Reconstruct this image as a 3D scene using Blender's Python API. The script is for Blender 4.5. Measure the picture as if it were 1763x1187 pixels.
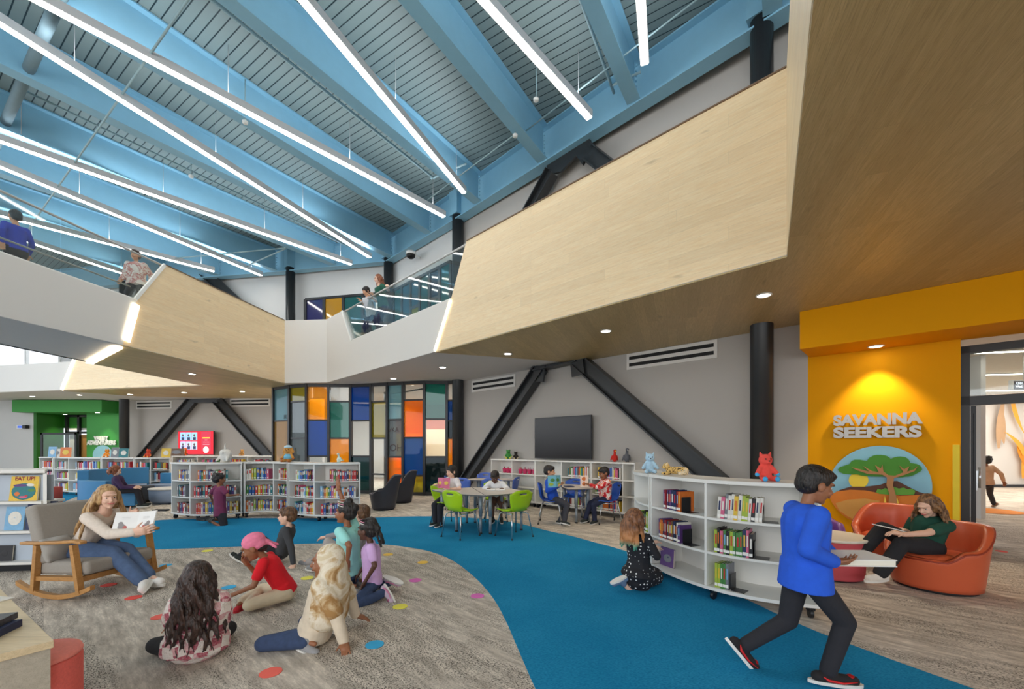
import bpy, math, random
from mathutils import Vector, Matrix
random.seed(7)
V = Vector
for o in list(bpy.data.objects): bpy.data.objects.remove(o)
SC = bpy.context.scene
COL = SC.collection
# ---------------------------------------------------------------- camera
FPX, CX, HY, CAMH = 726.0, 881.5, 770.0, 1.45      # focal length / principal column / horizon row (1763 x 1187), eye height
cd = bpy.data.cameras.new('camera'); cam = bpy.data.objects.new('camera', cd); COL.objects.link(cam)
cd.sensor_fit = 'HORIZONTAL'; cd.sensor_width = 36.0; cd.lens = FPX * 36.0 / 1763.0
cd.shift_x = 0.0; cd.shift_y = (HY - 593.5) / 1763.0; cd.clip_start = 0.05; cd.clip_end = 200
cam.location = (0, 0, CAMH); cam.rotation_euler = (math.pi / 2, 0, 0)
SC.camera = cam
# ---------------------------------------------------------------- world, colour management
w = bpy.data.worlds.new('daylight'); SC.world = w; w.use_nodes = True
bg = w.node_tree.nodes['Background']; bg.inputs[0].default_value = (0.87, 0.93, 1.0, 1); bg.inputs[1].default_value = 1.0
SC.view_settings.view_transform = 'Standard'; SC.view_settings.look = 'None'
SC.view_settings.exposure = 0.68; SC.view_settings.gamma = 1.0; SC.view_settings.use_curve_mapping = False
# added area lights standing in for daylight, with no window built
def area(name, loc, target, sx, sy, energy, col=(1, 1, 1)):
    l = bpy.data.lights.new(name, 'AREA'); l.shape = 'RECTANGLE'; l.size = sx; l.size_y = sy; l.energy = energy; l.color = col
    o = bpy.data.objects.new(name, l); COL.objects.link(o); o.location = loc
    o.rotation_euler = (V(target) - V(loc)).to_track_quat('-Z', 'Y').to_euler(); return o
area('window_daylight', (-3.5, -7.5, 4.6), (-2.0, 6.0, 1.5), 12, 6, 420, (1.0, 0.98, 0.95))  # added fill from behind the camera
area('window_daylight', (-21, 6.5, 4.8), (-8.0, 9.0, 1.5), 9, 5, 300, (0.9, 0.95, 1.0))  # added fill from the left, out of view
# ---------------------------------------------------------------- helpers
def ray(px, py): return V(((px - CX) / FPX, 1.0, (HY - py) / FPX))
def at(px, py, Y): r = ray(px, py); return V((r.x * Y, Y, CAMH + r.z * Y))          # point seen at a pixel, Y metres ahead
def flat(px, py, z=0.0):                                                            # point seen at a pixel, at height z
    r = ray(px, py); t = (z - CAMH) / r.z; return V((r.x * t, t, z))
def onwall(px, py, A, B):                                                           # point seen at a pixel, on the upright plane through A, B
    r = ray(px, py); d = V((B[0] - A[0], B[1] - A[1])); n = V((-d.y, d.x))
    t = (n.x * A[0] + n.y * A[1]) / (n.x * r.x + n.y * r.y); return V((r.x * t, t, CAMH + r.z * t))
def s2l(c):
    c = c / 255.0
    return c / 12.92 if c <= 0.04045 else ((c + 0.055) / 1.055) ** 2.4
def rgb(*c): return (s2l(c[0]), s2l(c[1]), s2l(c[2]), 1.0)
MATS = {}
def mat(name, c, rough=0.6, metal=0.0, var=0.06, scale=6.0, bump=0.0, bscale=200.0, emit=0.0, trans=0.0, alpha=1.0, sheen=0.0, spec=0.5, coat=0.0):
    if name in MATS: return MATS[name]
    m = bpy.data.materials.new(name); m.use_nodes = True; nt = m.node_tree; b = nt.nodes['Principled BSDF']
    col = rgb(*c)
    b.inputs['Roughness'].default_value = rough; b.inputs['Metallic'].default_value = metal
    b.inputs['Specular IOR Level'].default_value = spec
    if coat: b.inputs['Coat Weight'].default_value = coat
    if sheen: b.inputs['Sheen Weight'].default_value = sheen
    if trans: b.inputs['Transmission Weight'].default_value = trans; b.inputs['IOR'].default_value = 1.05
    b.inputs['Alpha'].default_value = alpha
    if emit: b.inputs['Emission Color'].default_value = col; b.inputs['Emission Strength'].default_value = emit
    tc = nt.nodes.new('ShaderNodeTexCoord')
    if var and not emit:
        n = nt.nodes.new('ShaderNodeTexNoise'); n.inputs['Scale'].default_value = scale; n.inputs['Detail'].default_value = 3
        nt.links.new(tc.outputs['Object'], n.inputs['Vector'])
        mx = nt.nodes.new('ShaderNodeMix'); mx.data_type = 'RGBA'
        mx.inputs[6].default_value = tuple(max(0, x * (1 - var * 1.5)) for x in col[:3]) + (1,)
        mx.inputs[7].default_value = tuple(min(1, x * (1 + var * 1.5)) for x in col[:3]) + (1,)
        nt.links.new(n.outputs['Fac'], mx.inputs[0]); nt.links.new(mx.outputs[2], b.inputs['Base Color'])
    else: b.inputs['Base Color'].default_value = col
    if bump:
        n2 = nt.nodes.new('ShaderNodeTexNoise'); n2.inputs['Scale'].default_value = bscale; n2.inputs['Detail'].default_value = 4
        nt.links.new(tc.outputs['Object'], n2.inputs['Vector'])
        bp = nt.nodes.new('ShaderNodeBump'); bp.inputs['Strength'].default_value = bump; bp.inputs['Distance'].default_value = 0.01
        nt.links.new(n2.outputs['Fac'], bp.inputs['Height']); nt.links.new(bp.outputs['Normal'], b.inputs['Normal'])
    MATS[name] = m; return m
def nodemat(name):
    m = bpy.data.materials.new(name); m.use_nodes = True; MATS[name] = m
    nt = m.node_tree; return m, nt, nt.nodes['Principled BSDF']
class NT:                                  # tiny wrapper to write node graphs in one line each
    def __init__(s, nt): s.nt = nt
    def n(s, typ, ins=None, **kw):
        nd = s.nt.nodes.new(typ)
        for k, v in kw.items(): setattr(nd, k, v)
        for k, v in (ins or {}).items():
            sock = nd.inputs[k]
            if hasattr(v, 'is_output') or isinstance(v, bpy.types.NodeSocket): s.nt.links.new(v, sock)
            else: sock.default_value = v
        return nd
    def math(s, op, a, b=0.0, c=0.0, clamp=False):
        return s.n('ShaderNodeMath', {0: a, 1: b, 2: c}, operation=op, use_clamp=clamp).outputs[0]
    def mix(s, f, a, b, blend='MIX'):
        return s.n('ShaderNodeMix', {0: f, 6: a, 7: b}, data_type='RGBA', blend_type=blend).outputs[2]
    def noise(s, vec, scale, detail=2.0, rough=0.5):
        return s.n('ShaderNodeTexNoise', {'Vector': vec, 'Scale': scale, 'Detail': detail, 'Roughness': rough}).outputs['Fac']
    def mapping(s, vec, loc=(0, 0, 0), rot=(0, 0, 0), scale=(1, 1, 1)):
        return s.n('ShaderNodeMapping', {'Vector': vec, 'Location': loc, 'Rotation': rot, 'Scale': scale}).outputs[0]
    def ramp(s, f, lo, hi):
        return s.n('ShaderNodeMapRange', {0: f, 1: lo, 2: hi, 3: 0.0, 4: 1.0}, clamp=True).outputs[0]

class MB:                                  # collects shapes, builds ONE mesh object
    def __init__(s): s.v = []; s.f = []; s.m = []; s.sm = []
    def add(s, vs, fs, mi=0, smooth=False):
        b = len(s.v); s.v += [V(x) for x in vs]
        for f in fs: s.f.append([b + i for i in f]); s.m.append(mi); s.sm.append(smooth)
        return s
    def box(s, c, d, rz=0.0, mi=0, R=None):
        c = V(c); hx, hy, hz = d[0] / 2, d[1] / 2, d[2] / 2
        R = R or Matrix.Rotation(rz, 3, 'Z')
        vs = [c + R @ V((x * hx, y * hy, z * hz)) for x in (-1, 1) for y in (-1, 1) for z in (-1, 1)]
        return s.add(vs, [(0, 1, 3, 2), (4, 6, 7, 5), (0, 4, 5, 1), (2, 3, 7, 6), (0, 2, 6, 4), (1, 5, 7, 3)], mi)
    def prism(s, poly, z0, z1, mi=0, mtop=None):
        n = len(poly); a = sum(poly[i][0] * poly[(i + 1) % n][1] - poly[(i + 1) % n][0] * poly[i][1] for i in range(n))
        if a < 0: poly = poly[::-1]
        vs = [(p[0], p[1], z0) for p in poly] + [(p[0], p[1], z1) for p in poly]
        s.add(vs, [tuple(range(n))[::-1]] + [(i, (i + 1) % n, n + (i + 1) % n, n + i) for i in range(n)], mi)
        b = len(s.v) - 2 * n; s.f.append([b + n + i for i in range(n)]); s.m.append(mi if mtop is None else mtop); s.sm.append(False)
        return s
    def ribbon(s, A, B, z0, z1, th, mi=0):   # upright slab between plan points A, B, thickness th to the left of A->B
        A = V(A[:2]); B = V(B[:2]); d = (B - A).normalized(); n = V((-d.y, d.x)) * th
        return s.prism([A, B, B + n, A + n], z0, z1, mi)
    def bar(s, a, b, w, h, up=(0, 0, 1), mi=0):   # square bar from a to b
        a = V(a); b = V(b); d = (b - a).normalized(); u = V(up); x = d.cross(u)
        if x.length < 1e-4: x = d.cross(V((1, 0, 0)))
        x.normalize(); y = x.cross(d); vs = []
        for p in (a, b):
            for sx, sy in ((-1, -1), (1, -1), (1, 1), (-1, 1)): vs.append(p + x * w / 2 * sx + y * h / 2 * sy)
        return s.add(vs, [(0, 1, 2, 3), (7, 6, 5, 4)] + [(i, i + 4, (i + 1) % 4 + 4, (i + 1) % 4) for i in range(4)], mi)
    def tube(s, pts, r, n=8, mi=0, cap=True, smooth=True, flat_=None):
        pts = [V(p) for p in pts]; N = len(pts)
        rs = r if isinstance(r, (list, tuple)) else [r] * N
        vs = []; prev = None
        for i, p in enumerate(pts):
            d = (pts[min(i + 1, N - 1)] - pts[max(i - 1, 0)]).normalized()
            x = prev - d * prev.dot(d) if prev is not None else d.orthogonal()
            if x.length < 1e-5: x = d.orthogonal()
            x.normalize(); prev = x; y = d.cross(x)
            for k in range(n):
                a = 2 * math.pi * k / n; vs.append(p + (x * math.cos(a) + y * math.sin(a)) * rs[i])
        fs = [(i * n + k, i * n + (k + 1) % n, (i + 1) * n + (k + 1) % n, (i + 1) * n + k) for i in range(N - 1) for k in range(n)]
        s.add(vs, fs, mi, smooth)
        if cap:
            b = len(s.v) - len(vs); s.f.append([b + k for k in range(n)][::-1]); s.m.append(mi); s.sm.append(False)
            s.f.append([b + (N - 1) * n + k for k in range(n)]); s.m.append(mi); s.sm.append(False)
        return s
    def cyl(s, c, r, z0, z1, n=24, mi=0, r2=None):
        return s.tube([(c[0], c[1], z0), (c[0], c[1], z1)], [r, r if r2 is None else r2], n, mi)
    def lathe(s, c, prof, n=24, mi=0, M=None):
        M = M or Matrix.Identity(3); c = V(c); vs = []
        for (r, z) in prof:
            for k in range(n): a = 2 * math.pi * k / n; vs.append(c + M @ V((r * math.cos(a), r * math.sin(a), z)))
        N = len(prof); fs = [(i * n + k, i * n + (k + 1) % n, (i + 1) * n + (k + 1) % n, (i + 1) * n + k) for i in range(N - 1) for k in range(n)]
        s.add(vs, fs, mi, True)
        b = len(s.v) - len(vs)
        s.f.append([b + k for k in range(n)][::-1]); s.m.append(mi); s.sm.append(False)
        s.f.append([b + (N - 1) * n + k for k in range(n)]); s.m.append(mi); s.sm.append(False)
        return s
    def ell(s, c, r, M=None, n=14, mi=0):
        M = M or Matrix.Identity(3); c = V(c); r = (r, r, r) if isinstance(r, (int, float)) else r
        vs = [c + M @ V((0, 0, -r[2]))]; m = n // 2
        for i in range(1, m):
            t = -math.pi / 2 + math.pi * i / m
            for k in range(n): a = 2 * math.pi * k / n; vs.append(c + M @ V((r[0] * math.cos(t) * math.cos(a), r[1] * math.cos(t) * math.sin(a), r[2] * math.sin(t))))
        vs.append(c + M @ V((0, 0, r[2]))); L = len(vs) - 1
        fs = [(0, 1 + (k + 1) % n, 1 + k) for k in range(n)]
        fs += [(1 + i * n + k, 1 + i * n + (k + 1) % n, 1 + (i + 1) * n + (k + 1) % n, 1 + (i + 1) * n + k) for i in range(m - 2) for k in range(n)]
        fs += [(1 + (m - 2) * n + k, 1 + (m - 2) * n + (k + 1) % n, L) for k in range(n)]
        return s.add(vs, fs, mi, True)
    def cone(s, a, b, ra, rb, n=12, side=None, ratio=1.0, mi=0):   # capsule with two radii; cross-section stretched by ratio along side
        a = V(a); b = V(b); d = b - a; L = d.length
        if L < 1e-5: return s.ell(a, ra)
        d.normalize(); x = V(side) - d * V(side).dot(d) if side is not None else d.orthogonal()
        if x.length < 1e-4: x = d.orthogonal()
        x.normalize(); y = d.cross(x); vs = []; rings = []
        for i in range(5): t = -math.pi / 2 + (math.pi / 2) * i / 4; rings.append((a + d * ra * math.sin(t), max(ra * math.cos(t), ra * 0.02)))
        for i in range(5): t = (math.pi / 2) * i / 4; rings.append((b + d * rb * math.sin(t), max(rb * math.cos(t), rb * 0.02)))
        for p, r in rings:
            for k in range(n): an = 2 * math.pi * k / n; vs.append(p + x * r * ratio * math.cos(an) + y * r * math.sin(an))
        N = len(rings); fs = [(i * n + k, i * n + (k + 1) % n, (i + 1) * n + (k + 1) % n, (i + 1) * n + k) for i in range(N - 1) for k in range(n)]
        fs += [tuple(range(n))[::-1], tuple((N - 1) * n + k for k in range(n))]
        return s.add(vs, fs, mi, True)
    def frus(s, a, b, ra, rb, n=20, side=None, ratio=1.0, mi=0):   # oval tube with flat ends (a hem)
        a = V(a); b = V(b); d = (b - a).normalized(); x = V(side) - d * V(side).dot(d); x.normalize(); y = d.cross(x); vs = []
        for p, r in ((a, ra), (b, rb)):
            for k in range(n): an = 2 * math.pi * k / n; vs.append(p + x * r * ratio * math.cos(an) + y * r * math.sin(an))
        return s.add(vs, [(k, (k + 1) % n, n + (k + 1) % n, n + k) for k in range(n)] + [tuple(range(n))[::-1], tuple(n + k for k in range(n))], mi, True)
    def grid(s, P, N, M, th, skip=(), mi=0):     # thickened surface P(u,v), u,v in 0..1
        pts = [[V(P(i / N, j / M)) for j in range(M + 1)] for i in range(N + 1)]
        nr = [[None] * (M + 1) for _ in range(N + 1)]
        for i in range(N + 1):
            for j in range(M + 1):
                a = pts[min(i + 1, N)][j] - pts[max(i - 1, 0)][j]; b = pts[i][min(j + 1, M)] - pts[i][max(j - 1, 0)]
                c = a.cross(b); nr[i][j] = c.normalized() if c.length > 1e-9 else V((0, 0, 1))
        W = M + 1; K = (N + 1) * W; vs = [pts[i][j] for i in range(N + 1) for j in range(W)] + [pts[i][j] - nr[i][j] * th for i in range(N + 1) for j in range(W)]
        fs = []; ed = {}
        for i in range(N):
            for j in range(M):
                if (i, j) in skip: continue
                q = [i * W + j, (i + 1) * W + j, (i + 1) * W + j + 1, i * W + j + 1]
                fs.append(tuple(q)); fs.append(tuple(x + K for x in q[::-1]))
                for e in range(4):
                    p1, p2 = q[e], q[(e + 1) % 4]
                    if (p2, p1) in ed: del ed[(p2, p1)]
                    else: ed[(p1, p2)] = 1
        for (p1, p2) in ed: fs.append((p2, p1, p1 + K, p2 + K))
        return s.add(vs, fs, mi, True)
    def build(s, name, mats, parent=None, origin=None, uv=None, bevel=0.0, bseg=2, smooth=None):
        if not isinstance(mats, (list, tuple)): mats = [mats]
        me = bpy.data.meshes.new(name)
        if parent is not None: org = WL.get(parent.name, V((0, 0, 0)))
        elif origin is not None: org = V(origin)
        else:
            xs = [p.x for p in s.v]; ys = [p.y for p in s.v]; zs = [p.z for p in s.v]
            org = V(((min(xs) + max(xs)) / 2, (min(ys) + max(ys)) / 2, min(zs)))
        me.from_pydata([p - org for p in s.v], [], s.f)
        for m in mats: me.materials.append(m)
        me.polygons.foreach_set('material_index', s.m)
        me.polygons.foreach_set('use_smooth', [smooth if smooth is not None else x for x in s.sm])
        if uv:
            U, W_ = V(uv[0]).normalized(), V(uv[1]).normalized(); l = me.uv_layers.new(name='UVMap')
            for p in me.polygons:
                for li in p.loop_indices:
                    q = s.v[me.loops[li].vertex_index]; l.data[li].uv = (q.dot(U), q.dot(W_))
        me.update()
        o = bpy.data.objects.new(name, me); COL.objects.link(o)
        if parent is not None: o.parent = parent; WL[o.name] = org
        else: o.location = org; WL[o.name] = org
        if bevel:
            md = o.modifiers.new('edge', 'BEVEL'); md.width = bevel; md.segments = bseg; md.limit_method = 'ANGLE'; md.angle_limit = 0.7
            me.polygons.foreach_set('use_smooth', [True] * len(me.polygons))
            w_ = o.modifiers.new('wn', 'WEIGHTED_NORMAL'); w_.keep_sharp = True
        return o
WL = {}
def blob(name, mb, m, parent=None, vox=0.008, sm=4, uv=None):   # overlapping closed shapes fused to one continuous skin
    tmp = bpy.data.meshes.new('tmp'); tmp.from_pydata([tuple(p) for p in mb.v], [], mb.f); to = bpy.data.objects.new('tmp', tmp); COL.objects.link(to)
    r = to.modifiers.new('r', 'REMESH'); r.mode = 'VOXEL'; r.voxel_size = vox; r.use_smooth_shade = True
    if sm: k = to.modifiers.new('s', 'SMOOTH'); k.factor = 0.5; k.iterations = sm
    dg = bpy.context.evaluated_depsgraph_get(); ev = to.evaluated_get(dg); me = bpy.data.meshes.new_from_object(ev)
    bpy.data.objects.remove(to); bpy.data.meshes.remove(tmp)
    me.name = name; me.materials.clear()
    for mm in (m if isinstance(m, (list, tuple)) else [m]): me.materials.append(mm)
    if parent is not None: org = WL.get(parent.name, V((0, 0, 0)))
    else:
        xs = [v.co.x for v in me.vertices]; ys = [v.co.y for v in me.vertices]; zs = [v.co.z for v in me.vertices]
        org = V(((min(xs) + max(xs)) / 2, (min(ys) + max(ys)) / 2, min(zs)))
    me.transform(Matrix.Translation(-org)); me.polygons.foreach_set('use_smooth', [True] * len(me.polygons))
    o = bpy.data.objects.new(name, me); COL.objects.link(o)
    if parent is not None: o.parent = parent
    else: o.location = org
    WL[o.name] = org; return o
def tag(o, label=None, cat=None, group=None, kind=None):
    if label: o['label'] = label
    if cat: o['category'] = cat
    if group: o['group'] = group
    if kind: o['kind'] = kind
    return o
def struct(o): o['kind'] = 'structure'; return o
def thing(name, label, cat, loc=(0, 0, 0), group=None):
    o = bpy.data.objects.new(name, None); COL.objects.link(o); o.location = loc; o.empty_display_size = 0.1
    WL[o.name] = V(loc); return tag(o, label, cat, group)
def clone(root, loc, rz, label=None, group=None, scale=None):
    def cp(o, par):
        c = o.copy(); COL.objects.link(c)
        if par is not None: c.parent = par
        for ch in list(o.children): cp(ch, c)
        return c
    r = cp(root, None); r.location = loc; r.rotation_euler = (0, 0, rz)
    if label: r['label'] = label
    if group: r['group'] = group
    if scale: r.scale = scale
    return r
def face_rz(f): return math.atan2(f[1], f[0]) - math.pi / 2      # turn so that local +Y looks along f
def textmesh(name, body, m, M, size, depth=0.0, parent=None, align='LEFT', spacing=1.0, bold=0.0):
    c = bpy.data.curves.new('t', 'FONT'); c.body = body; c.size = size; c.extrude = depth; c.align_x = align; c.space_line = 0.92; c.space_character = spacing; c.offset = bold
    o = bpy.data.objects.new('t', c); COL.objects.link(o)
    dg = bpy.context.evaluated_depsgraph_get(); me = bpy.data.meshes.new_from_object(o.evaluated_get(dg)); bpy.data.objects.remove(o)
    me.materials.clear(); me.materials.append(m)
    org = WL.get(parent.name, V((0, 0, 0))) if parent is not None else M.translation.copy()
    me.transform(Matrix.Translation(-org) @ M)
    o = bpy.data.objects.new(name, me); COL.objects.link(o)
    if parent is not None: o.parent = parent
    else: o.location = org
    WL[o.name] = org; return o
def wallM(p, t, up=(0, 0, 1)):      # matrix: local x along t, local y up, local z out of the wall towards the room
    t = V(t).normalized(); u = V(up); n = t.cross(u).normalized(); M = Matrix.Identity(4)
    for i, a in enumerate((t, u, n)):
        for j in range(3): M[j][i] = a[j]
    M.translation = V(p); return M
# ---------------------------------------------------------------- procedural surface materials
m, nt, b = nodemat('carpet_grey'); g = NT(nt); tc = g.n('ShaderNodeTexCoord').outputs['Object']
rot = g.mapping(tc, rot=(0, 0, math.radians(42)))
st = g.mapping(rot, scale=(0.45, 1.5, 1)); big = g.noise(st, 1.3, 5, 0.6)
st2 = g.mapping(rot, scale=(1.2, 5.5, 1)); mid = g.noise(st2, 2.6, 6, 0.65)
pl = g.n('ShaderNodeTexBrick', {'Vector': rot, 'Color1': (0, 0, 0, 1), 'Color2': (1, 1, 1, 1), 'Mortar': (0.5, 0.5, 0.5, 1), 'Scale': 1.0, 'Mortar Size': 0.0, 'Brick Width': 1.0, 'Row Height': 0.25}, offset=0.37).outputs['Color']
base = g.mix(g.ramp(mid, 0.40, 0.60), rgb(168, 158, 146), rgb(244, 234, 220))
base = g.mix(g.ramp(g.noise(g.mapping(rot, scale=(6, 26, 1)), 3, 4), 0.3, 0.75), base, rgb(196, 186, 174))
patch = g.ramp(g.math('ADD', big, g.math('MULTIPLY', pl, 0.14)), 0.50, 0.62)
spk = g.n('ShaderNodeTexVoronoi', {'Vector': g.mapping(rot, scale=(1, 1.7, 1)), 'Scale': 66.0, 'Randomness': 1.0}, feature='F1').outputs['Distance']
sn = g.noise(g.mapping(rot, scale=(1, 1.8, 1)), 62, 2, 0.55)
dark = g.math('MULTIPLY', g.ramp(sn, 0.51, 0.575), patch)
light = g.math('MULTIPLY', g.ramp(spk, 0.34, 0.2), patch)
c = g.mix(g.math('MULTIPLY', light, 0.5), base, rgb(240, 232, 220)); c = g.mix(g.math('MULTIPLY', dark, 0.78), c, rgb(50, 46, 44))
tuft = g.noise(tc, 260, 2); c = g.mix(g.math('MULTIPLY', g.ramp(tuft, 0.45, 0.7), 0.35), c, rgb(150, 142, 132))
nt.links.new(c, b.inputs['Base Color']); b.inputs['Roughness'].default_value = 0.95; b.inputs['Specular IOR Level'].default_value = 0.1
bp = g.n('ShaderNodeBump', {'Strength': 0.35, 'Distance': 0.006, 'Height': tuft}); nt.links.new(bp.outputs[0], b.inputs['Normal'])
m, nt, b = nodemat('carpet_blue'); g = NT(nt); tc = g.n('ShaderNodeTexCoord').outputs['Object']
n1 = g.noise(tc, 1.2, 3); n2 = g.noise(g.mapping(tc, rot=(0, 0, 0.6), scale=(1, 4, 1)), 60, 3); 
c = g.mix(g.ramp(n1, 0.35, 0.7), rgb(32, 138, 184), rgb(46, 152, 196)); c = g.mix(g.ramp(n2, 0.4, 0.75), c, rgb(16, 108, 156))
nt.links.new(c, b.inputs['Base Color']); b.inputs['Roughness'].default_value = 0.95; b.inputs['Specular IOR Level'].default_value = 0.1
bp = g.n('ShaderNodeBump', {'Strength': 0.4, 'Distance': 0.005, 'Height': g.noise(tc, 240, 2)}); nt.links.new(bp.outputs[0], b.inputs['Normal'])
def woodmat(name, ca, cb, w=1.5, h=0.125, rough=0.42, joint=0.0015, obj=False, contrast=1.0):
    m, nt, b = nodemat(name); g = NT(nt); tc = g.n('ShaderNodeTexCoord').outputs['Object' if obj else 'UV']
    br = g.n('ShaderNodeTexBrick', {'Vector': tc, 'Color1': (0, 0, 0, 1), 'Color2': (1, 1, 1, 1), 'Mortar': (0.4, 0.4, 0.4, 1), 'Scale': 1.0, 'Mortar Size': joint, 'Mortar Smooth': 0.2, 'Brick Width': w, 'Row Height': h}, offset=0.37, offset_frequency=5, squash=0.7, squash_frequency=3)
    pv = br.outputs['Color']
    off = g.n('ShaderNodeVectorMath', {0: tc, 1: g.n('ShaderNodeCombineXYZ', {0: g.math('MULTIPLY', pv, 17.3), 1: g.math('MULTIPLY', pv, 9.1), 2: g.math('MULTIPLY', pv, 5.0)}).outputs[0]}, operation='ADD').outputs[0]
    gr = g.noise(g.mapping(off, scale=(1.3, 14, 14 if obj else 1)), 3.0, 6, 0.62); fine = g.noise(g.mapping(off, scale=(3, 90, 90 if obj else 1)), 3.0, 3, 0.6)
    kn = g.noise(g.mapping(off, scale=(1.0, 2.6, 1)), 2.2, 2)
    c = g.mix(g.ramp(gr, 0.28, 0.75), rgb(*ca), rgb(*cb))
    c = g.mix(g.math('MULTIPLY', pv, 0.30 * contrast), c, rgb(*[x * 0.80 for x in ca])); c = g.mix(g.math('MULTIPLY', g.ramp(fine, 0.48, 0.7), 0.4 * contrast), c, rgb(*[x * 0.75 for x in ca]))
    c = g.mix(g.math('MULTIPLY', g.ramp(kn, 0.70, 0.80), 0.5), c, rgb(*[x * 0.66 for x in ca]))
    c = g.mix(g.math('MULTIPLY', br.outputs['Fac'], 0.22), c, rgb(*[x * 0.5 for x in ca]))
    nt.links.new(c, b.inputs['Base Color']); b.inputs['Roughness'].default_value = rough; return m
woodmat('oak_planks', (246, 214, 166), (255, 234, 196), w=2.3, h=.14, contrast=0.6); woodmat('oak_soffit', (186, 162, 112), (210, 186, 136), w=2.3, h=.14, contrast=1.3)  # soffit is the same oak, with its shade put into the darker colour
woodmat('oak_table', (214, 192, 152), (232, 212, 176), w=3, h=2, obj=True); woodmat('oak_chair', (176, 124, 66), (204, 152, 90), w=3, h=2, obj=True)
woodmat('ash_laminate', (172, 164, 148), (196, 188, 172), w=3, h=2, obj=True)
m, nt, b = nodemat('deck'); g = NT(nt); tc = g.n('ShaderNodeTexCoord').outputs['UV']
sx = g.n('ShaderNodeSeparateXYZ', {0: tc}).outputs[0]; fr = g.math('FRACT', g.math('DIVIDE', sx, 0.162))
gv = g.math('LESS_THAN', fr, 0.12); cx = g.mix(g.noise(tc, 0.6, 3), rgb(122, 138, 138), rgb(134, 148, 146))
c = g.mix(gv, cx, rgb(24, 44, 50)); nt.links.new(c, b.inputs['Base Color']); b.inputs['Roughness'].default_value = 0.5
bp = g.n('ShaderNodeBump', {'Strength': 0.6, 'Distance': 0.03, 'Height': g.math('SUBTRACT', 1.0, gv)}); nt.links.new(bp.outputs[0], b.inputs['Normal'])
mat('steel_blue', (138, 188, 212), 0.38, var=0.03); mat('steel_black', (44, 46, 48), 0.38, var=0.04); mat('pipe_blue', (150, 176, 182), 0.6)
mat('wall_grey', (178, 173, 167), 0.75, var=0.015, scale=1.5, bump=0.03); mat('wall_white', (222, 219, 214), 0.7, var=0.01, scale=1.5)
mat('wall_light', (206, 206, 204), 0.75, var=0.015, scale=1.5); mat('soffit_white', (206, 204, 202), 0.8, var=0.01)
mat('paint_yellow', (228, 156, 0), 0.7, var=0.012, scale=2, bump=0.03, spec=.15); mat('paint_green', (58, 148, 62), 0.6, var=0.015); mat('paint_green_deep', (30, 106, 16), 0.6, var=0.02)  # deeper green is the same paint, recess shade put into its colour
mat('paint_orange', (240, 112, 30), 0.6, var=0.02); mat('black_frame', (30, 31, 34), 0.4, var=0.02); mat('slot_black', (10, 10, 10), 0.6)
mat('lamp_diffuser', (255, 250, 242), emit=12.0); mat('lamp_uplight', (240, 248, 255), emit=10.0); mat('lamp_housing', (206, 206, 206), 0.5); mat('downlight_lens', (255, 244, 226), emit=14.0)
mat('led_strip', (255, 236, 200), emit=5.0); mat('white_trim', (236, 236, 232), 0.4); mat('cap_brown', (120, 96, 74), 0.5)
mat('shelf_white', (226, 224, 218), 0.45, var=0.015); mat('chrome', (200, 202, 204), 0.18, 0.9, var=0.02); mat('grey_steel', (138, 148, 158), 0.4, 0.3, var=0.02)
mat('caster_black', (26, 28, 32), 0.35); mat('rubber', (30, 30, 32), 0.7)
def glassmat(name, c, a=0.35, rough=0.03):
    m, nt, b = nodemat(name); nt.nodes.remove(b); g = NT(nt); o = nt.nodes['Material Output']
    tr = g.n('ShaderNodeBsdfTransparent', {'Color': rgb(*c)}).outputs[0]; gl = g.n('ShaderNodeBsdfGlossy', {'Color': (0.9, 0.95, 1, 1), 'Roughness': rough}).outputs[0]
    lw = g.math('ADD', 0.04, g.math('MULTIPLY', 0.9, g.math('POWER', g.n('ShaderNodeLayerWeight', {'Blend': 0.5}).outputs['Facing'], 5.0))); df = g.n('ShaderNodeBsdfDiffuse', {'Color': rgb(*c)}).outputs[0]
    body = g.n('ShaderNodeMixShader', {0: a, 1: tr, 2: df}).outputs[0]
    mx = g.n('ShaderNodeMixShader', {0: g.math('MULTIPLY', lw, 1.0, clamp=True), 1: body, 2: gl}).outputs[0]; nt.links.new(mx, o.inputs['Surface']); return m
for nm, c, a in (('clear', (236, 240, 238), 0.02), ('blue', (16, 104, 196), 0.35), ('yellow', (255, 196, 20), 0.3), ('teal', (60, 168, 152), 0.25), ('deepteal', (20, 92, 92), 0.2),
                 ('olive', (186, 176, 50), 0.3), ('grey', (140, 150, 150), 0.2), ('pale', (150, 196, 206), 0.3), ('tan', (206, 172, 106), 0.35), ('dark', (60, 84, 90), 0.15), ('amber', (255, 168, 20), 0.3), ('violet', (84, 90, 150), 0.25)):
    glassmat('glass_' + nm, c, a)
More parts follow.
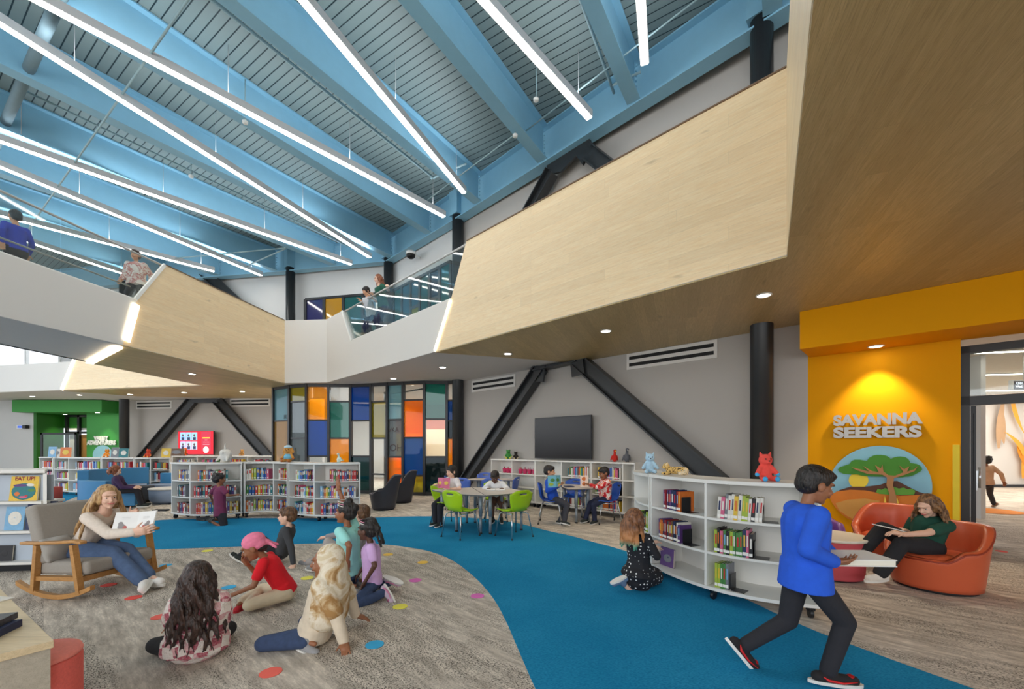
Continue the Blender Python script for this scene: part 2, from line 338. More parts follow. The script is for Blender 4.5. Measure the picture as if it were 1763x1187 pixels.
# ---------------------------------------------------------------- large structure
CZ, CAPW, CAPG, UF, GB, DK = 3.42, 4.39, 5.35, 4.25, 8.11, 8.97     # soffit, white fascia top, guard top, upper floor, girder bottom, roof deck
OFFS = 11.55
def wl(px, off=OFFS): t = (px - CX) / FPX; Z = off / (t + 1.035); return V((t * Z, Z))   # plan point on the long diagonal wall
def wz(Z, off=OFFS): return V((off - 1.035 * Z, Z))
M_ = MATS
struct(MB().prism([(-34, -9), (18, -9), (26, 12), (24, 26), (-34, 26)], -0.1, 0.0).build('floor', M_['carpet_grey'], origin=(0, 0, 0)))
outer = [(60, 846), (150, 846), (130, 856.5), (116, 862), (109, 867), (120, 878), (150, 888), (190, 895), (245, 898), (300, 895), (400, 893), (520, 893), (620, 892.5), (700, 890), (760, 890), (820, 893), (870, 898), (902, 904), (940, 914), (985, 924), (1025, 935), (1059, 944), (1110, 961), (1170, 984), (1230, 1010), (1293, 1037), (1347, 1063), (1400, 1086), (1440, 1102), (1500, 1124), (1543, 1140), (1610, 1164), (1675, 1187), (1780, 1225), (1900, 1270)]
inner = [(1300, 1400), (1010, 1400), (960, 1270), (940, 1220), (922, 1187), (900, 1137), (885, 1102), (870, 1068), (850, 1032), (820, 997), (780, 966), (740, 950), (700, 942.5), (660, 938), (600, 936), (520, 937), (400, 942), (300, 945.5), (245, 948), (150, 956), (60, 966), (-60, 975), (-200, 940), (-60, 870)]
def smooth_poly(P, k=3):
    out = []; n = len(P)
    for i in range(n - 1):
        p0, p1, p2, p3 = P[max(i - 1, 0)], P[i], P[i + 1], P[min(i + 2, n - 1)]
        for j in range(k):
            t = j / k; out.append(0.5 * ((2 * p1) + (p2 - p0) * t + (2 * p0 - 5 * p1 + 4 * p2 - p3) * t * t + (3 * p1 - p0 - 3 * p2 + p3) * t ** 3))
    return out + [P[-1]]
po = smooth_poly([flat(*p).xy for p in outer]); pi_ = smooth_poly([flat(*p).xy for p in inner])
blue = MB().prism([tuple(p) for p in po + pi_], -0.02, 0.004)
struct(blue.build('floor_blue_band', M_['carpet_blue'], origin=(0, 0, 0)))
# ring of the upper floor
LX = lambda Z: -7.72 + 0.107 * (Z - 6.36)
def P2(px, py, z=CZ): return flat(px, py, z).xy
C_ = P2(563, 659); D_ = P2(749.5, 606); E_ = P2(1355, 440); F_ = P2(1400, 0); B_ = V((LX(13.0), 13.0))
Fd = (F_ - E_).normalized(); G_ = F_ + Fd * 7.0
Lb = V((LX(-5), -5.0)); W1 = V((1.4, 9.8)); WR = wz(-5)
bx = -9.85
back = V((-9.67, 16.95))
struct(MB().prism([Lb, B_, (bx, 13.4), (bx, -5)], CZ, CZ + 0.15).build('ceiling', M_['soffit_white']))
struct(MB().prism([C_, D_, W1, wl(797), (-1.5, 21), (-34, 21), (-34, 18.8), (-15.62, 14.68), (bx, 13.42), B_], CZ, CZ + 0.15).build('ceiling', M_['soffit_white']))
struct(MB().prism([D_, E_, F_, G_, (WR.x, G_.y), wz(G_.y), W1], CZ, CZ + 0.15).build('ceiling', M_['soffit_white']))
VPd = V(((1165 - CX) / FPX, 1)).normalized()
uvs = ((VPd.x, VPd.y, 0), (-VPd.y, VPd.x, 0))
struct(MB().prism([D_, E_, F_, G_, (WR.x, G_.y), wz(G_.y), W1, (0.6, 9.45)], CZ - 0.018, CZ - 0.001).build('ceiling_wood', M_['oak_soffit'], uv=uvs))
L1 = V((LX(8.15), 8.15)); l2 = P2(158, 623)
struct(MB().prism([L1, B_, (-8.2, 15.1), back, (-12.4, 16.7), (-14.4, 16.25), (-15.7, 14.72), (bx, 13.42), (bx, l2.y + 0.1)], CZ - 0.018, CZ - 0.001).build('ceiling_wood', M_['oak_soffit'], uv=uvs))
# upper floor slab
struct(MB().prism([Lb + V((-0.05, 0)), B_ + V((-0.05, 0.05)), (bx, 13.4), (bx, -5)], UF - 0.1, UF).build('floor_upper', M_['carpet_grey']))
struct(MB().prism([C_ + V((0.05, 0.05)), D_ + V((0.08, 0.08)), E_ + V((.1, .06)), F_ + V((.1, 0)), G_ + V((.1, 0)), (WR.x, G_.y), wz(G_.y), wl(797), (-4.5, 15.5), (-8.5, 16.4), (-34, 19.9), (-34, 18.95), (-15.6, 14.8), (bx, 13.5), B_ + V((0, .05))], UF - 0.1, UF).build('floor_upper', M_['carpet_grey']))
# fascias
def panel(pts, th, A, B):        # polygon of 3-D points in the upright plane A->B, thickened away from the room
    d = (V(B) - V(A)).normalized(); n = V((-d.y, d.x, 0)) * th; k = len(pts); mb = MB(); e = V((d.y, -d.x, 0)) * .004; pts = [p + e for p in pts]; pts = [V((p.x, p.y, p.z + .005)) if abs(p.z - CZ) < .001 else p for p in pts]
    mb.add(list(pts) + [p + n for p in pts], [tuple(range(k)), tuple(range(k, 2 * k))[::-1]] + [(i, i + k, (i + 1) % k + k, (i + 1) % k) for i in range(k)]); return mb
def uvp(A, B): d = (V(B) - V(A)).normalized(); return ((d.x, d.y, 0), (0, 0, 1))
K = 0.14
pl = lambda px, py: onwall(px, py, Lb, B_)
def lz(Z, z): return V((LX(Z), Z, z))
zt = pl(236, 522).y; z8 = pl(286, 460).y; zb = L1.y
struct(panel([lz(-5, CZ), lz(zb, CZ), lz(zt, CAPW), lz(-5, CAPW)], K, Lb, B_).build('trim_1', M_['wall_white']))
struct(panel([lz(zb, CZ), V((B_.x, B_.y, CZ)), V((B_.x, B_.y, CAPG)), lz(z8, CAPG), lz(zt, CAPW)], K, Lb, B_).build('trim_2', M_['oak_planks'], uv=uvp(Lb, B_)))
struct(panel([V((*B_, CZ)), V((*C_, CZ)), V((*C_, CAPG)), V((*B_, CAPG))], K, B_, C_).build('trim_3', M_['wall_white']))
pr = lambda px, py: onwall(px, py, C_, D_)
a1, a2, a3 = pr(589, 535), pr(605, 586), pr(773, 514.6); a1.z = CAPG; a2.z = a3.z = CAPW
struct(panel([V((*C_, CZ)), V((*D_, CZ)), a3, a2, a1, V((*C_, CAPG))], K, C_, D_).build('trim_4', M_['wall_white']))
dE = (E_ - D_); pw = lambda px, py: onwall(px, py, D_, E_)
w1 = pw(777, 515); w1.z = CAPW; w2 = pw(803, 425); w2.z = CAPG
struct(panel([V((*D_, CZ)), V((*E_, CZ)), V((*E_, CAPG)), w2, w1], K, D_, E_).build('trim_5', M_['oak_planks'], uv=uvp(D_, E_)))
struct(panel([V((*E_, CZ)), V((*G_, CZ)), V((*G_, CAPG)), V((*E_, CAPG))], K, E_, G_).build('trim_6', M_['oak_planks'], uv=uvp(E_, G_)))
# thin dark caps on the wooden parapets
def cap(a, b, n): struct(MB().bar(V((*a, CAPG + .008)), V((*b, CAPG + .008)), K + .04, 0.016).build(n, M_['cap_brown']))
q = V((-dE.y, dE.x)).normalized() * K / 2
cap(w2.xy + q, E_ + q, 'trim_7'); cap(V((LX(z8) - K / 2, z8)), B_ - V((K / 2, 0)), 'trim_8')
# bridge far side + second atrium fascia
f1, f2 = V((-22.0, 15.9)), V((bx, 13.4)); fx = P2(107, 672)
f1 = fx + (fx - f2).normalized() * 8
pf = lambda px, py: onwall(px, py, f1, f2)
ft = pf(129, 621); ft.z = CAPW + .1; fb = V((*fx, CZ))
struct(panel([V((*f1, CZ)), fb, V((ft.x, ft.y, CAPW)), V((*f1, CAPW))], K, f1, f2).build('trim_9', M_['wall_white']))
struct(panel([fb, V((*f2, CZ)), V((*f2, CAPG)), V((ft.x + .4, ft.y - .07, CAPG)), V((ft.x, ft.y, CAPW))], K, f1, f2).build('trim_10', M_['oak_planks'], uv=uvp(f1, f2)))
struct(MB().ribbon((bx, 13.4), (bx, -5), CZ, CAPW, 0.1).build('trim_11', M_['wall_white']))
# glazed guards: thing > glass_panel, rail
def guard(label, A, B, n, z0=CAPW, z1=CAPG, slant0=0.0, slant1=0.0, off=0.07):
    A = V(A); B = V(B); d = (B - A).normalized(); nn = V((-d.y, d.x)) * off; L = (B - A).length
    t = thing('glass_guard', label, 'railing', (*(A + nn), z0))
    for k in range(n):
        s0, s1 = L * k / n + 0.008, L * (k + 1) / n - 0.008
        b0, b1 = A + nn + d * (s0 + (slant0 if k == 0 else 0)), A + nn + d * (s1 - (slant1 if k == n - 1 else 0)); t0, t1 = A + nn + d * s0, A + nn + d * s1
        m3 = (V((*b0, z0 - .1)), V((*b1, z0 - .1)), V((*t1, z1 - .03)), V((*t0, z1 - .03))); h = V((*nn.normalized(), 0)) * .012
        MB().add([*m3, *[p + h for p in m3]], [(0, 1, 2, 3), (7, 6, 5, 4), (0, 4, 5, 1), (1, 5, 6, 2), (2, 6, 7, 3), (3, 7, 4, 0)]).build('glass_panel', M_['glass_clear'], t)
    MB().tube([V((*(A + nn), z1)), V((*(B + nn), z1))], 0.022, 8).build('top_rail', mat('rail_steel', (196, 196, 194), .35, .3), t)
    i = nn.normalized() * .09
    if slant0 == 0: MB().tube([V((*(A + nn + i), z0 + .28)), V((*(B + nn + i - d * slant1), z0 + .28))], 0.016, 8).build('hand_rail', MATS['rail_steel'], t)
    MB().bar(V((*(A + nn + d * slant0), z0 + .012)), V((*(B + nn - d * slant1), z0 + .012)), 0.1, 0.03).build('base_shoe', M_['white_trim'], t)
    return t
gl = guard('clear glass guard with steel rail along the edge of the left bridge', (LX(-4), -4), (LX(z8), z8), 7, slant1=z8 - zt)
gr_ = guard('clear glass guard set in the notch of the white parapet beside the two readers upstairs', a1.xy, w2.xy, 4, slant0=(a2 - a1).xy.length, slant1=(w2 - w1).xy.length)
MB().bar(V((*(a1.xy), CAPG)), V((*(a2.xy), CAPW)), .04, .05).build('end_post', M_['white_trim'], gr_)
MB().bar(lz(z8, CAPG) + V((.0, -.04, .0)), lz(zt, CAPW) + V((.0, -.04, 0)), .04, .06).build('end_post', M_['white_trim'], gl)
# LED strips along the joints
def led(label, a, b, w, out): o = MB().bar(V(a) + V(out) * .012, V(b) + V(out) * .012, w, 0.03, up=out).build('light_strip', M_['led_strip']); tag(o, label, 'light strip')
led('wide glowing strip on the left bridge side where white panel meets wood', lz(zt - .03, CAPW - .1), lz(zb + .06, CZ + .1), 0.13, (1, -.1, 0))
led('glowing strip under the left bridge where grey soffit meets wood', (LX(8.1) - .12, 8.2, CZ - .02), (l2.x - .05, l2.y, CZ - .02), 0.13, (0, 0, -1))
nD = V((dE.y, -dE.x, 0)).normalized()
led('thin glowing strip between white parapet and large wooden parapet on the right', w1 - V((0, 0, .04)), V((*D_, CZ + .02)), 0.045, nD)
dF = (f2 - f1); nF = V((dF.y, -dF.x, 0)).normalized()
led('glowing strip on the far parapet behind the bridge', ft, V((*fx, CZ + .02)), 0.11, nF)
# ------------------------------------------------ diagonal wall
Mg = M_['wall_grey']
o1, o2 = wl(1391), wl(1654); d1 = wz(3.6, OFFS); 
struct(MB().ribbon(wl(797), o1, 0, CZ, -0.0 + 0.15).build('wall_right', Mg))
struct(MB().ribbon(o1, o2, 0, CZ, 0.15).build('wall_right', M_['paint_yellow']))
dW = (o2 - o1).normalized(); nW = V((dW.y, -dW.x))      # towards the room
t3 = V((dW.x, dW.y, 0)); n3 = V((nW.x, nW.y, 0))
dj = o2 - nW * 0.36                          # jamb of the recessed doorway
struct(MB().prism([o2, o2 - nW * .15, dj - nW * .15, dj], 0, 2.86).build('wall_right', M_['paint_yellow']))
de = dj + dW * 2.1
struct(MB().ribbon(de, de + dW * 9, 0, CZ, 0.15).build('wall_right', M_['paint_yellow']))
h0 = wl(1377, 10.44); h1 = h0 + dW * 9
struct(MB().prism([h0, h1, h1 - nW * 1.25, h0 - nW * .78], 2.86, CZ - .02).build('trim_12', M_['paint_yellow']))
# upper wall above the ring
up = [wz(-5), wl(797), V((-4.45, 15.55)), V((-8.5, 16.4)), V((-16.3, 17.75)), V((-19.6, 18.3))]
for i in range(5):
    a, b = up[i + 1], up[i]
    struct(MB().ribbon(a, b, CZ if i < 2 else CZ + .15, 9.0, 0.2).build('wall_upper', M_['wall_light' if i in (1, 2, 3, 4) else 'wall_grey']))
# bright upper windows at the far left
t = MB()
ww = [V((-19.6, 18.3)), V((-34, 20.7))]
for z in (UF, 7.4): t.ribbon(ww[1], ww[0], z - .06, z + .06, .1)
for k in range(8):
    p = ww[0].lerp(ww[1], k / 8); t.box((p.x, p.y, 5.8), (.07, .12, 3.2))
struct(t.build('window_1', M_['white_trim'])); 
struct(MB().ribbon(ww[1], ww[0], 7.4, 9.0, .2).build('wall_upper', M_['wall_light'])); struct(MB().ribbon(ww[1], ww[0], CZ + .15, UF, .2).build('wall_upper', M_['wall_light']))
# ------------------------------------------------ back-left walls
struct(MB().ribbon((-16.35, 18.0), back + V((2.2, -.35)), 0, CZ, 0.15).build('wall_back', M_['wall_grey']))
struct(MB().ribbon((-34, 18.0), (-20.43, 18.0), 0, CZ, 0.15).build('wall_left', M_['wall_light']))
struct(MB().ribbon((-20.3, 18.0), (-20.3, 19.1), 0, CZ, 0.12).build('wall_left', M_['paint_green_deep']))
struct(MB().ribbon((-18.36, 18.2), (-16.9, 18.2), 0, CZ, 0.15).build('wall_back', M_['paint_green'])); struct(MB().ribbon((-16.95, 18.22), (-16.3, 18.0), 0, CZ, .12).build('wall_back', M_['wall_grey']))
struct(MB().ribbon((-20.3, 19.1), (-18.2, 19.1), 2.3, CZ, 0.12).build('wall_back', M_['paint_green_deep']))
struct(MB().prism([(-20.75, 17.5), (-17.03, 17.5), (-17.0, 18.2), (-18.3, 18.2), (-18.3, 19.2), (-20.3, 19.2), (-20.3, 18.0), (-20.75, 17.99)], 2.9, CZ - .02).build('trim_13', M_['paint_green']))
# ------------------------------------------------ roof: deck, girders, beams
bd = V((math.sin(math.radians(32.55)), math.cos(math.radians(32.55)))); pd = V((bd.y, -bd.x))
struct(MB().prism([(-34, -6), (18, -6), wz(-5), wl(797) + V((.1, .1)), (-4.4, 15.8), (-8.5, 16.7), (-34, 21)], DK, DK + 0.1).build('ceiling_deck', M_['deck'], uv=((bd.x, bd.y, 0), (pd.x, pd.y, 0))))
cols = [(3.99, 6.74), (-1.60, 12.45), (-4.47, 15.26), (-8.44, 16.07), (-16.0, 17.4)]
gp = [V(cols[0]) + (V(cols[0]) - V(cols[1])).normalized() * 9] + [V(c) for c in cols] + [V((-34, 20.4))]
def ibeam(a, b, z0, z1, fw, name='steel_beam', plates=True):
    mb = MB(); A = V((*a, 0)); B = V((*b, 0)); f = 0.03
    mb.bar(A + V((0, 0, z0 + f / 2)), B + V((0, 0, z0 + f / 2)), fw, f); mb.bar(A + V((0, 0, z1 - f / 2)), B + V((0, 0, z1 - f / 2)), fw, f)
    mb.bar(A + V((0, 0, (z0 + z1) / 2)), B + V((0, 0, (z0 + z1) / 2)), 0.025, z1 - z0 - 2 * f); return mb
gnames = ['blue edge girder over the large wooden parapet on the right', 'blue edge girder between the right column and the column left of the big parapet', 'blue edge girder above the black security camera', 'blue edge girder above the upstairs coloured windows', 'blue edge girder above the left bridge end', 'blue edge girder at the far left behind the bridge']
for i in range(len(gp) - 1):
    tag(ibeam(gp[i], gp[i + 1], GB, DK - .01, 0.3).build('edge_girder', M_['steel_blue']), gnames[i], 'girder')
def isect(p0, d, A, B):
    e = B - A; den = d.x * e.y - d.y * e.x
    if abs(den) < 1e-6: return None
    r = A - p0; t = (r.x * e.y - r.y * e.x) / den; u = (r.x * d.y - r.y * d.x) / den
    return (t, u)
ord_ = ['first', 'second', 'third', 'fourth', 'fifth', 'sixth', 'seventh', 'eighth', 'ninth', 'tenth', 'eleventh', 'twelfth', 'thirteenth', 'fourteenth', 'fifteenth', 'sixteenth', 'seventeenth', 'eighteenth', 'nineteenth', 'twentieth', 'twenty-first', 'twenty-second', 'twenty-third', 'twenty-fourth', 'twenty-fifth']
for k in range(9):
    p = -2.41 - 2.297 * k; p0 = pd * p; best = None
    for i in range(len(gp) - 1):
        r = isect(p0, bd, gp[i], gp[i + 1])
        if r and 0 <= r[1] <= 1 and r[0] > 0: best = r[0] if best is None else min(best, r[0])
    e = p0 + bd * (best - .16); s = p0 + bd * max(-6.0, -6.0)
    bm = tag(ibeam(s, e, GB + .03, DK - .01, 0.26).build('roof_beam', M_['steel_blue']), 'blue steel roof beam, %s of its row counted from the right' % ord_[k], 'beam', 'parallel blue roof beams')
    mb = MB()
    for q in range(7): mb.box((*(e + bd * .02 + pd * .04), GB + .14 + q * .1), (.03, .03, .03))
    o = mb.build('bolt_row', M_['steel_blue'], bm)
for k in range(1, 3):   # two beams right of the first, past the tall column
    p = -2.41 + 2.297 * k; p0 = pd * p; r = isect(p0, bd, gp[0], gp[1])
    tag(ibeam(p0 - bd * 6, p0 + bd * (r[0] - .16), GB + .03, DK - .01, 0.26).build('roof_beam', M_['steel_blue']), 'blue steel roof beam above the right wooden parapet, number %s past the tall column' % ('one', 'two')[k - 1], 'beam', 'parallel blue roof beams')
# columns
cl = ['tall black round column in front of the grey wall left of the yellow wall', 'black round column beside the coloured glass wall, rising past the glass guard', 'slim black column behind the two children on the upper floor', 'black column above the white parapet between wooden fascias', 'dark column between the green entrance and the grey wall']
for c, l in zip(cols, cl):
    t = thing('column', l, 'column', (c[0], c[1], 0))
    MB().cyl(c, 0.165, 0, 8.26, 28).build('shaft', M_['steel_black'], t)
    MB().box((c[0], c[1], (8.26 + DK) / 2), (.36, .36, DK - 8.27), .8).build('blue_cap', M_['steel_blue'], t)
# diagonal braces (wide-flange members with end plates)
def brace(label, pts, off=0.18, w=0.34, A=None, B=None):
    mb = MB(); A = A or V((*wl(797), 0)); B = B or V((*o1, 0)); d = (V(B) - V(A)).normalized(); n = V((d.y, -d.x, 0)).normalized() * off
    P = [onwall(px, py, A, B) + n for px, py in pts]
    return P, n.normalized()
def member(mb, a, b, n, w=0.3, dp=0.24, f=0.03):
    d = (b - a).normalized(); s = d.cross(n).normalized()
    for k in (-1, 1): mb.bar(a + s * k * (w / 2 - f / 2), b + s * k * (w / 2 - f / 2), f, dp, up=n)
    mb.bar(a, b, w - 2 * f, 0.03, up=n); return mb
A0, B0 = wl(797), o1
P, n = brace('', [(940, 634), (818, 815), (1003, 622), (1225, 815)]); 
t = thing('steel_brace', 'black A-shaped steel brace around the wall screen behind the reading tables', 'brace', (P[1].x, P[1].y, 0))
def down(a, b): d = (b - a).normalized(); return a + d * ((0.0 - a.z) / d.z)
member(MB(), P[0], down(P[0], P[1]) + V((0, 0, .0)), n).build('diagonal', M_['steel_black'], t)
member(MB(), P[2], down(P[2], P[3]), n, .34).build('diagonal', M_['steel_black'], t)
member(MB(), P[0] + (P[0] - P[2]).normalized() * .2 + V((0, 0, .02)), P[2] + V((0, 0, .05)), n, .2).build('top_member', M_['steel_black'], t)
for q, sgn in ((P[0], -1), (P[2], 1)):
    MB().bar(q + V((0, 0, -.36)) + t3 * sgn * .05 + n * .05, q + V((0, 0, .02)) + n * .05, .34, .05, up=n).build('gusset_plate', M_['steel_black'], t)
P, n = brace('', [(968, 270), (905, 360), (1000, 258), (1050, 300)])
t = thing('steel_brace', 'black brace joint under the roof girder above the large wooden parapet', 'brace', tuple(P[1]))
A_, B_c = V((*cols[1], 0)), V((*cols[0], 0)); on = lambda px, py: onwall(px, py, A_, B_c)
pa, pb_, pc, pe = on(950, 296), on(900, 385), on(1012, 262), on(1080, 315); nn_ = V((dW.y, -dW.x, 0)).normalized()
member(MB(), pa, pa + (pb_ - pa) * 2.3, nn_, .28).build('diagonal', M_['steel_black'], t); member(MB(), pc, pc + (pe - pc) * 2.3, nn_, .34).build('diagonal', M_['steel_black'], t)
k1, k2, k3, k4 = on(938, 282), on(1010, 234), on(1018, 252), on(960, 298)
pg = panel([on(939, 279), on(945, 300), on(965, 296), on(992, 268), on(1003, 284), on(1018, 250), on(1013, 234)][::-1], .06, (A_.x, A_.y), (B_c.x, B_c.y)); pg.build('gusset_plate', M_['steel_black'], t)
# far-left brace on the back wall
A_, B_c = V((-16.35, 17.8)), V((back.x, back.y - .2)); on = lambda px, py: onwall(px, py, A_, B_c)
t = thing('steel_brace', 'black A-shaped brace around the lit screen on the back wall', 'brace', tuple(on(255, 790)))
nb = V((0.155, -.988, 0)); p1, p2, p3, p4 = on(332, 689), on(255, 779), on(374, 689), on(462, 788)
member(MB(), p1, down(p1, p2), nb, .36).build('diagonal', M_['steel_black'], t); member(MB(), p3, down(p3, p4), nb, .36).build('diagonal', M_['steel_black'], t)
member(MB(), p1 + V((-.1, 0, 0)), p3 + V((.1, 0, 0)), nb, .24).build('top_member', M_['steel_black'], t)
# upper-left brace on the wall behind the bridge
A_, B_c = up[4], up[3]; on = lambda px, py: onwall(px, py, A_, B_c) + V((0.05, -.25, 0)); p1, p2 = on(358, 474), on(395, 508)
t = thing('steel_brace', 'black brace end above the left wooden parapet', 'brace', tuple(p1)); member(MB(), p1, p1 + (p2 - p1) * 4, nb, .4).build('diagonal', M_['steel_black'], t)
panel([on(335, 476), on(345, 494), on(376, 490), on(380, 470)], .06, A_, B_c).build('gusset_plate', M_['steel_black'], t)
# ------------------------------------------------ linear roof lights
Lz = 7.89
lines = [((1103, 0), (1110, 112), 'near-vertical one at the top right'), ((830, 0), (1015, 205), 'ending above the wooden parapet'), ((520, 0), (799, 333), 'ending nearest the column by the big parapet'), ((60, 0), (765, 374), 'long one crossing the top left corner'),
         ((0, 42), (637, 444), 'second from the top at the left frame edge'), ((0, 244), (605, 456), 'third from the top at the left frame edge'), ((0, 288), (450, 475), 'fourth from the top at the left frame edge'), ((0, 372), (369, 468), 'ending just above the left wooden parapet'), ((0, 401), (230, 478), 'seen through the bridge guard, lowest of all')]
for s, e, l in lines:
    a = flat(*s, Lz); c = flat(*e, Lz); d = (a - c).normalized(); a = a + d * (1.2 if s[1] == 0 else 3.0)
    t = thing('linear_light', 'slim linear roof light, ' + l, 'ceiling light', tuple(c), 'linear roof lights')
    MB().bar(a + V((0, 0, .075)), c + V((0, 0, .075)), .14, .14).build('housing', M_['lamp_housing'], t)
    MB().bar(a - d * .01 - V((0, 0, .003)), c + d * .01 - V((0, 0, .003)), .105, .012).build('diffuser', M_['lamp_diffuser'], t)
    L = (a - c).length
    MB().bar(a - d * .05 + V((0, 0, .148)), c + d * .05 + V((0, 0, .148)), .10, .008).build('uplight_lens', M_['lamp_uplight'], t)  # added glowing strip that brightens the roof deck
    for k in range(int(L / 2.4) + 1):
        q = c + d * min(.4 + 2.4 * k, L - .2); MB().tube([q + V((0, 0, .14)), q + V((0, 0, DK - Lz))], .006, 5).build('hanger', M_['lamp_housing'], t)
# downlights in the soffits
dl = [(1315, 508, CZ - .018, 'in the wooden soffit near the tall black column'), (1043, 570, CZ - .018, 'in the wooden soffit above the wall screen'), (874, 609, CZ - .018, 'in the wooden soffit nearest the white soffit'), (762, 632.5, CZ, 'in the white soffit before the coloured glass, right'), (677, 652, CZ, 'in the white soffit before the coloured glass, left'),
      (1508, 596, 2.86, 'in the yellow entrance header'), (331, 644, CZ - .018, 'under the left wooden bridge, front'), (137, 680, CZ, 'in the far grey soffit above the green header'), (56, 682.5, CZ, 'in the far grey soffit at the left frame edge'), (224, 679, CZ - .018, 'in the far wooden soffit, left'), (317, 676, CZ - .018, 'in the far wooden soffit, middle'), (417, 674, CZ - .018, 'in the far wooden soffit, right'),
      (112, 713.6, 2.9, 'in the green header, left'), (168, 710.6, 2.9, 'in the green header, right')]
for px, py, z, l in dl:
    p = flat(px, py, z); t = thing('downlight', 'round white recessed downlight ' + l, 'downlight', (p.x, p.y, z), 'recessed downlights')
    MB().lathe((p.x, p.y, z), [(.095, -.002), (.095, -.012), (.075, -.014), (.072, -.004)], 24).build('trim_ring', M_['white_trim'], t)
    MB().cyl(p, .07, z - .012, z - .006, 24).build('lens', M_['downlight_lens'], t)
    l_ = bpy.data.lights.new('downlight_lamp', 'SPOT'); l_.energy = 70 if 'header' in l else (130 if 'far ' in l else 60); l_.spot_size = math.radians(95); l_.spot_blend = 0.8; l_.shadow_soft_size = .06; l_.color = (1, .86, .66)
    lo = bpy.data.objects.new('downlight_lamp', l_); COL.objects.link(lo); lo.location = (p.x, p.y, z - .03)
    if z == 2.86: l_.energy = 75; l_.spot_size = math.radians(88); l_.spot_blend = .5
    if 'green header, right' in l: l_.energy = 60; l_.spot_size = math.radians(80); l_.color = (1, 1, .7)
# ---------------------------------------------------------------- coloured glass wall of the small room
def pane_wall(name, label, tops, cols_, z1, struct_top=True):
    pass
gx = [472, 499.5, 528.7, 566.5, 604, 639.5, 667.6, 694.5, 731, 769.5, 786]
gt = {472: 667, 499.5: 663.5, 528.7: 661, 566.5: 661.5, 604: 662, 639.5: 660.8, 667.6: 659, 694.5: 657.5, 731: 656.2, 769.5: 656.5, 786: 655.6}
GP = []
for x in gx: p = flat(x, gt[x], CZ); GP.append(V((p.x, p.y)))
gw = thing('coloured_glass_wall', 'wavy floor-to-soffit glass wall of many coloured panes in black frames', 'glass wall', (*GP[4], 0))
colspec = [  # (pane colour, bottom z fraction as pixel row in the photo) from the top down
    [('pale', 725), ('tan', 852)], [('olive', 692), ('grey', 755), ('grey', 815), ('dark', 853)], [('yellow', 724), ('blue', 786), ('clear', 853)],
    [('clear', 692), ('teal', 755), ('yellow', 800), ('dark', 853)], [('blue', 725), ('clear', 786), ('deepteal', 853)], [('clear', 692), ('olive', 755), ('clear', 817), ('clear', 853)],
    [('pale', 723), ('grey', 787), ('amber', 853)], [('clear', 689), ('amber', 754), ('blue', 819), ('olive', 853)], [('teal', 722), ('clear', 787), ('dark', 853)], [('clear', 690), ('blue', 725), ('dark', 755), ('yellow', 805), ('dark', 853)]]
FW = 0.075
def zat(py, Z): return CAMH + (HY - py) * Z / FPX
for i, p in enumerate(GP):
    d = (GP[min(i + 1, len(GP) - 1)] - GP[max(i - 1, 0)]).normalized()
    MB().box((p.x, p.y, CZ / 2), (FW, .13, CZ - .004), rz=math.atan2(d.y, d.x)).build('mullion', M_['black_frame'], gw)
for i in range(len(GP) - 1):
    a, b = GP[i], GP[i + 1]; mid = (a + b) / 2; z1 = CZ - .06; d = (b - a).normalized()
    for z in (CZ - .05, 0.05): MB().bar(V((*a, z)), V((*b, z)), .1, .1).build('frame_rail', M_['black_frame'], gw)
    for c, py in colspec[i]:
        z0 = max(zat(py, mid.y), 0.06)
        if py > 850: z0 = .06
        q = MB().bar(V((*a, (z0 + z1) / 2)), V((*b, (z0 + z1) / 2)), .012, z1 - z0); o = q.build('glass_pane', M_['glass_' + c], gw); o['label'] = c.replace('clear', 'untinted').replace('pale', 'pale blue').replace('deepteal', 'deep teal') + ' glass pane'
        if z0 > .1: MB().bar(V((*a, z0)), V((*b, z0)), .07, .05).build('transom', M_['black_frame'], gw)
        z1 = z0 - .02
# mirrored scribbles written on the glass
ink = mat('marker_ink', (70, 62, 66), .7)
def scrib(px, py, txt, sz, i):
    a, b = GP[i], GP[i + 1]; p = onwall(px, py, a, b); d = (b - a).normalized(); nn = V((d.y, -d.x, 0)); M = wallM(p + nn * .012, (d.x, d.y, 0)); 
    textmesh('glass_writing', txt, ink, M, sz, 0.0005, gw)
for a in ((667, 744, 'wKA', .2, 6), (671, 777, 'OH', .3, 6), (489, 722, 'IR', .2, 0)): scrib(*a)
# interior of the glass room
A1, A2 = V((-9.0, 19.0)), V((-1.0, 17.5))
struct(MB().ribbon((-9.4, 17.0), (-9.2, 20.5), 0, CZ, .1).build('wall_back', M_['wall_white']))
def bl(px): r = ray(px, 700); 
q = lambda px: onwall(px, 700, (-9.2, 20.4), (0.2, 19.6)).xy
struct(MB().ribbon(q(440), q(682), 0, CZ + .1, .1).build('wall_back', M_['wall_white']))
struct(MB().ribbon(q(682), q(735), 0, CZ + .1, .1).build('wall_back', M_['paint_orange']))
struct(MB().ribbon(q(735), q(800) + V((1, 0)), 0, CZ + .1, .1).build('wall_back', M_['paint_orange']))
struct(MB().ribbon(wl(800) + V((.0, .2)), wl(800) + V((.8, 8)), 0, CZ + .1, -.1).build('wall_back', M_['wall_white']))
yc = thing('storage_cabinet', 'tall yellow cabinet behind the coloured glass', 'cabinet', (-4.3, 17.5, 0))
MB().box((-4.3, 17.6, 1.0), (.9, .5, 2.0)).build('body', mat('cab_yellow', (236, 170, 30), .5), yc)
for s in (-.22, .22): MB().box((-4.3 + s, 17.34, 1.0), (.42, .02, 1.9)).build('door', MATS['cab_yellow'], yc)
tc_ = thing('storage_cabinet', 'tan cabinet behind the coloured glass, right of the yellow one', 'cabinet', (-3.3, 18.2, 0))
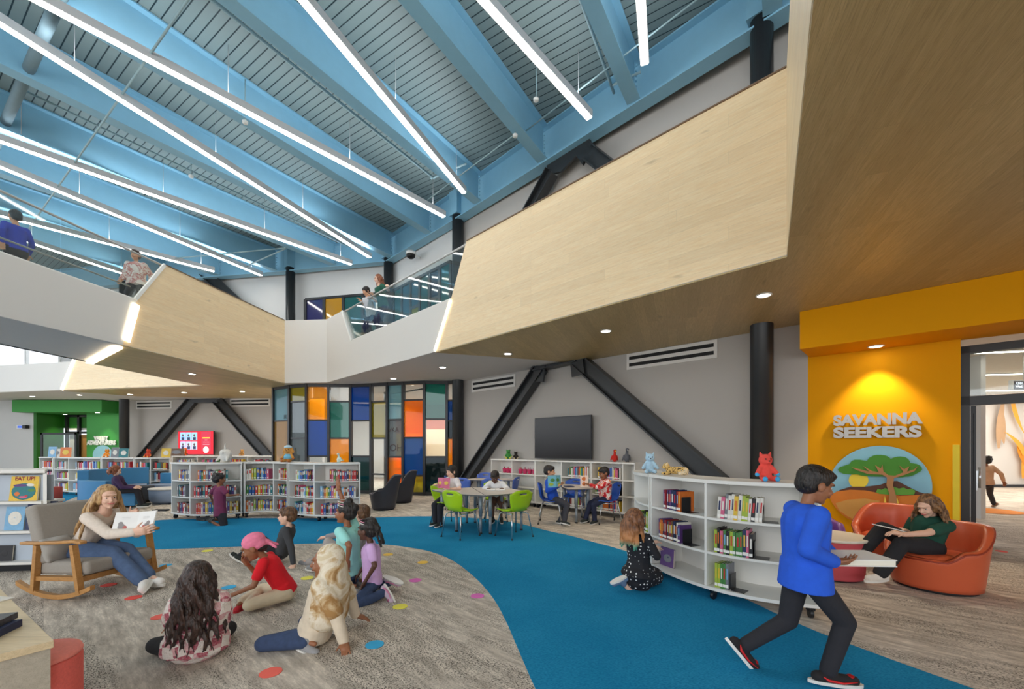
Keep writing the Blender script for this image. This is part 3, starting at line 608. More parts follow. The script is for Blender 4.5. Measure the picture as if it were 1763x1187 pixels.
MB().box((-3.2, 18.2, 1.1), (1.1, .5, 2.2)).build('body', mat('cab_tan', (206, 180, 140), .5), tc_); MB().box((-3.2, 17.94, 1.1), (1.0, .02, 2.1)).build('door', MATS['cab_tan'], tc_)
for i, (x, y) in enumerate(((-3.6, 14.6), (-2.4, 14.9))):
    t = thing('room_table', 'small dark-topped table behind the coloured glass, ' + ('left one' if i == 0 else 'right one'), 'table', (x, y, 0), 'tables inside the glass room')
    MB().cyl((x, y), .55, .68, .71, 28).build('table_top', mat('top_dark', (60, 70, 80), .3), t); MB().cyl((x, y), .04, .02, .68, 12).build('column', M_['chrome'], t); MB().lathe((x, y, 0), [(.3, 0.002), (.3, .02), (.05, .05)], 20).build('foot', M_['chrome'], t)
MB_ = None
lt = thing('table_lamp', 'orange desk lamp glowing behind the amber pane', 'lamp', (-3.15, 14.0, 0))
MB().cyl((-3.15, 14.0), .02, 0.02, 1.1, 10).build('stem', M_['chrome'], lt); MB().lathe((-3.15, 14.0, 1.0), [(.17, 0), (.08, .26), (.06, .27)], 20).build('lamp_shade', M_['paint_orange'], lt); MB().lathe((-3.15, 14.0, 0), [(.16, 0.002), (.16, .02), (.03, .03)], 16).build('base', M_['chrome'], lt)
area('room_light', (-5.0, 16.0, 3.35), (-5.0, 16.0, 0), 6, 3, 260)  # added area light to brighten the room behind the glass
# ---------------------------------------------------------------- coloured windows on the upper floor
def upwin(name, A, B, x0, x1, n, z0, z1, colsA, idx):
    d = (V(B) - V(A)).normalized(); a = onwall(x0, 520, A, B).xy; b = onwall(x1, 520, A, B).xy; nn = V((d.y, -d.x)) * .05
    t = thing('window_%d' % idx, None, None, (*(a + nn), z0)); struct(t)
    for k in range(n + 1):
        p = a.lerp(b, k / n) + nn; MB().box((p.x, p.y, (z0 + z1) / 2), (.11, .1, z1 - z0), rz=math.atan2(d.y, d.x)).build('mullion', M_['black_frame'], t)
        if k == n: break
        q = a.lerp(b, (k + 1) / n) + nn; zs = [z0] + colsA[k][0] + [z1]
        for j, c in enumerate(colsA[k][1]):
            MB().bar(V((*p, (zs[j] + zs[j + 1]) / 2)), V((*q, (zs[j] + zs[j + 1]) / 2)), .02, zs[j + 1] - zs[j]).build('glass_pane', c, t)
        for z in zs: MB().bar(V((*p, z)), V((*q, z)), .1, .09).build('frame_rail', M_['black_frame'], t)
def opq(n, c): return mat(n, c, .06, var=.1, scale=.8, spec=.8)
wn, wy, wt, wb, wv, wo = opq('pane_navy', (26, 44, 66)), opq('pane_mustard', (178, 130, 20)), opq('pane_teal', (12, 84, 84)), opq('pane_steel', (46, 92, 112)), opq('pane_violet', (44, 44, 96)), opq('pane_olive', (120, 124, 30))
A_, B_u = V((-8.5, 16.4)), V((-4.45, 15.55))
upwin('w', A_, B_u, 528, 661, 4, UF, 7.12, [([6.1], [wb, wv]), ([5.6], [wt, wy]), ([5.2], [wb, wt]), ([6.3], [wt, wb])], 2)
upwin('w', V((-4.45, 15.55)), wl(797), 681, 779, 6, UF, 7.12, [([5.6], [wb, wt]), ([5.3], [wt, wb]), ([6.2], [wo, wb]), ([5.4], [wv, wt]), ([6.2], [wt, wn]), ([5.4], [wb, wt])], 3)
# ---------------------------------------------------------------- yellow entrance: door frame, open leaf, room beyond
fz = 2.86
dr = thing('door_1', None, None, (*dj, 0)); struct(dr)
bk = M_['black_frame']
def post(s, w, z0, z1, dp=.12, nm='door_frame'):
    p = dj + dW * s; MB().box((p.x, p.y, (z0 + z1) / 2), (w, dp, z1 - z0), rz=math.atan2(dW.y, dW.x)).build(nm, bk, dr)
post(.05, .1, 0, fz - .06); post(2.05, .1, 0, fz - .06)
for z, h in ((fz - .1, .1), (2.07, .12)): MB().bar(V((*(dj + dW * .0), z)), V((*(dj + dW * 2.1), z)), .12, h).build('door_frame', bk, dr)
MB().bar(V((*(dj + dW * .1), 2.44)), V((*(dj + dW * 2.0), 2.44)), .01, .6).build('glass_pane', M_['glass_clear'], dr)
lf = V((dj.x, dj.y)) + dW * .2; lv = V(((1668 - CX) / FPX, 1.0)).normalized(); lf = onwall(1676, 800, dj, de).xy
le = lf + V((lf.x, lf.y)).normalized() * .92
leaf = thing('door_2', None, None, (*lf, 0)); struct(leaf)
for a, b, z0, z1, nm in ((0, .1, .01, 2.0, 'leaf_stile'), (.82, .92, .01, 2.0, 'leaf_stile')):
    u = (le - lf).normalized(); p = lf + u * (a + b) / 2; MB().box((p.x, p.y, (z0 + z1) / 2), (b - a, .05, z1 - z0), rz=math.atan2(u.y, u.x)).build(nm, bk, leaf)
for z, h in ((.11, .2), (1.95, .1)): MB().bar(V((*lf, z)), V((*le, z)), .05, h).build('leaf_rail', bk, leaf)
MB().bar(V((*lf, 1.05)), V((*le, 1.05)), .012, 1.7).build('glass_pane', M_['glass_clear'], leaf)
u = (le - lf).normalized(); s_ = V((u.y, -u.x)); hb = lf + u * .78
for k in (-1, 1):
    p = hb + s_ * .06 * k; MB().tube([V((*p, .85)), V((*p, 1.15))], .014, 8).build('pull_handle', M_['chrome'], leaf)
MB().box((*(lf + u * .06 + s_ * .03), 1.0), (.09, .02, .26), rz=math.atan2(u.y, u.x)).build('lock_plate', M_['chrome'], leaf)
hx = onwall(1657, 842, o1, o2) + n3 * .03
yp = thing('wall_post', 'tall narrow yellow corner guard on the yellow wall beside the doorway', 'corner guard', (hx.x, hx.y, 0))
a = onwall(1646, 842, o1, o2).xy + nW * .012; MB().box((a.x, a.y, .74), (.065, .024, 1.48), rz=math.atan2(dW.y, dW.x)).build('guard', mat('guard_yellow', (222, 198, 24), .5), yp)
# room beyond
struct(MB().ribbon((9.6, 15.2), (26, 15.2), 0, CZ + .3, .1).build('wall_far', M_['wall_white']))
struct(MB().ribbon((9.55, 8.5), (9.55, 15.2), 0, CZ + .3, .1).build('wall_far', M_['wall_light']))
struct(MB().prism([wl(1391) + V((.4, .4)), (9.5, 15.3), (27, 15.3), (27, -2), wz(-2) + V((.4, .4))], CZ - .12, CZ).build('ceiling', mat('ceiling_warm', (230, 214, 196), .8)))
for k, (x, y) in enumerate(((1735, 604), (1733, 644), (1700, 673))):
    p = flat(x, y, 3.27); t = thing('linear_light', 'slim ceiling light in the room beyond the yellow doorway, %s' % ('nearest', 'second', 'farthest')[k], 'ceiling light', tuple(p), 'lights in the far room')
    L = 1.2 + .3 * k; MB().bar(p + V((-.5 - .3 * k, .25, .03)), p + V((L, -.1, .03)), .09, .05).build('housing', M_['lamp_housing'], t); MB().bar(p + V((-.5 - .3 * k, .25, 0)), p + V((L, -.1, 0)), .08, .01).build('diffuser', M_['lamp_diffuser'], t)
area('far_room_light', (15, 12, 3.2), (15, 12, 0), 8, 5, 230, (1, .93, .84))  # added area light, brightens this room beyond what its ceiling lights give
# leaf mural on the far wall
mu = thing('leaf_mural', 'white wall mural of long orange and tan grass blades beyond the doorway', 'mural', (16.5, 15.1, 0))
rnd = random.Random(4); cs = [mat('mural_orange', (238, 150, 30), .6), mat('mural_tan', (196, 160, 122), .6), mat('mural_amber', (250, 176, 60), .6)]
for k in range(34):
    x0 = 15.2 + rnd.random() * 6.5; z0 = .15 + rnd.random() * 1.9; h = .8 + rnd.random() * 1.3; bend = (rnd.random() - .5) * 1.4; wd = .06 + rnd.random() * .08; flip = rnd.random() < .3
    L_, R_ = [], []
    for j in range(9):
        t = j / 8; tt = 1 - t if flip else t; zz = min(z0 + h * tt, 3.2); xx = x0 + bend * t * t; ww = wd * math.sin(math.pi * min(1, t * .85 + .1)) ; L_.append((xx - ww, 15.09 - k * .0009, zz)); R_.append((xx + ww, 15.09 - k * .0009, zz))
    mb = MB()
    mb.add(L_ + R_, [(j, j + 1, 9 + j + 1, 9 + j) for j in range(8)]); mb.build('grass_blade', cs[k % 3], mu)
bb = struct(MB().bar((9.6, 15.15, .05), (26, 15.15, .05), .04, .1).build('baseboard_far', bk))
wn_ = thing('window_4', None, None, (15.35, 15.1, 0)); struct(wn_)
MB().box((15.45, 15.08, 1.7), (.75, .05, 2.0)).build('window_frame', M_['white_trim'], wn_); MB().box((15.45, 15.05, 1.45), (.55, .03, 1.3)).build('pane', mat('pane_gold', (206, 160, 20), .2), wn_); MB().box((15.45, 15.05, 2.35), (.55, .03, .4)).build('pane', mat('pane_grey', (130, 140, 128), .2), wn_)
od = at(1752, 664, 8.3); ck = thing('display_clock', 'hanging digital clock and date display in the room beyond the doorway', 'display', tuple(od))
MB().box((od.x + .12, od.y, od.z), (.52, .07, .2)).build('case', M_['white_trim'], ck); MB().box((od.x + .12, od.y - .037, od.z), (.48, .006, .16)).build('screen', mat('screen_navy', (16, 24, 52), .2), ck)
M = wallM((od.x - .09, od.y - .042, od.z + .015), (1, 0, 0)); textmesh('display_text', '12:01 PM\nWed. Oct', mat('led_white', (240, 244, 255), emit=1.6), M, .066, .0005, ck)
MB().tube([(od.x + .12, od.y, od.z + .1), (od.x + .12, od.y, 3.3)], .012, 8).build('hanger', M_['lamp_housing'], ck)
mk = flat(1700, 880, 0.0); tag(MB().cyl((mk.x, mk.y), .55, .001, .008, 32).build('floor_mat', mat('mat_orange', (230, 140, 50), .9)), 'round orange floor mat in the room beyond the yellow doorway', 'mat')
# wall letters + landscape disc
steel = mat('letter_steel', (168, 166, 162), .4, .5)
p = onwall(1435, 738.5, o1, o2) + n3 * .04
def letters(label, rows, A, B, mtl, size, dep, nudge, nm='wall_lettering'):
    root = None
    for txt, px, py, px2, s in rows:
        p = onwall(px, py, A, B); d = (V(B) - V(A)).normalized(); nn = V((d.y, -d.x, 0)); M = wallM(p + nn * nudge, (d.x, d.y, 0))
        if root is None: root = thing(nm, label, 'lettering', tuple(p))
        W_ = 0
        o = textmesh('letter_row', txt, mtl, Matrix.Translation(root.location), s, dep, root, bold=.01 * s / .2)
        xs = [v.co.x for v in o.data.vertices]; q = onwall(px2, py, A, B); k = (q.xy - p.xy).length / (max(xs) - min(xs))
        o.data.transform(Matrix.Translation(-root.location) @ M @ Matrix.Diagonal((k, 1, 1, 1)) @ Matrix.Translation((-min(xs), 0, 0)))
    return root
letters('raised grey letters reading SAVANNA SEEKERS on the yellow wall', [('SAVANNA', 1436, 733, 1589, .205), ('SEEKERS', 1436, 754, 1587, .205)], o1, o2, steel, .2, .02, .05)
pc = onwall(1519, 829, o1, o2)
ds = thing('landscape_relief', 'round layered relief of an acacia tree, sun and orange hills on the yellow wall', 'wall relief', tuple(pc))
def U(px, py, out): q = onwall(px, py, o1, o2); return q + n3 * out
def layer(nm, pts, c, o0, o1_, rough=.6):
    k = len(pts); mb = MB(); a = [U(x, y, o1_) for x, y in pts]; b = [U(x, y, o0) for x, y in pts]
    mb.add(a + b, [tuple(range(k))[::-1], tuple(range(k, 2 * k))] + [(i, (i + 1) % k, (i + 1) % k + k, i + k) for i in range(k)]); return mb.build(nm, mat('relief_' + nm + str(c[0]), c, rough), ds)
def bump_poly(cs):      # union outline of circles given as a polar star around their centre
    cx = sum(c[0] for c in cs) / len(cs); cy = sum(c[1] for c in cs) / len(cs); out = []
    for k in range(72):
        a = 2 * math.pi * k / 72; best = 1
        for r in range(1, 120):
            x, y = cx + math.cos(a) * r, cy + math.sin(a) * r * .6
            if any(((x - c[0]) / c[2]) ** 2 + ((y - c[1]) / c[3]) ** 2 <= 1 for c in cs): best = r
        out.append((cx + math.cos(a) * best, cy + math.sin(a) * best * .6))
    return out
disc = lambda r=1.0: [(1516 + 89 * r * math.cos(2 * math.pi * k / 64), 839 + (71 if math.sin(2 * math.pi * k / 64) < 0 else 68) * r * math.sin(2 * math.pi * k / 64)) for k in range(64)]
layer('sky', disc(), (132, 186, 206), .02, .05)
layer('sun', [(1479 + 17 * math.cos(k * .3927), 827 + 14 * math.sin(k * .3927)) for k in range(16)], (246, 214, 60), .05, .065)
layer('hill', [(1446, 844), (1465, 838), (1490, 838), (1515, 835), (1532, 829), (1545, 828), (1560, 836), (1582, 847), (1600, 852), (1596, 862), (1446, 862)], (92, 52, 30), .05, .07)
D2 = [p_ for p_ in disc(.999) if p_[1] > 843]
D2.sort(key=lambda q: -q[0]); 
layer('meadow', [(1429, 853), (1442, 846), (1465, 843), (1490, 844), (1520, 850), (1550, 853), (1580, 852), (1603, 852)] + [q for q in D2 if q[1] > 855], (214, 122, 28), .05, .082)
layer('field', [(1440, 866), (1460, 860), (1490, 858), (1516, 862), (1500, 876), (1480, 890), (1478, 897), (1460, 888), (1446, 878)], (206, 150, 70), .082, .09)
layer('bush', [(1509, 847), (1512, 841), (1518, 843), (1524, 840), (1531, 842), (1540, 838), (1548, 841), (1556, 839), (1562, 842), (1570, 841), (1576, 845), (1574, 851), (1540, 852), (1515, 850)], (96, 160, 50), .082, .095)
layer('trunk', [(1530, 869), (1532, 850), (1527, 835), (1528, 822), (1520, 817), (1496, 816), (1478, 810), (1468, 805), (1478, 807), (1498, 812), (1488, 803), (1502, 811), (1514, 813), (1508, 801), (1517, 807), (1520, 800), (1522, 812), (1530, 818), (1541, 819), (1556, 813), (1549, 802), (1557, 808), (1566, 803), (1562, 812), (1574, 808), (1580, 803), (1575, 811), (1556, 818), (1540, 823), (1538, 835), (1543, 852), (1546, 869)], (172, 122, 74), .10, .125)
layer('canopy', bump_poly([(1462, 809, 18, 8), (1477, 801, 14, 10), (1515, 796, 22, 13), (1550, 797, 18, 11), (1572, 807, 16, 9), (1515, 812, 46, 9), (1548, 812, 32, 10)]), (62, 134, 28), .08, .10)
layer('tuft', [(1515, 874), (1522, 872), (1524, 853), (1528, 870), (1536, 880), (1528, 884)], (244, 214, 80), .095, .115); layer('tuft', [(1540, 874), (1545, 856), (1550, 872), (1546, 880)], (244, 214, 80), .095, .115)
# ------------------------------------------------ green entrance
gA, gB = V((-18.36, 18.2)), V((-16.9, 18.2))
letters('raised white letters reading VALLEY ADVENTURERS on the green wall', [('VALLEY', 163.5, 758.5, 188.5, .25), ('ADVENTURERS', 151.3, 766, 201, .25)], gA, gB, M_['white_trim'], .3, .02, .04)
pc = onwall(178, 784, gA, gB); gd = thing('landscape_relief', 'light blue round relief on the green wall, half hidden by the low shelves', 'wall relief', tuple(pc))
MB().lathe((pc.x, pc.y, pc.z), [(.42, .0), (.42, .04)], 40, M=Matrix.Rotation(math.pi / 2, 3, 'X')).build('disc', mat('relief_blue', (140, 190, 206), .6), gd)
gdn = thing('door_3', None, None, (-19.3, 19.05, 0)); struct(gdn)
for x0, x1, z0, z1 in ((-20.15, -20.05, 0, 2.9), (-19.6, -19.5, 0, 2.9), (-18.6, -18.5, 0, 2.9), (-20.1, -18.5, 2.05, 2.15), (-20.1, -18.5, 2.8, 2.9)): MB().box(((x0 + x1) / 2, 19.05, (z0 + z1) / 2), (x1 - x0, .1, z1 - z0)).build('door_frame', bk, gdn)
MB().box((-19.05, 19.1, 1.0), (.9, .02, 2.0)).build('door_leaf', mat('door_oak', (176, 126, 60), .5), gdn); MB().box((-19.3, 19.12, 2.5), (1.5, .02, .6)).build('pane', M_['wall_white'], gdn); MB().box((-19.85, 19.12, 1.0), (.4, .02, 2.0)).build('pane', M_['wall_white'], gdn)
gl_ = thing('door_4', None, None, (-19.9, 17.9, 0)); struct(gl_)
for x0, x1, z0, z1 in ((-20.0, -19.92, 0, 2.05), (-18.55, -18.47, 0, 2.05), (-20.0, -18.47, 1.97, 2.05)): MB().box(((x0 + x1) / 2, 17.9, (z0 + z1) / 2), (x1 - x0, .05, z1 - z0)).build('door_frame', bk, gl_)
MB().box((-19.2, 17.9, 1.0), (1.4, .012, 1.95)).build('glass_pane', M_['glass_clear'], gl_)
cl_ = thing('wall_clock', 'small blue-faced digital wall display on the pale wall at far left', 'display', (-20.9, 17.9, 2.15))
q = onwall(36, 735.5, (-30, 17.9), (-20, 17.9)); MB().box((q.x, q.y, q.z), (.3, .06, .16)).build('case', M_['white_trim'], cl_); MB().box((q.x, q.y - .035, q.z), (.2, .01, .1)).build('screen', mat('screen_blue', (60, 96, 190), .3, emit=.5), cl_); MB().box((q.x + .2, q.y, q.z), (.14, .14, .14)).build('bracket', bk, cl_)
# ------------------------------------------------ slotted air vents
def vent(label, x0, y0, x1, y1, A, B, h):
    a = onwall(x0, y0, A, B); b = onwall(x1, y1, A, B); b.z = a.z; d = (V(B) - V(A)).normalized(); nn = V((d.y, -d.x, 0)); t = thing('air_vent', label, 'vent', tuple(a))
    c = (a + b) / 2; L = (b - a).length; rz = math.atan2(d.y, d.x)
    MB().box(c + nn * .01, (L + .12, .02, h), rz).build('plate', M_['wall_white'], t)
    for s in (-1, 1): MB().box(c + nn * .018 + V((0, 0, s * h * .21)), (L, .012, h * .2), rz).build('slot', M_['slot_black'], t)
vent('slotted air vent right of the black A-shaped brace under the wood soffit', 1084, 623.5, 1229.5, 601.5, wl(797), o1, .33)
vent('slotted air vent left of the black A-shaped brace near the round column', 815, 666, 885, 655.5, wl(797), o1, .33)
nbA, nbB = V((-16.35, 18.0)), back
vent('slotted air vent on the back wall left of the lit screen', 237, 698, 294, 696, nbA, nbB, .34); vent('slotted air vent on the back wall beside the coloured glass wall', 399, 694, 463, 691.5, nbA, nbB, .34)
# ------------------------------------------------ screens
def screen(label, pts, A, B, out, nm='wall_screen'):
    a, b, c, d_ = [onwall(x, y, A, B) for x, y in pts]; L = (b.xy - a.xy).length; d = (V(B) - V(A)).normalized(); nn = V((d.y, -d.x, 0)); z0 = min(d_.z, c.z); z1 = a.z
    ce = V(((a.x + b.x) / 2, (a.y + b.y) / 2, (z0 + z1) / 2)); t = thing(nm, label, 'television', tuple(ce)); rz = math.atan2(d.y, d.x)
    MB().box(ce + nn * out, (L, .05, z1 - z0), rz).build('bezel', bk, t); MB().box(ce + nn * (out + .027), (L - .03, .006, z1 - z0 - .03), rz).build('display', mat('tv_black', (26, 22, 22), .22, spec=.25), t)
    MB().box(ce + nn * out / 2, (.3, out, .3), rz).build('bracket', bk, t); return t, ce + nn * (out + .031), d, L, z1 - z0
sA, sB = wl(797), o1
screen('large black wall television between the brace legs, switched off', [(928, 721), (1025, 721), (1025, 790), (928, 789)], sA, sB, .14)
t, ce, d, L, h = screen('lit screen showing a red poster and a grid of photos on the back wall', [(312, 743), (373, 743), (373, 783), (312, 783)], V((-16.35, 17.9)), back + V((0, -.1)), .12)
[c_ for c_ in t.children if c_.name.startswith('display')][0].data.materials[0] = mat('tv_poster', (186, 24, 40), emit=.9)
rc = random.Random(2); dd = V((d.x, d.y, 0)); nn = V((d.y, -d.x, 0)); rz = math.atan2(d.y, d.x)
for i in range(3):
    for j in range(2):
        c = ce + dd * (-L / 2 + .25 + i * .27 + .0) * 1.0 + V((0, 0, h / 2 - .22 - j * .37))
        MB().box(c + nn * .004, (.25, .004, .33), rz).build('photo_tile', mat('tile_%d%d' % (i, j), (120 + 30 * j, 165, 220 - 20 * i), emit=1.1), t)
        MB().ell(c + nn * .008 + V((0, 0, .04)), (.045, .006, .055), n=10).build('portrait', mat('tile_head', (90, 64, 60), emit=.8), t); MB().box(c + nn * .008 + V((0, 0, -.09)), (.13, .005, .12), rz).build('portrait', mat('tile_body', (40, 44, 72), emit=.8), t)
MB().box(ce + dd * .5 + nn * .004 + V((0, 0, .06)), (.44, .004, h - .18), rz).build('poster_panel', mat('tv_panel_red', (170, 40, 62), emit=.9), t)
for k_, (w__, z__, c__) in enumerate(((.34, .2, 'poster_gold'), (.12, .11, 'tile_pale'), (.28, .03, 'tile_pale'), (.3, -.06, 'tile_pale'))): MB().box(ce + dd * .5 + nn * .0075 + V((0, 0, z__)), (w__, .003, .05 if k_ == 0 else .022), rz).build('poster_line', mat(c__, (250, 170, 60) if k_ == 0 else (214, 150, 160), emit=.9), t)
MB().lathe(ce + dd * .5 + nn * .011 + V((0, 0, -.28)), [(.13, 0), (.13, .003)], 24, M=Matrix.Rotation(rz, 3, 'Z') @ Matrix.Rotation(math.pi / 2, 3, 'X')).build('poster_sun', mat('poster_sun', (240, 200, 190), emit=1), t)
# security camera, pipes and sprinklers
q = onwall(723, 444, V((-4.45, 15.5)), wl(797)); cm = thing('security_camera', 'black domed security camera on the upper grey wall', 'camera', tuple(q)); dd2 = (wl(797) - V((-4.45, 15.5))).normalized(); n2 = V((dd2.y, -dd2.x, 0))
MB().tube([q, q + n2 * .35 + V((0, 0, .1))], .03, 8).build('arm', M_['white_trim'], cm); MB().lathe(q + n2 * .35 + V((0, 0, -.02)), [(.02, .12), (.16, .1), (.17, 0)], 20).build('housing', M_['white_trim'], cm); MB().ell(q + n2 * .35 + V((0, 0, -.03)), (.15, .15, .12)).build('dome', M_['slot_black'], cm)
def pipe(label, pts, r, z, m='pipe_blue'):
    P = [flat(x, y, z) for x, y in pts]; return tag(MB().tube(P, r, 8).build('ceiling_pipe', M_[m], smooth=True), label, 'pipe')
pipe('thin sprinkler pipe right of the third light from the right, ending in an elbow', [(985, -40), (1057, 160)], .028, 8.45); pipe('short sprinkler branch pipe ending under the rightmost linear light', [(1052, 148), (1103, 124)], .022, 8.45)
pipe('long pale conduit crossing the roof between two beams at top centre', [(340, -20), (748, 308)], .03, 8.6); pipe('short pipe stub behind the light ending by the column', [(742, 308), (803, 282)], .025, 8.6)
pipe('long conduit across the left roof bays below the second light', [(40, 155), (600, 425)], .022, 8.5); mat('pipe_grey', (112, 134, 142), .8); pipe('wide pale duct pipe running down the top left corner', [(110, -20), (-25, 290)], .085, 8.35, 'pipe_grey')
pipe('thin conduit crossing diagonally at the left of the roof', [(330, -10), (-10, 480)], .018, 7.98); pipe('thin white conduit near the left light ends', [(300, 445), (492, 427)], .02, 7.98); pipe('slanting white pipe between light ends above the left parapet', [(425, 458), (492, 428)], .022, 7.98); pipe('thin conduit above the camera column, slanting up to a round detector', [(735, 345), (882, 235)], .014, 8.0)
pipe('thin conduit from a detector up to the right roof bay', [(893, 235), (1225, -20)], .014, 8.3)
for i, (x, y, l) in enumerate(((887, 234, 'near the beam by the wooden parapet'), (923, 172, 'beside the second light from the right'), (422, 211, 'beside the long light at top left'), (329, 304, 'between two left lights'))):
    q = flat(x, y, 8.05); t = thing('ceiling_detector', 'small white roof detector ' + l, 'detector', tuple(q)); MB().lathe(q, [(.02, -.03), (.05, -.02), (.055, .02), (.03, .04)], 16).build('body', M_['white_trim'], t); MB().tube([q + V((0, 0, .04)), q + V((0, 0, .9))], .01, 6).build('stem', M_['pipe_blue'], t)
# ---------------------------------------------------------------- bookcases and books
SW = M_['shelf_white']
def resample(P, k=6):
    P = [V(p) for p in P]
    return smooth_poly(P, k) if len(P) > 2 else [P[0].lerp(P[1], i / k) for i in range(k + 1)]
def pnorm(P):
    out = []
    for i in range(len(P)):
        d = (P[min(i + 1, len(P) - 1)] - P[max(i - 1, 0)]).normalized(); out.append(V((-d.y, d.x)))
    return out
def arclen(P):
    L = [0]
    for i in range(1, len(P)): L.append(L[-1] + (P[i] - P[i - 1]).length)
    return L
def alongp(P, L, s):
    s = max(0, min(s, L[-1] - 1e-6))
    for i in range(1, len(P)):
        if L[i] >= s: t = (s - L[i - 1]) / (L[i] - L[i - 1]); return P[i - 1].lerp(P[i], t), (P[i] - P[i - 1]).normalized()
    return P[-1], (P[-1] - P[-2]).normalized()
def bookcase(label, front, divs, depth=.34, h0=.1, h1=1.14, rows=3, group=None, backpanel=True, top_over=.012, casters=True, name='bookcase', floor_d=0.0):
    P = resample(front); N = pnorm(P); L = arclen(P); tot = L[-1]; t = thing(name, label, 'bookcase', (*(P[0].lerp(P[-1], .5)), 0), group)
    bk_ = [p + n * depth for p, n in zip(P, N)]; th = .024
    ov = [p - n * top_over for p, n in zip(P, N)]
    MB().prism([tuple(p) for p in ov + [q for q in bk_[::-1]]], h1 - .032, h1).build('top_board', SW, t)
    MB().prism([tuple(p) for p in P + bk_[::-1]], h0, h0 + .03).build('base_board', SW, t)
    dv = [d * tot for d in divs]; ins = []
    for s in dv:
        p, d = alongp(P, L, min(max(s, .013), tot - .013)); n = V((-d.y, d.x)); c = p + n * (depth / 2 + .004)
        MB().box((c.x, c.y, (h0 + h1) / 2), (.024, depth - .01, h1 - h0 - .064), rz=math.atan2(d.y, d.x)).build('divider', SW, t)
    zs = [h0 + .03 + (h1 - .032 - h0 - .03) * r / rows for r in range(rows + 1)]
    for b in range(len(dv) - 1):
        a0, a1_ = dv[b] + .013, dv[b + 1] - .013; K_ = 6; f = []; r_ = []
        for i in range(K_ + 1):
            p, d = alongp(P, L, a0 + (a1_ - a0) * i / K_); n = V((-d.y, d.x)); f.append(p + n * .012); r_.append(p + n * (depth - .012))
        for z in zs[1:-1]: MB().prism([tuple(p) for p in f + r_[::-1]], z - .022, z).build('shelf', SW, t)
    if backpanel:
        mb = MB(); ip = [p + n * (depth - .012) for p, n in zip(P, N)]; ap = [p + n * depth for p, n in zip(P, N)]
        mb.prism([tuple(p) for p in ip + ap[::-1]], h0 + .02, h1 - .03); mb.build('back_panel', SW, t)
    if casters:
        for s in [.06, tot * .5, tot - .06] if tot > 1.3 else [.06, tot - .06]:
            for dd_ in (.06, depth - .06):
                p, d = alongp(P, L, s); n = V((-d.y, d.x)); c = p + n * dd_; cs = MB(); Rm = Matrix.Rotation(math.atan2(d.y, d.x), 3, 'Z')
                cs.lathe((c.x, c.y, .04), [(.04, -.014), (.042, -.01), (.042, .01), (.04, .014)], 16, M=Rm @ Matrix.Rotation(math.pi / 2, 3, 'Y')); cs.box((c.x, c.y, .076), (.05, .05, .03)); cs.build('caster', M_['caster_black'], t)
    return dict(t=t, P=P, L=L, dv=dv, zs=zs, depth=depth, h0=h0)
CN = {'navy': (30, 44, 84), 'dark red': (140, 30, 36), 'black': (28, 26, 30), 'purple': (92, 60, 120), 'teal': (30, 116, 122), 'blue': (44, 92, 168), 'orange': (214, 112, 40), 'white': (220, 216, 206), 'yellow': (222, 184, 60), 'green': (70, 128, 62), 'pink': (206, 96, 130), 'grey': (120, 122, 128), 'brown': (104, 74, 50), 'red': (196, 40, 44), 'lime': (160, 182, 60), 'sky blue': (120, 170, 206)}
BM = {k: mat('book_' + k.replace(' ', '_'), c, .45, var=.12, scale=30) for k, c in CN.items()}
PG = mat('book_pages', (226, 216, 196), .8); LB = mat('spine_label', (236, 234, 228), .6)
bmesh_cache = {}
def small_book_mesh(c):
    if c in bmesh_cache: return bmesh_cache[c]
    mb = MB(); mb.box((0, .5, .5), (1, 1, 1)); mb.m[-6:] = [0, 0, 0, 0, 0, 1] if False else [0] * 6
    mb.box((0, .52, 1.0), (.8, .94, .004), mi=1); mb.box((0, 0, .12), (.7, .012, .1), mi=2); mb.box((0, 0, .72), (.45, .01, .3), mi=3)
    me = bpy.data.meshes.new('book'); me.from_pydata([tuple(v) for v in mb.v], [], mb.f); acc = {'navy': 'white', 'black': 'orange', 'dark red': 'yellow', 'purple': 'sky blue', 'white': 'red', 'blue': 'yellow'}.get(c, 'white')
    for m in (BM[c], PG, LB, BM[acc]): me.materials.append(m)
    me.polygons.foreach_set('material_index', mb.m); bmesh_cache[c] = me; return me
rb = random.Random(11); ROWN = ['bottom', 'middle', 'top']; ORD = ord_ + ['%sth' % k for k in range(26, 60)]
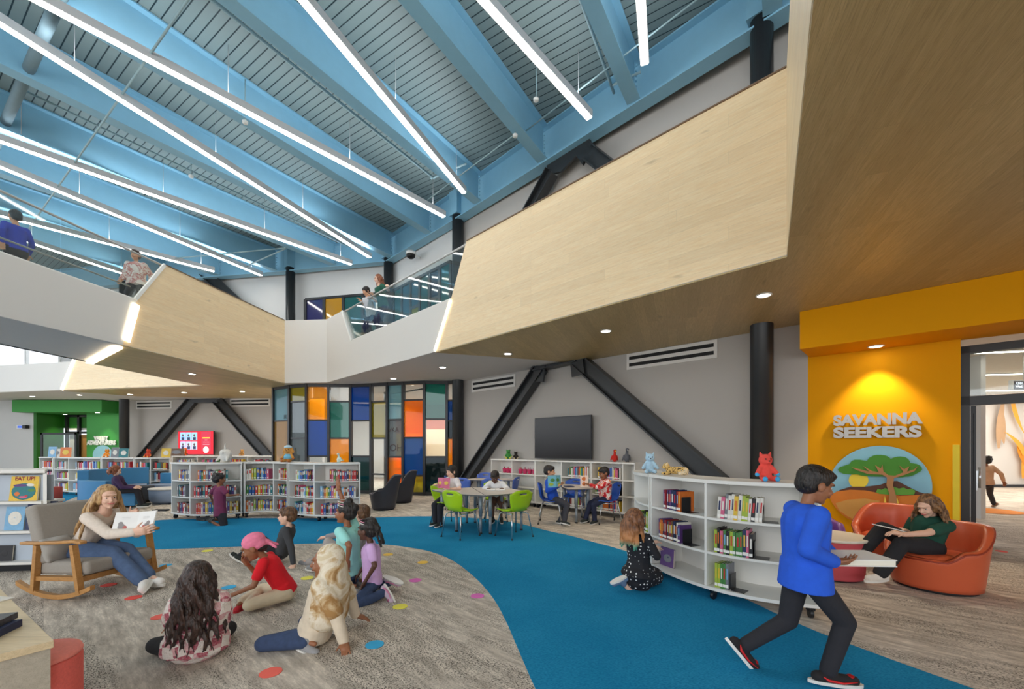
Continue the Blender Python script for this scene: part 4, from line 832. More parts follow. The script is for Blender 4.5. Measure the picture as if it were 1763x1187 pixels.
def fill(bc, b, r, frac0, frac1, pal, shelfname, lean=0.0, small=True, stuff=None, hmin=.19, hmax=.245, tmin=.018, tmax=.036, group=None, inset=.03, bayname='', thk=1.0):
    a0, a1_ = bc['dv'][b] + .016, bc['dv'][b + 1] - .016; W_ = a1_ - a0; s = a0 + W_ * frac0; end = a0 + W_ * frac1; z = bc['zs'][r] + .0005; k = 0
    while s < end - .02:
        th = rb.uniform(tmin, tmax) * thk; h = rb.uniform(hmin, hmax); dp = min(rb.uniform(.14, .18), bc['depth'] - .06); c = rb.choice(pal)
        p, d = alongp(bc['P'], bc['L'], s + th / 2); n = V((-d.y, d.x)); q = p + n * (inset + rb.uniform(0, .012)); rz = math.atan2(d.y, d.x)
        tilt = lean if lean else (rb.uniform(-.02, .02) if rb.random() < .8 else rb.uniform(-.1, .1)) * .0
        if stuff is not None: stuff.append((c, q.x, q.y, z, th * .94, dp, h, rz, tilt))
        else:
            if small:
                o = bpy.data.objects.new('book', small_book_mesh(c)); COL.objects.link(o); o.location = (q.x, q.y, z); o.scale = (th * .94, dp, h); o.rotation_euler = (0, tilt, rz)
                if tilt: o.location.z += abs(math.sin(tilt)) * th * .5
            else: o = big_book(c, q, z, th * .95, dp, h, rz, tilt)
            tag(o, '%s book, %s from left, %s shelf, %s' % (c, ORD[k], ROWN[r] if len(bc['zs']) == 4 else r, shelfname), 'book', group)
        s += th * (1 if not tilt else 1 / math.cos(tilt)) + (h * 0.0); k += 1
    return k
def big_book(c, q, z, th, dp, h, rz, tilt):
    o = thing('book', 'x', 'book', (q.x, q.y, z)); o.rotation_euler = (0, tilt, rz); WL[o.name] = V((0, 0, 0))
    mb = MB(); mb.box((-th / 2 + .0012, dp / 2, h / 2), (.0024, dp, h)); mb.box((th / 2 - .0012, dp / 2, h / 2), (.0024, dp, h)); mb.box((0, .0012, h / 2), (th - .004, .0024, h)); mb.build('cover', BM[c], o)
    MB().box((0, dp / 2, h / 2), (th - .0056, dp - .008, h - .012)).build('page_block', PG, o)
    MB().box((0, -.0006, h * .13), (th * .92, .001, h * .12)).build('spine_label', LB, o)
    a = rb.choice(['white', 'yellow', 'orange', 'sky blue', 'red'] if c != 'white' else ['black', 'red', 'navy'])
    MB().box((0, -.0006, h * .6), (th * .45, .001, h * .42)).build('spine_title', BM[a], o); return o
def F(px, py, z=.1): p = flat(px, py, z); return (p.x, p.y)
g3 = 'three curved white bookcases standing end to end'
U1 = bookcase('curved white bookcase, leftmost of the joined trio facing the reading circle', [F(294, 884.6), F(318, 887.8), F(342.5, 888.9), F(380, 887.4), F(417, 884.4)], [0, .41, 1], group=g3)
U2 = bookcase('curved white bookcase, middle of the joined trio facing the reading circle', [F(420.5, 884.2), F(440, 882.4), F(461.6, 882), F(480, 883.2), F(494, 885)], [0, .56, 1], group=g3)
U3 = bookcase('curved white bookcase, rightmost of the joined trio facing the reading circle', [F(496, 885.2), F(524, 888.4), F(551, 889.8), F(586, 889.4), F(620.5, 887.4)], [0, .45, 1], group=g3)
dk = ['navy', 'black', 'dark red', 'purple', 'teal', 'blue', 'grey', 'brown', 'red', 'orange', 'white', 'yellow', 'green']
mx_ = dk + ['white', 'sky blue', 'pink', 'lime', 'white', 'blue', 'red']
bays = [(U1, 0, 'first bay'), (U1, 1, 'second bay'), (U2, 0, 'third bay'), (U2, 1, 'fourth bay'), (U3, 0, 'fifth bay'), (U3, 1, 'sixth bay')]
fr = {0: [(.28, .88), (.26, .72), (.24, .92)], 1: [(.16, .76), (.06, .9), (.12, .94)], 2: [(.06, .8), (.06, .96), (.06, .96)], 3: [(.22, .96), (.2, .96), (.14, .96)], 4: [(.24, .96), (.22, .96), (.2, .96)], 5: [(.34, .96), (.12, .94), (.14, .66)]}
for bi, (u, b, bn) in enumerate(bays):
    for r in range(3):
        f0, f1_ = fr[bi][2 - r]
        fill(u, b, r, f0, f1_, dk if bi < 2 else mx_, '%s of the curved trio' % bn, group='books in the curved bookcase trio', tmin=.026, tmax=.05, hmin=.18, hmax=.235)
# near right bookcase
near_front = [(1.62, 5.62), (1.535, 5.2), (1.56, 4.82)]
NL = bookcase('rounded white end bookcase beside the kneeling girl in the dotted dress', near_front, [0, 1], depth=.34, name='bookcase')
NR = bookcase('large curved white bookcase at right topped by the leopard and red cat toys', [(1.565, 4.79), (1.69, 4.34), (1.87, 3.98), (2.12, 3.72), (2.42, 3.56), (2.58, 3.51)], [0, .47, 1], depth=.42)
gb = 'upright books in the large curved right bookcase'
nb1, nb2 = 'left bay of large right bookcase', 'right bay of large right bookcase'
fill(NR, 0, 2, .23, .60, ['black', 'purple', 'orange', 'navy', 'dark red', 'black'], nb1, small=False, group=gb, tmin=.026, tmax=.04, hmin=.2, hmax=.215)
fill(NR, 0, 1, .14, .62, ['dark red', 'black', 'white', 'brown', 'orange', 'purple', 'navy'], nb1, small=False, group=gb, tmin=.022, tmax=.036, hmin=.18, hmax=.21)
fill(NR, 1, 2, .09, .52, ['white', 'grey', 'black', 'yellow', 'lime', 'white', 'pink'], nb2, small=False, group=gb, tmin=.024, tmax=.036, hmin=.2, hmax=.235, lean=.06)
fill(NR, 1, 1, .06, .44, ['pink', 'lime', 'black', 'green', 'black', 'navy', 'green'], nb2, small=False, group=gb, tmin=.022, tmax=.034, hmin=.21, hmax=.25)
fill(NR, 1, 0, .07, .22, ['green', 'lime', 'black', 'grey'], nb2, small=False, group=gb, tmin=.022, tmax=.03, hmin=.22, hmax=.24)
fill(NL, 0, 1, .55, .9, ['green', 'black', 'lime'], 'rounded end bookcase', small=False, group=gb)
def bookend(bc, b, r, fr_, label):
    a0, a1_ = bc['dv'][b], bc['dv'][b + 1]; p, d = alongp(bc['P'], bc['L'], a0 + (a1_ - a0) * fr_); n = V((-d.y, d.x)); q = p + n * .09; rz = math.atan2(d.y, d.x); z = bc['zs'][r] + .001
    t = thing('bookend', label, 'bookend', (q.x, q.y, z), 'black metal bookends'); Rm = Matrix.Rotation(rz, 3, 'Z')
    MB().box(V((q.x, q.y, z + .075)) + Rm @ V((0, 0, 0)), (.003, .12, .15), rz).build('upright', M_['caster_black'], t); MB().box(V((q.x, q.y, z + .002)) + Rm @ V((.055, 0, 0)), (.11, .12, .003), rz).build('foot', M_['caster_black'], t)
for a in ((0, 2, .625, 'black bookend on the top shelf, left bay of the right bookcase'), (0, 1, .645, 'black bookend on the middle shelf, left bay of the right bookcase'), (1, 2, .545, 'black bookend on the top shelf, right bay of the right bookcase'), (1, 1, .465, 'black bookend on the middle shelf, right bay of the right bookcase'), (1, 0, .25, 'black bookend on the bottom shelf of the right bookcase')): bookend(NR, *a)
def cover_book(label, q, z, w_, h, th, rz, tiltx, base, art, title=None, tcol='red', tsz=.05, name='book'):
    o = thing(name, label, 'book', (q[0], q[1], z)); o.rotation_euler = (tiltx, 0, rz); WL[o.name] = V((0, 0, 0))
    mb = MB(); mb.box((0, .0015, h / 2), (w_, .003, h)); mb.box((0, th - .0015, h / 2), (w_, .003, h)); mb.box((-w_ / 2 + .0015, th / 2, h / 2), (.003, th - .006, h)); mb.build('cover', base, o)
    MB().box((.003, th / 2, h / 2), (w_ - .01, th - .007, h - .01)).build('page_block', PG, o)
    for (x, zz, rx, rz_, m_) in art: MB().ell((x * w_, -.0005, zz * h), (rx * w_, .0012, rz_ * h), n=16).build('cover_art', m_, o)
    if title: 
        tt = textmesh('cover_title', title, BM[tcol], Matrix.Identity(4), tsz, .0004, o, align='CENTER', bold=.002); tt.data.transform(wallM((0, -.0012, h * .84), (1, 0, 0)))
    return o
rz_nr = math.atan2(-.36, .18)
p, d = alongp(NR['P'], NR['L'], NR['dv'][0] + .09); n = V((-d.y, d.x)); q = p + n * .06
cover_book('purple graphic novel standing face-out at the bottom left of the right bookcase', (q.x + .06, q.y - .06), NR['zs'][0] + .001, .2, .2, .02, math.atan2(d.y, d.x) + .15, -.06, BM['purple'], [(.05, .45, .3, .22, BM['grey']), (.08, .5, .14, .12, BM['navy'])])
# long low bookcase under the wall screen
D_a, D_b = V((-.58, 11.18)), V((2.42, 8.28)); dirT = (D_b - D_a).normalized(); LT = (D_b - D_a).length
xs_ = [845, 880.8, 920.5, 966, 1017, 1072, 1101]; fr_ = []
for x in xs_: q = onwall(x, 800, D_a, D_b).xy; fr_.append(min(1, max(0, (q - D_a).dot(dirT) / LT)))
TVB = []
for k in range(3):
    a, b_ = D_a + dirT * LT * fr_[2 * k], D_a + dirT * LT * fr_[2 * k + 2]; m_ = (fr_[2 * k + 1] - fr_[2 * k]) / (fr_[2 * k + 2] - fr_[2 * k])
    TVB.append(bookcase('straight white bookcase under the wall screen, %s of three' % ('leftmost', 'middle', 'rightmost')[k], [a, b_ - dirT * .006], [0, m_, 1], depth=.36, group='low bookcases along the diagonal wall'))
STF = []
kw = dict(stuff=STF, tmin=.024, tmax=.04)
fill(TVB[1], 1, 2, .2, .92, mx_, '', **kw); fill(TVB[1], 1, 1, .3, .7, mx_, '', **kw); fill(TVB[1], 1, 0, .15, .9, mx_, '', **kw)
fill(TVB[2], 0, 2, .2, .94, mx_, '', **kw); fill(TVB[2], 0, 1, .1, .94, mx_, '', **kw); fill(TVB[2], 0, 0, .1, .94, mx_ + ['red', 'orange'], '', **kw)
pink = mat('bin_pink', (214, 62, 112), .5)
for b, n_ in ((0, 3), (1, 4)):
    bc = TVB[0]
    for k in range(n_):
        a0, a1_ = bc['dv'][b], bc['dv'][b + 1]; p, d = alongp(bc['P'], bc['L'], a0 + (a1_ - a0) * (.42 + .5 * (k + .5) / n_ if b == 0 else .14 + .8 * (k + .5) / n_)); n = V((-d.y, d.x)); q = p + n * .14
        tb = thing('supply_bin', 'pink supply bin, %s from left on the %s bay of the leftmost low bookcase' % (ord_[k], ('left', 'right')[b]), 'bin', (q.x, q.y, bc['zs'][2] + .001), 'pink supply bins')
        MB().lathe((q.x, q.y, bc['zs'][2] + .001), [(.045, 0), (.06, .11), (.063, .115)], 16).build('bucket', pink, tb)
        for j in range(4): x, y = rb.uniform(-.03, .03), rb.uniform(-.03, .03); MB().tube([(q.x + x * .5, q.y + y * .5, bc['zs'][2] + .02), (q.x + x, q.y + y, bc['zs'][2] + .16)], .005, 5).build('marker', BM[rb.choice(['red', 'orange', 'pink', 'purple'])], tb)
# far-left bookcases
def FT(px, py=787.0): p = flat(px, py, 1.14); return (p.x, p.y)
Zb = lambda py: (CAMH - 1.14) * FPX / (py - HY)
def atZ(px, Z): return ((px - CX) / FPX * Z, Z)
BL1 = bookcase('long white bookcase in front of the green entrance, left part', [atZ(92, 12.9), atZ(123, 12.6), atZ(173, 12.3)], [0, .36, 1], depth=.34, group='far low bookcases')
BL2 = bookcase('long white bookcase in front of the green entrance, middle part', [atZ(174, 12.3), atZ(230, 12.2)], [0, 1], depth=.34, group='far low bookcases')
BL3 = bookcase('long white bookcase behind the blue sofa, right part', [atZ(231, 12.2), atZ(262, 12.2), atZ(293, 12.4)], [0, .5, 1], depth=.34, group='far low bookcases')
BL4 = bookcase('white bookcase under the lit screen on the back wall', [atZ(296, 14.8), atZ(470, 14.6)], [0, .25, .5, .75, 1], depth=.34, group='far low bookcases')
BL0 = bookcase('short white bookcase end at the far left by the green entrance', [atZ(67, 13.2), atZ(90, 13.0)], [0, 1], depth=.34, group='far low bookcases')
for bc in (BL0, BL1, BL2, BL3, BL4):
    for b in range(len(bc['dv']) - 1):
        for r in range(3):
            if bc is BL4 and r < 2: continue
            fill(bc, b, r, .06 + rb.random() * .15, .75 + rb.random() * .2, mx_ + ['red', 'white'], '', stuff=STF, tmin=.03, tmax=.055)
# displayed on top of the far bookcases
def topbook(px, Z, w_, h, c, label, art='white'):
    x, y = atZ(px, Z); cover_book(label, (x, y), 1.141, w_, h, .03, .1, -.12, BM[c], [(0, .5, .3, .25, BM[art])])
for a in ((96, 13.1, .3, .26, 'white', 'white book standing on the far shelf nearest the green door', 'grey'), (89, 12.75, .22, .32, 'sky blue', 'tall light blue book leaning on the far shelf by the green door', 'white'), (112, 12.75, .3, .3, 'orange', 'orange book standing behind the yellow toy on the far shelf', 'yellow'), (197, 12.4, .2, .3, 'grey', 'grey book standing on the far shelf before the blue relief', 'white'), (212, 12.35, .26, .27, 'teal', 'teal book standing on the far shelf by the dark column', 'white'), (285, 12.4, .25, .27, 'yellow', 'yellow and white book standing on the far shelf left of the screen', 'white'), (303, 14.8, .5, .26, 'brown', 'row of brown picture books standing left of the lit screen', 'grey')): topbook(*a)
stm = MB(); cl_keys = list(CN)
for (c, x, y, z, th, dp, h, rz, tilt) in STF:
    mi = cl_keys.index(c); R = Matrix.Rotation(rz, 3, 'Z'); stm.box(V((x, y, z + h / 2)) + R @ V((0, dp / 2, 0)), (th, dp, h), rz, mi); stm.box(V((x, y, z + h * .14)) + R @ V((0, -.001, 0)), (th * .95, .003, h * .14), rz, len(cl_keys))
tag(stm.build('distant_books', [BM[c] for c in cl_keys] + [LB]), 'mixed coloured books filling the distant low bookcases along the walls', 'books', kind='stuff')
# front-left display bookcase
lf_ = thing('display_bookcase', 'white front-facing display bookcase at the left frame edge', 'bookcase', (-4.9, 4.7, 0))
a_, b__ = V(atZ(-160, 4.75)), V(atZ(74, 4.9)); dD = (b__ - a_).normalized(); nD_ = V((-dD.y, dD.x)); rzD = math.atan2(dD.y, dD.x); LD = (b__ - a_).length
def lbox(s0, s1, y0, y1, z0, z1): c = a_ + dD * (s0 + s1) / 2 + nD_ * (y0 + y1) / 2; return MB().box((c.x, c.y, (z0 + z1) / 2), (s1 - s0, y1 - y0, z1 - z0), rzD)
ry_ = V(((86 - CX) / FPX, 1)).normalized(); br_ = b__ + dD * .05; nb_ = V((-ry_.y, ry_.x))
MB().prism([tuple(a_ - nD_ * .03), tuple(br_ - nD_ * .03), tuple(br_ + ry_ * .42), tuple(a_ + nD_ * .3)], 1.145, 1.19).build('top_board', SW, lf_, bevel=.01); MB().prism([tuple(b__), tuple(b__ + dD * .04), tuple(b__ + dD * .04 + ry_ * .4), tuple(b__ + ry_ * .4)], .1, 1.145).build('side_panel', SW, lf_); MB().ribbon(a_ + nD_ * .3, b__ + ry_ * .36, .1, 1.145, .02).build('back_panel', SW, lf_)
LZ = [.12, .48, .82]
for z in LZ: lbox(0, LD, -.02, .27, z - .03, z).build('shelf', SW, lf_)
for z in LZ: lbox(0, LD, .1, .13, z, z + .3).build('display_rest', mat('rest_grey', (176, 186, 198), .5), lf_)
lbox(0, LD - .1, .06, .26, .0, .09).build('plinth', M_['caster_black'], lf_)
def dbook(px, z, w_, h, *a, **k): c = onwall(px, 850, a_, b__).xy + nD_ * .05; return cover_book(a[0], (c.x, c.y), z + .001, w_, h, .02, rzD, -.12, *a[1:], **k)
dbook(31, LZ[2], .29, .285, 'yellow picture book titled EAT UP on the upper display shelf', BM['yellow'], [(0, .38, .44, .34, BM['teal']), (-.2, .3, .16, .14, BM['orange']), (.22, .42, .2, .1, BM['green']), (0, .16, .2, .07, BM['pink']), (-.1, .62, .3, .07, BM['purple']), (.2, .64, .16, .07, BM['white']), (.1, .2, .1, .06, BM['red'])], title='EAT UP!', tcol='dark red', tsz=.06)
dbook(15, LZ[1], .2, .27, 'pale blue picture book on the lower display shelf', BM['sky blue'], [(0, .5, .36, .3, BM['white']), (0, .52, .26, .16, BM['sky blue'])])
dbook(60, LZ[1], .3, .33, 'navy book on the lower display shelf beside the chair back', BM['navy'], [(0, .6, .34, .05, BM['white']), (0, .3, .3, .05, BM['grey'])])
dbook(-2, LZ[0], .16, .18, 'dark book on the bottom display shelf at the frame edge', BM['black'], [(0, .5, .2, .2, BM['black'])])
# ---------------------------------------------------------------- bottom-left table, books, red stool
tb = thing('low_table', 'pale oak block table at the bottom left corner', 'table', (-2.6, 2.0, 0))
zt_ = .55; cA = flat(93, 1103, zt_); cB = flat(-40, 975, zt_); dT = (cB.xy - cA.xy).normalized(); rT = V((-dT.y, dT.x)) * -1
if rT.x > 0: rT = -rT
k0 = cA.xy; fl = flat(0, 1127, zt_).xy; dl_ = (fl - k0).normalized()
poly = [k0, k0 + dT * 1.6, k0 + dT * 1.6 + dl_ * 1.2, k0 + dl_ * 1.2]
MB().prism([tuple(p) for p in poly], zt_ - .035, zt_).build('table_top', M_['oak_table'], tb, bevel=.003)
ce_ = sum(poly, V((0, 0))) / 4; ins_ = [tuple(ce_ + (p - ce_) * .985) for p in poly]
MB().prism(ins_, zt_ - .23, zt_ - .035).build('body', M_['ash_laminate'], tb)
for i_ in (1, 2):
    pc_ = ce_ + (poly[i_] - ce_) * .9; MB().box((pc_.x, pc_.y, (zt_ - .23) / 2), (.08, .08, zt_ - .23)).build('leg', M_['ash_laminate'], tb)
pc_ = ce_ + (poly[0] - ce_) * .25; MB().box((pc_.x, pc_.y, (zt_ - .23) / 2), (.08, .08, zt_ - .23)).build('leg', M_['ash_laminate'], tb)
bm_ = {'navy': BM['navy'], 'black': BM['black'], 'white': BM['white']}
def flatbook(label, px, py, z, w_, l_, th, rz, c):
    p = flat(px, py, z); o = thing('book', label, 'book', (p.x, p.y, z)); o.rotation_euler = (0, 0, rz); WL[o.name] = V((0, 0, 0))
    mb = MB(); mb.box((0, 0, .0015), (w_, l_, .003)); mb.box((0, 0, th - .0015), (w_, l_, .003)); mb.box((w_ / 2 - .0015, 0, th / 2), (.003, l_, th - .006)); mb.build('cover', c, o)
    MB().box((-.004, 0, th / 2), (w_ - .01, l_ - .01, th - .007)).build('page_block', PG, o); return o
bcov = mat('cover_photo', (70, 74, 78), .4, var=.5, scale=60)
flatbook('thick navy book at the bottom of the stack on the oak table', -52, 1104, zt_, .2, .28, .035, .3, BM['navy']); flatbook('dark photo-covered book on top of the stack on the oak table', -54, 1088, zt_ + .036, .19, .27, .03, .34, bcov)
flatbook('thin white booklet lying open-faced behind the book stack on the table', -30, 1040, zt_, .14, .2, .006, -.2, BM['white'])
flatbook('small white note pad at the far end of the oak table', -34, 1020, zt_, .08, .1, .05, .1, BM['sky blue'])
sp = flat(108, 1130, .46); st_ = thing('round_stool', 'coral red cylindrical fabric stool beside the oak table', 'stool', (sp.x - .06, sp.y, 0))
q = V((-2.325, 2.05)); st_.location = (q.x, q.y, 0); WL[st_.name] = V((q.x, q.y, 0))
red = mat('fabric_coral', (232, 108, 98), .85, var=.12, scale=90, bump=.3, bscale=300); 
MB().lathe((q.x, q.y, 0), [(.165, .03), (.17, .05), (.17, .405), (.165, .42)], 40).build('body', red, st_); MB().lathe((q.x, q.y, 0), [(.17, .421), (.171, .43), (.165, .445), (.1, .45)], 40).build('cushion_top', mat('fabric_coral_light', (244, 142, 130), .85, var=.08, scale=90, bump=.2, bscale=300), st_); MB().cyl(q, .15, 0, .03, 32).build('base', M_['caster_black'], st_)
# ---------------------------------------------------------------- spot markers on the carpet
dots = [(466, 1159, 'coral', 'coral spot marker nearest the viewer'), (230, 1030, 'red', 'red spot marker right of the white shoes, lower one'), (187, 1008, 'red', 'red spot marker under the rocking chair front'), (285, 974, 'cyan', 'blue spot marker between teacher and the boy in grey'), (357, 949, 'yellow', 'yellow spot marker at the far edge of the circle'), (276, 1063, 'coral', 'coral spot marker left of the girl in plaid fleece'),
        (394, 1012, 'cyan', 'blue spot marker behind the red-shirted child, half hidden'), (645, 1111, 'cyan', 'blue spot marker right of the planted hand'), (529, 996, 'yellow', 'yellow spot marker between red shirt and headscarf'), (689, 1045.5, 'yellow', 'yellow spot marker right of the jeans knee'), (668, 955.5, 'amber', 'amber spot marker right of the braided girl'), (728, 969, 'amber', 'amber spot marker nearest the lime chairs'),
        (715, 1000, 'pink', 'pink spot marker right of the lavender shirt'), (822, 1027, 'pink', 'pink spot marker nearest the blue carpet')]
DC = {'coral': (255, 112, 98), 'red': (250, 92, 82), 'cyan': (56, 178, 232), 'yellow': (250, 240, 96), 'amber': (252, 206, 92), 'pink': (226, 116, 196)}
for x, y, c, l in dots:
    p = flat(x, y); r_ = .066
    tag(MB().cyl((p.x, p.y), r_, .001, .004, 28).build('spot_marker', mat('dot_' + c, DC[c], .85, bump=.2)), l, 'floor dot', 'round spot markers on the carpet')
fd = flat(1724, 950); tag(MB().cyl((fd.x, fd.y), .06, .001, .004, 20).build('spot_marker', MATS['dot_red']), 'red spot marker near the yellow doorway', 'floor dot')
# ---------------------------------------------------------------- shell chairs
def shell_chair(m, label, seat=.415, w_=.42):
    t = thing('shell_chair', label, 'chair', (0, 0, 0))
    def Pf(u, v):                     # u across 0..1, v from seat front to top of back
        x = (u - .5) * 2
        if v < .5: s = v / .5; y = .2 - .36 * s; z = seat + .012 - .03 * math.sin(s * math.pi) + (0.02 if s < .1 else 0) * (s - .1) * 10; hw = .19 + .02 * math.sin(s * math.pi) - .05 * max(0, s - .7) / .3
        else: s = (v - .5) / .5; e = min(1, s / .18); y = -.16 - .055 * e - .06 * s; z = seat + .012 + .34 * s ** 1.05; hw = .16 + .07 * math.sin(min(1, s * 1.25) * math.pi / 2) - (.05 * max(0, s - .88) / .12)
        return V((x * hw, y + (.05 * x * x if v > .5 else 0), z + (.03 * x * x if v < .5 else 0) - (.03 * (abs(x) ** 4) if v > .95 else 0)))
    N_, Mv = 12, 28; skip = {(i, j) for i in (4, 5, 6, 7) for j in (25,)}
    MB().grid(Pf, N_, Mv, .012, skip).build('shell', m, t)
    for sx in (-1, 1):
        for sy in (-1, 1):
            top = V((sx * .13, sy * .13 - .02, seat - .02)); kn = V((sx * .17, sy * .16 - .02, seat - .045)); ft_ = V((sx * .215, sy * .22 - .02, .012))
            MB().tube([top, kn.lerp(top, .3), kn, ft_], .0115, 8).build('leg', M_['chrome'], t); g_ = t.children[-1]
            MB().cyl((ft_.x, ft_.y), .015, 0, .02, 10).build('glide', M_['rubber'], t)
        MB().tube([(sx * .15, .1, seat - .03), (sx * .15, -.15, seat - .03)], .01, 6).build('frame_bar', M_['chrome'], t)
    return t
lime = mat('plastic_lime', (164, 206, 16), .35, var=.02); blue_ = mat('plastic_blue', (26, 84, 186), .35, var=.02); peri = mat('plastic_periwinkle', (84, 112, 196), .4, var=.02)
def put(first, cur, m, label, x, y, f, group):
    if cur[0] is None:
        cur[0] = shell_chair(m, label); c = cur[0]; c.location = (x, y, 0); c.rotation_euler = (0, 0, face_rz(f)); c['group'] = group; return c
    c = clone(cur[0], (x, y, 0), face_rz(f), label, group); return c
lc, bc_, pc_ = [None], [None], [None]
for x, y, f, l in ((-.82, 6.84, (.62, .78), 'lime shell chair, empty, at the front left of the near table'), (.02, 6.84, (-.62, .78), 'lime shell chair, empty, at the front right of the near table'), (-1.22, 7.86, (.55, -.83), 'lime shell chair at the left, under the boy with the pink book'), (-.32, 8.3, (.1, -1), 'lime shell chair behind the near table, under the boy in white hoodie')):
    put(0, lc, lime, l, x, y, f, 'lime shell chairs round the near table')
for x, y, f, l in ((.76, 8.06, (.98, -.15), 'blue shell chair under the boy in the blue sweater'), (1.8, 8.08, (-.98, -.1), 'blue shell chair under the boy in the red patterned hoodie'), (1.3, 8.82, (-.3, -.9), 'empty blue shell chair tucked behind the right small table')):
    put(0, bc_, blue_, l, x, y, f, 'blue shell chairs at the right table')
for x, y, f, l in ((-1.33, 10.0, (.9, .1), 'periwinkle chair at the left end of the back table'), (-1.0, 9.6, (.5, .8), 'periwinkle chair front left of the back table, behind the pink book'), (-.7, 11.0, (0, -1), 'periwinkle chair on the far side of the back table'), (-.42, 9.5, (.1, 1), 'periwinkle chair in front of the back table, beside the white hoodie'), (-.1, 9.75, (-.9, .3), 'periwinkle chair turned at the right end of the back table')):
    put(0, pc_, peri, l, x, y, f, 'periwinkle shell chairs round the back table')
# ---------------------------------------------------------------- tables
TT = .665
def tablep(label, poly, legs, zt=TT, leg_r=.028, group=None):
    c = sum((V(p) for p in poly), V((0, 0))) / len(poly); t = thing('reading_table', label, 'table', (c.x, c.y, 0), group)
    MB().prism(poly, zt - .024, zt - .003, 1).prism(poly, zt - .003, zt, 0).build('table_top', [mat('laminate_top', (206, 198, 190), .4, var=.05, scale=14), mat('edge_band', (94, 96, 102), .5)], t)
    for x, y in legs:
        MB().tube([(x, y, .03), (x, y, .3)], .024, 14).tube([(x, y, .3), (x, y, zt - .024)], leg_r + .002, 14).build('leg', M_['grey_steel'], t)
        MB().cyl((x, y), .026, 0, .03, 12).build('foot', M_['rubber'], t)
    return t
tablep('left half of the near table, by the pink book', [(-1.47, 7.75), (-.79, 8.2), (-.44, 6.84), (-1.02, 7.1)], [(-1.27, 7.66), (-.52, 7.0), (-.86, 8.02), (-.95, 7.2)], group=None)
tablep('right half of the near table, by the open book lying flat', [(-.775, 8.2), (-.12, 8.2), (.3, 7.3), (-.425, 6.84)], [(-.36, 7.0), (.16, 7.32), (-.2, 8.02), (-.7, 8.04)])
tablep('small table between the two boys reading at right', [(.98, 9.0), (1.5, 8.75), (1.56, 8.0), (1.04, 7.86), (.98, 8.3)], [(1.22, 8.0), (1.1, 8.85), (1.44, 8.65), (1.46, 8.08)])
tablep('back table left half among periwinkle chairs', [(-1.3, 10.2), (-.85, 10.65), (-.45, 10.6), (-.72, 9.95)], [(-1.15, 10.2), (-.6, 10.45), (-.78, 10.05), (-.85, 10.5)]); tablep('back table right half among periwinkle chairs', [(-.71, 9.95), (-.44, 10.6), (.05, 10.45), (.02, 9.95)], [(-.6, 10.1), (-.4, 10.45), (-.08, 10.35), (-.08, 10.05)])
ob = flat(700 + 360 / 4.4075, 843, TT) if False else None
# ---------------------------------------------------------------- tub chairs
def tub(label, m, loc, f, R=.42, seat=.4, hb=.74, hf=.46, hs=.56, taper=.86, pipe_m=None, cat='armchair', name='tub_chair', zf=.03, lean=.0):
    t = thing(name, label, cat, loc); rz = face_rz(f); Rm = Matrix.Rotation(rz, 3, 'Z'); L0 = V(loc)
    def hh(a):        # a = angle from back (0) to front (pi)
        c = abs(a) / math.pi; s = min(1, max(0, (c - .22) / .36)); s = s * s * (3 - 2 * s); e = min(1, max(0, (c - .62) / .14)); e = e * e * (3 - 2 * e)
        return hb + (hs - hb) * s + (seat + .0 - hs) * e
    NN = 56
    def ring(rad, z, i): 
        a = -math.pi + 2 * math.pi * i / NN; zz = z(a) if callable(z) else z
        bulge = 1 + lean * max(0, math.cos(a)) * (zz / hb); return L0 + Rm @ V((math.sin(a) * rad * 1.0, -math.cos(a) * rad * bulge, zz))
    mb = MB(); prof = [(R * taper * .97, zf + .0), (R * taper, zf + .02), (lambda z: 0, 0)]
    rows = []
    for k in range(9):
        s = k / 8; rows.append([ring(R * (taper + (1 - taper) * s), (lambda a, s=s: zf + (hh(a) - .015 - zf) * s), i) for i in range(NN)])
    rows.append([ring(R * .985, lambda a: hh(a), i) for i in range(NN)]); rows.append([ring(R * .84, lambda a: hh(a), i) for i in range(NN)]); rows.append([ring(R * .81, lambda a: hh(a) - .02, i) for i in range(NN)])
    for k in range(3): s = (k + 1) / 3; rows.append([ring(R * (.81 - .06 * s), lambda a, s=s: (hh(a) - .02) * (1 - s) + (seat - .06) * s, i) for i in range(NN)])
    vs = [p for r in rows for p in r]; n = NN; mb.add(vs, [(i * n + k, i * n + (k + 1) % n, (i + 1) * n + (k + 1) % n, (i + 1) * n + k) for i in range(len(rows) - 1) for k in range(n)] + [tuple(range(n))[::-1], tuple((len(rows) - 1) * n + k for k in range(n))], 0, True); mb.build('shell', m, t)
    MB().lathe((0, 0, 0), [(R * .72, seat - .07), (R * .76, seat - .04), (R * .75, seat - .0), (R * .6, seat + .025), (R * .2, seat + .03)], 36).build('seat_cushion', m, None)
    o = COL.objects[-1]; o.data.transform(Matrix.Translation(o.location)); o.location = (0, 0, 0); o.data.transform(Matrix.Rotation(rz, 4, 'Z')); o.parent = t
    pm_ = pipe_m or m; MB().tube([ring(R * 1.0, lambda a: hh(a) - .012, i) for i in range(NN)] + [ring(R * 1.0, lambda a: hh(a) - .012, 0)], .009, 6).build('piping', pm_, t)
    MB().cyl(L0, R * taper * .9, 0, zf, 28).build('base', M_['rubber'], t); return t
orng = mat('vinyl_orange', (204, 94, 58), .36, var=.03, bump=.06, bscale=40); dpip = mat('vinyl_pipe', (150, 52, 30), .4)
tub('orange vinyl tub chair, front one, under the long-haired girl with the tablet', orng, (4.4, 4.38, 0), (-.96, -.2), R=.4, hb=.66, hs=.44, seat=.34, pipe_m=dpip, lean=.12)
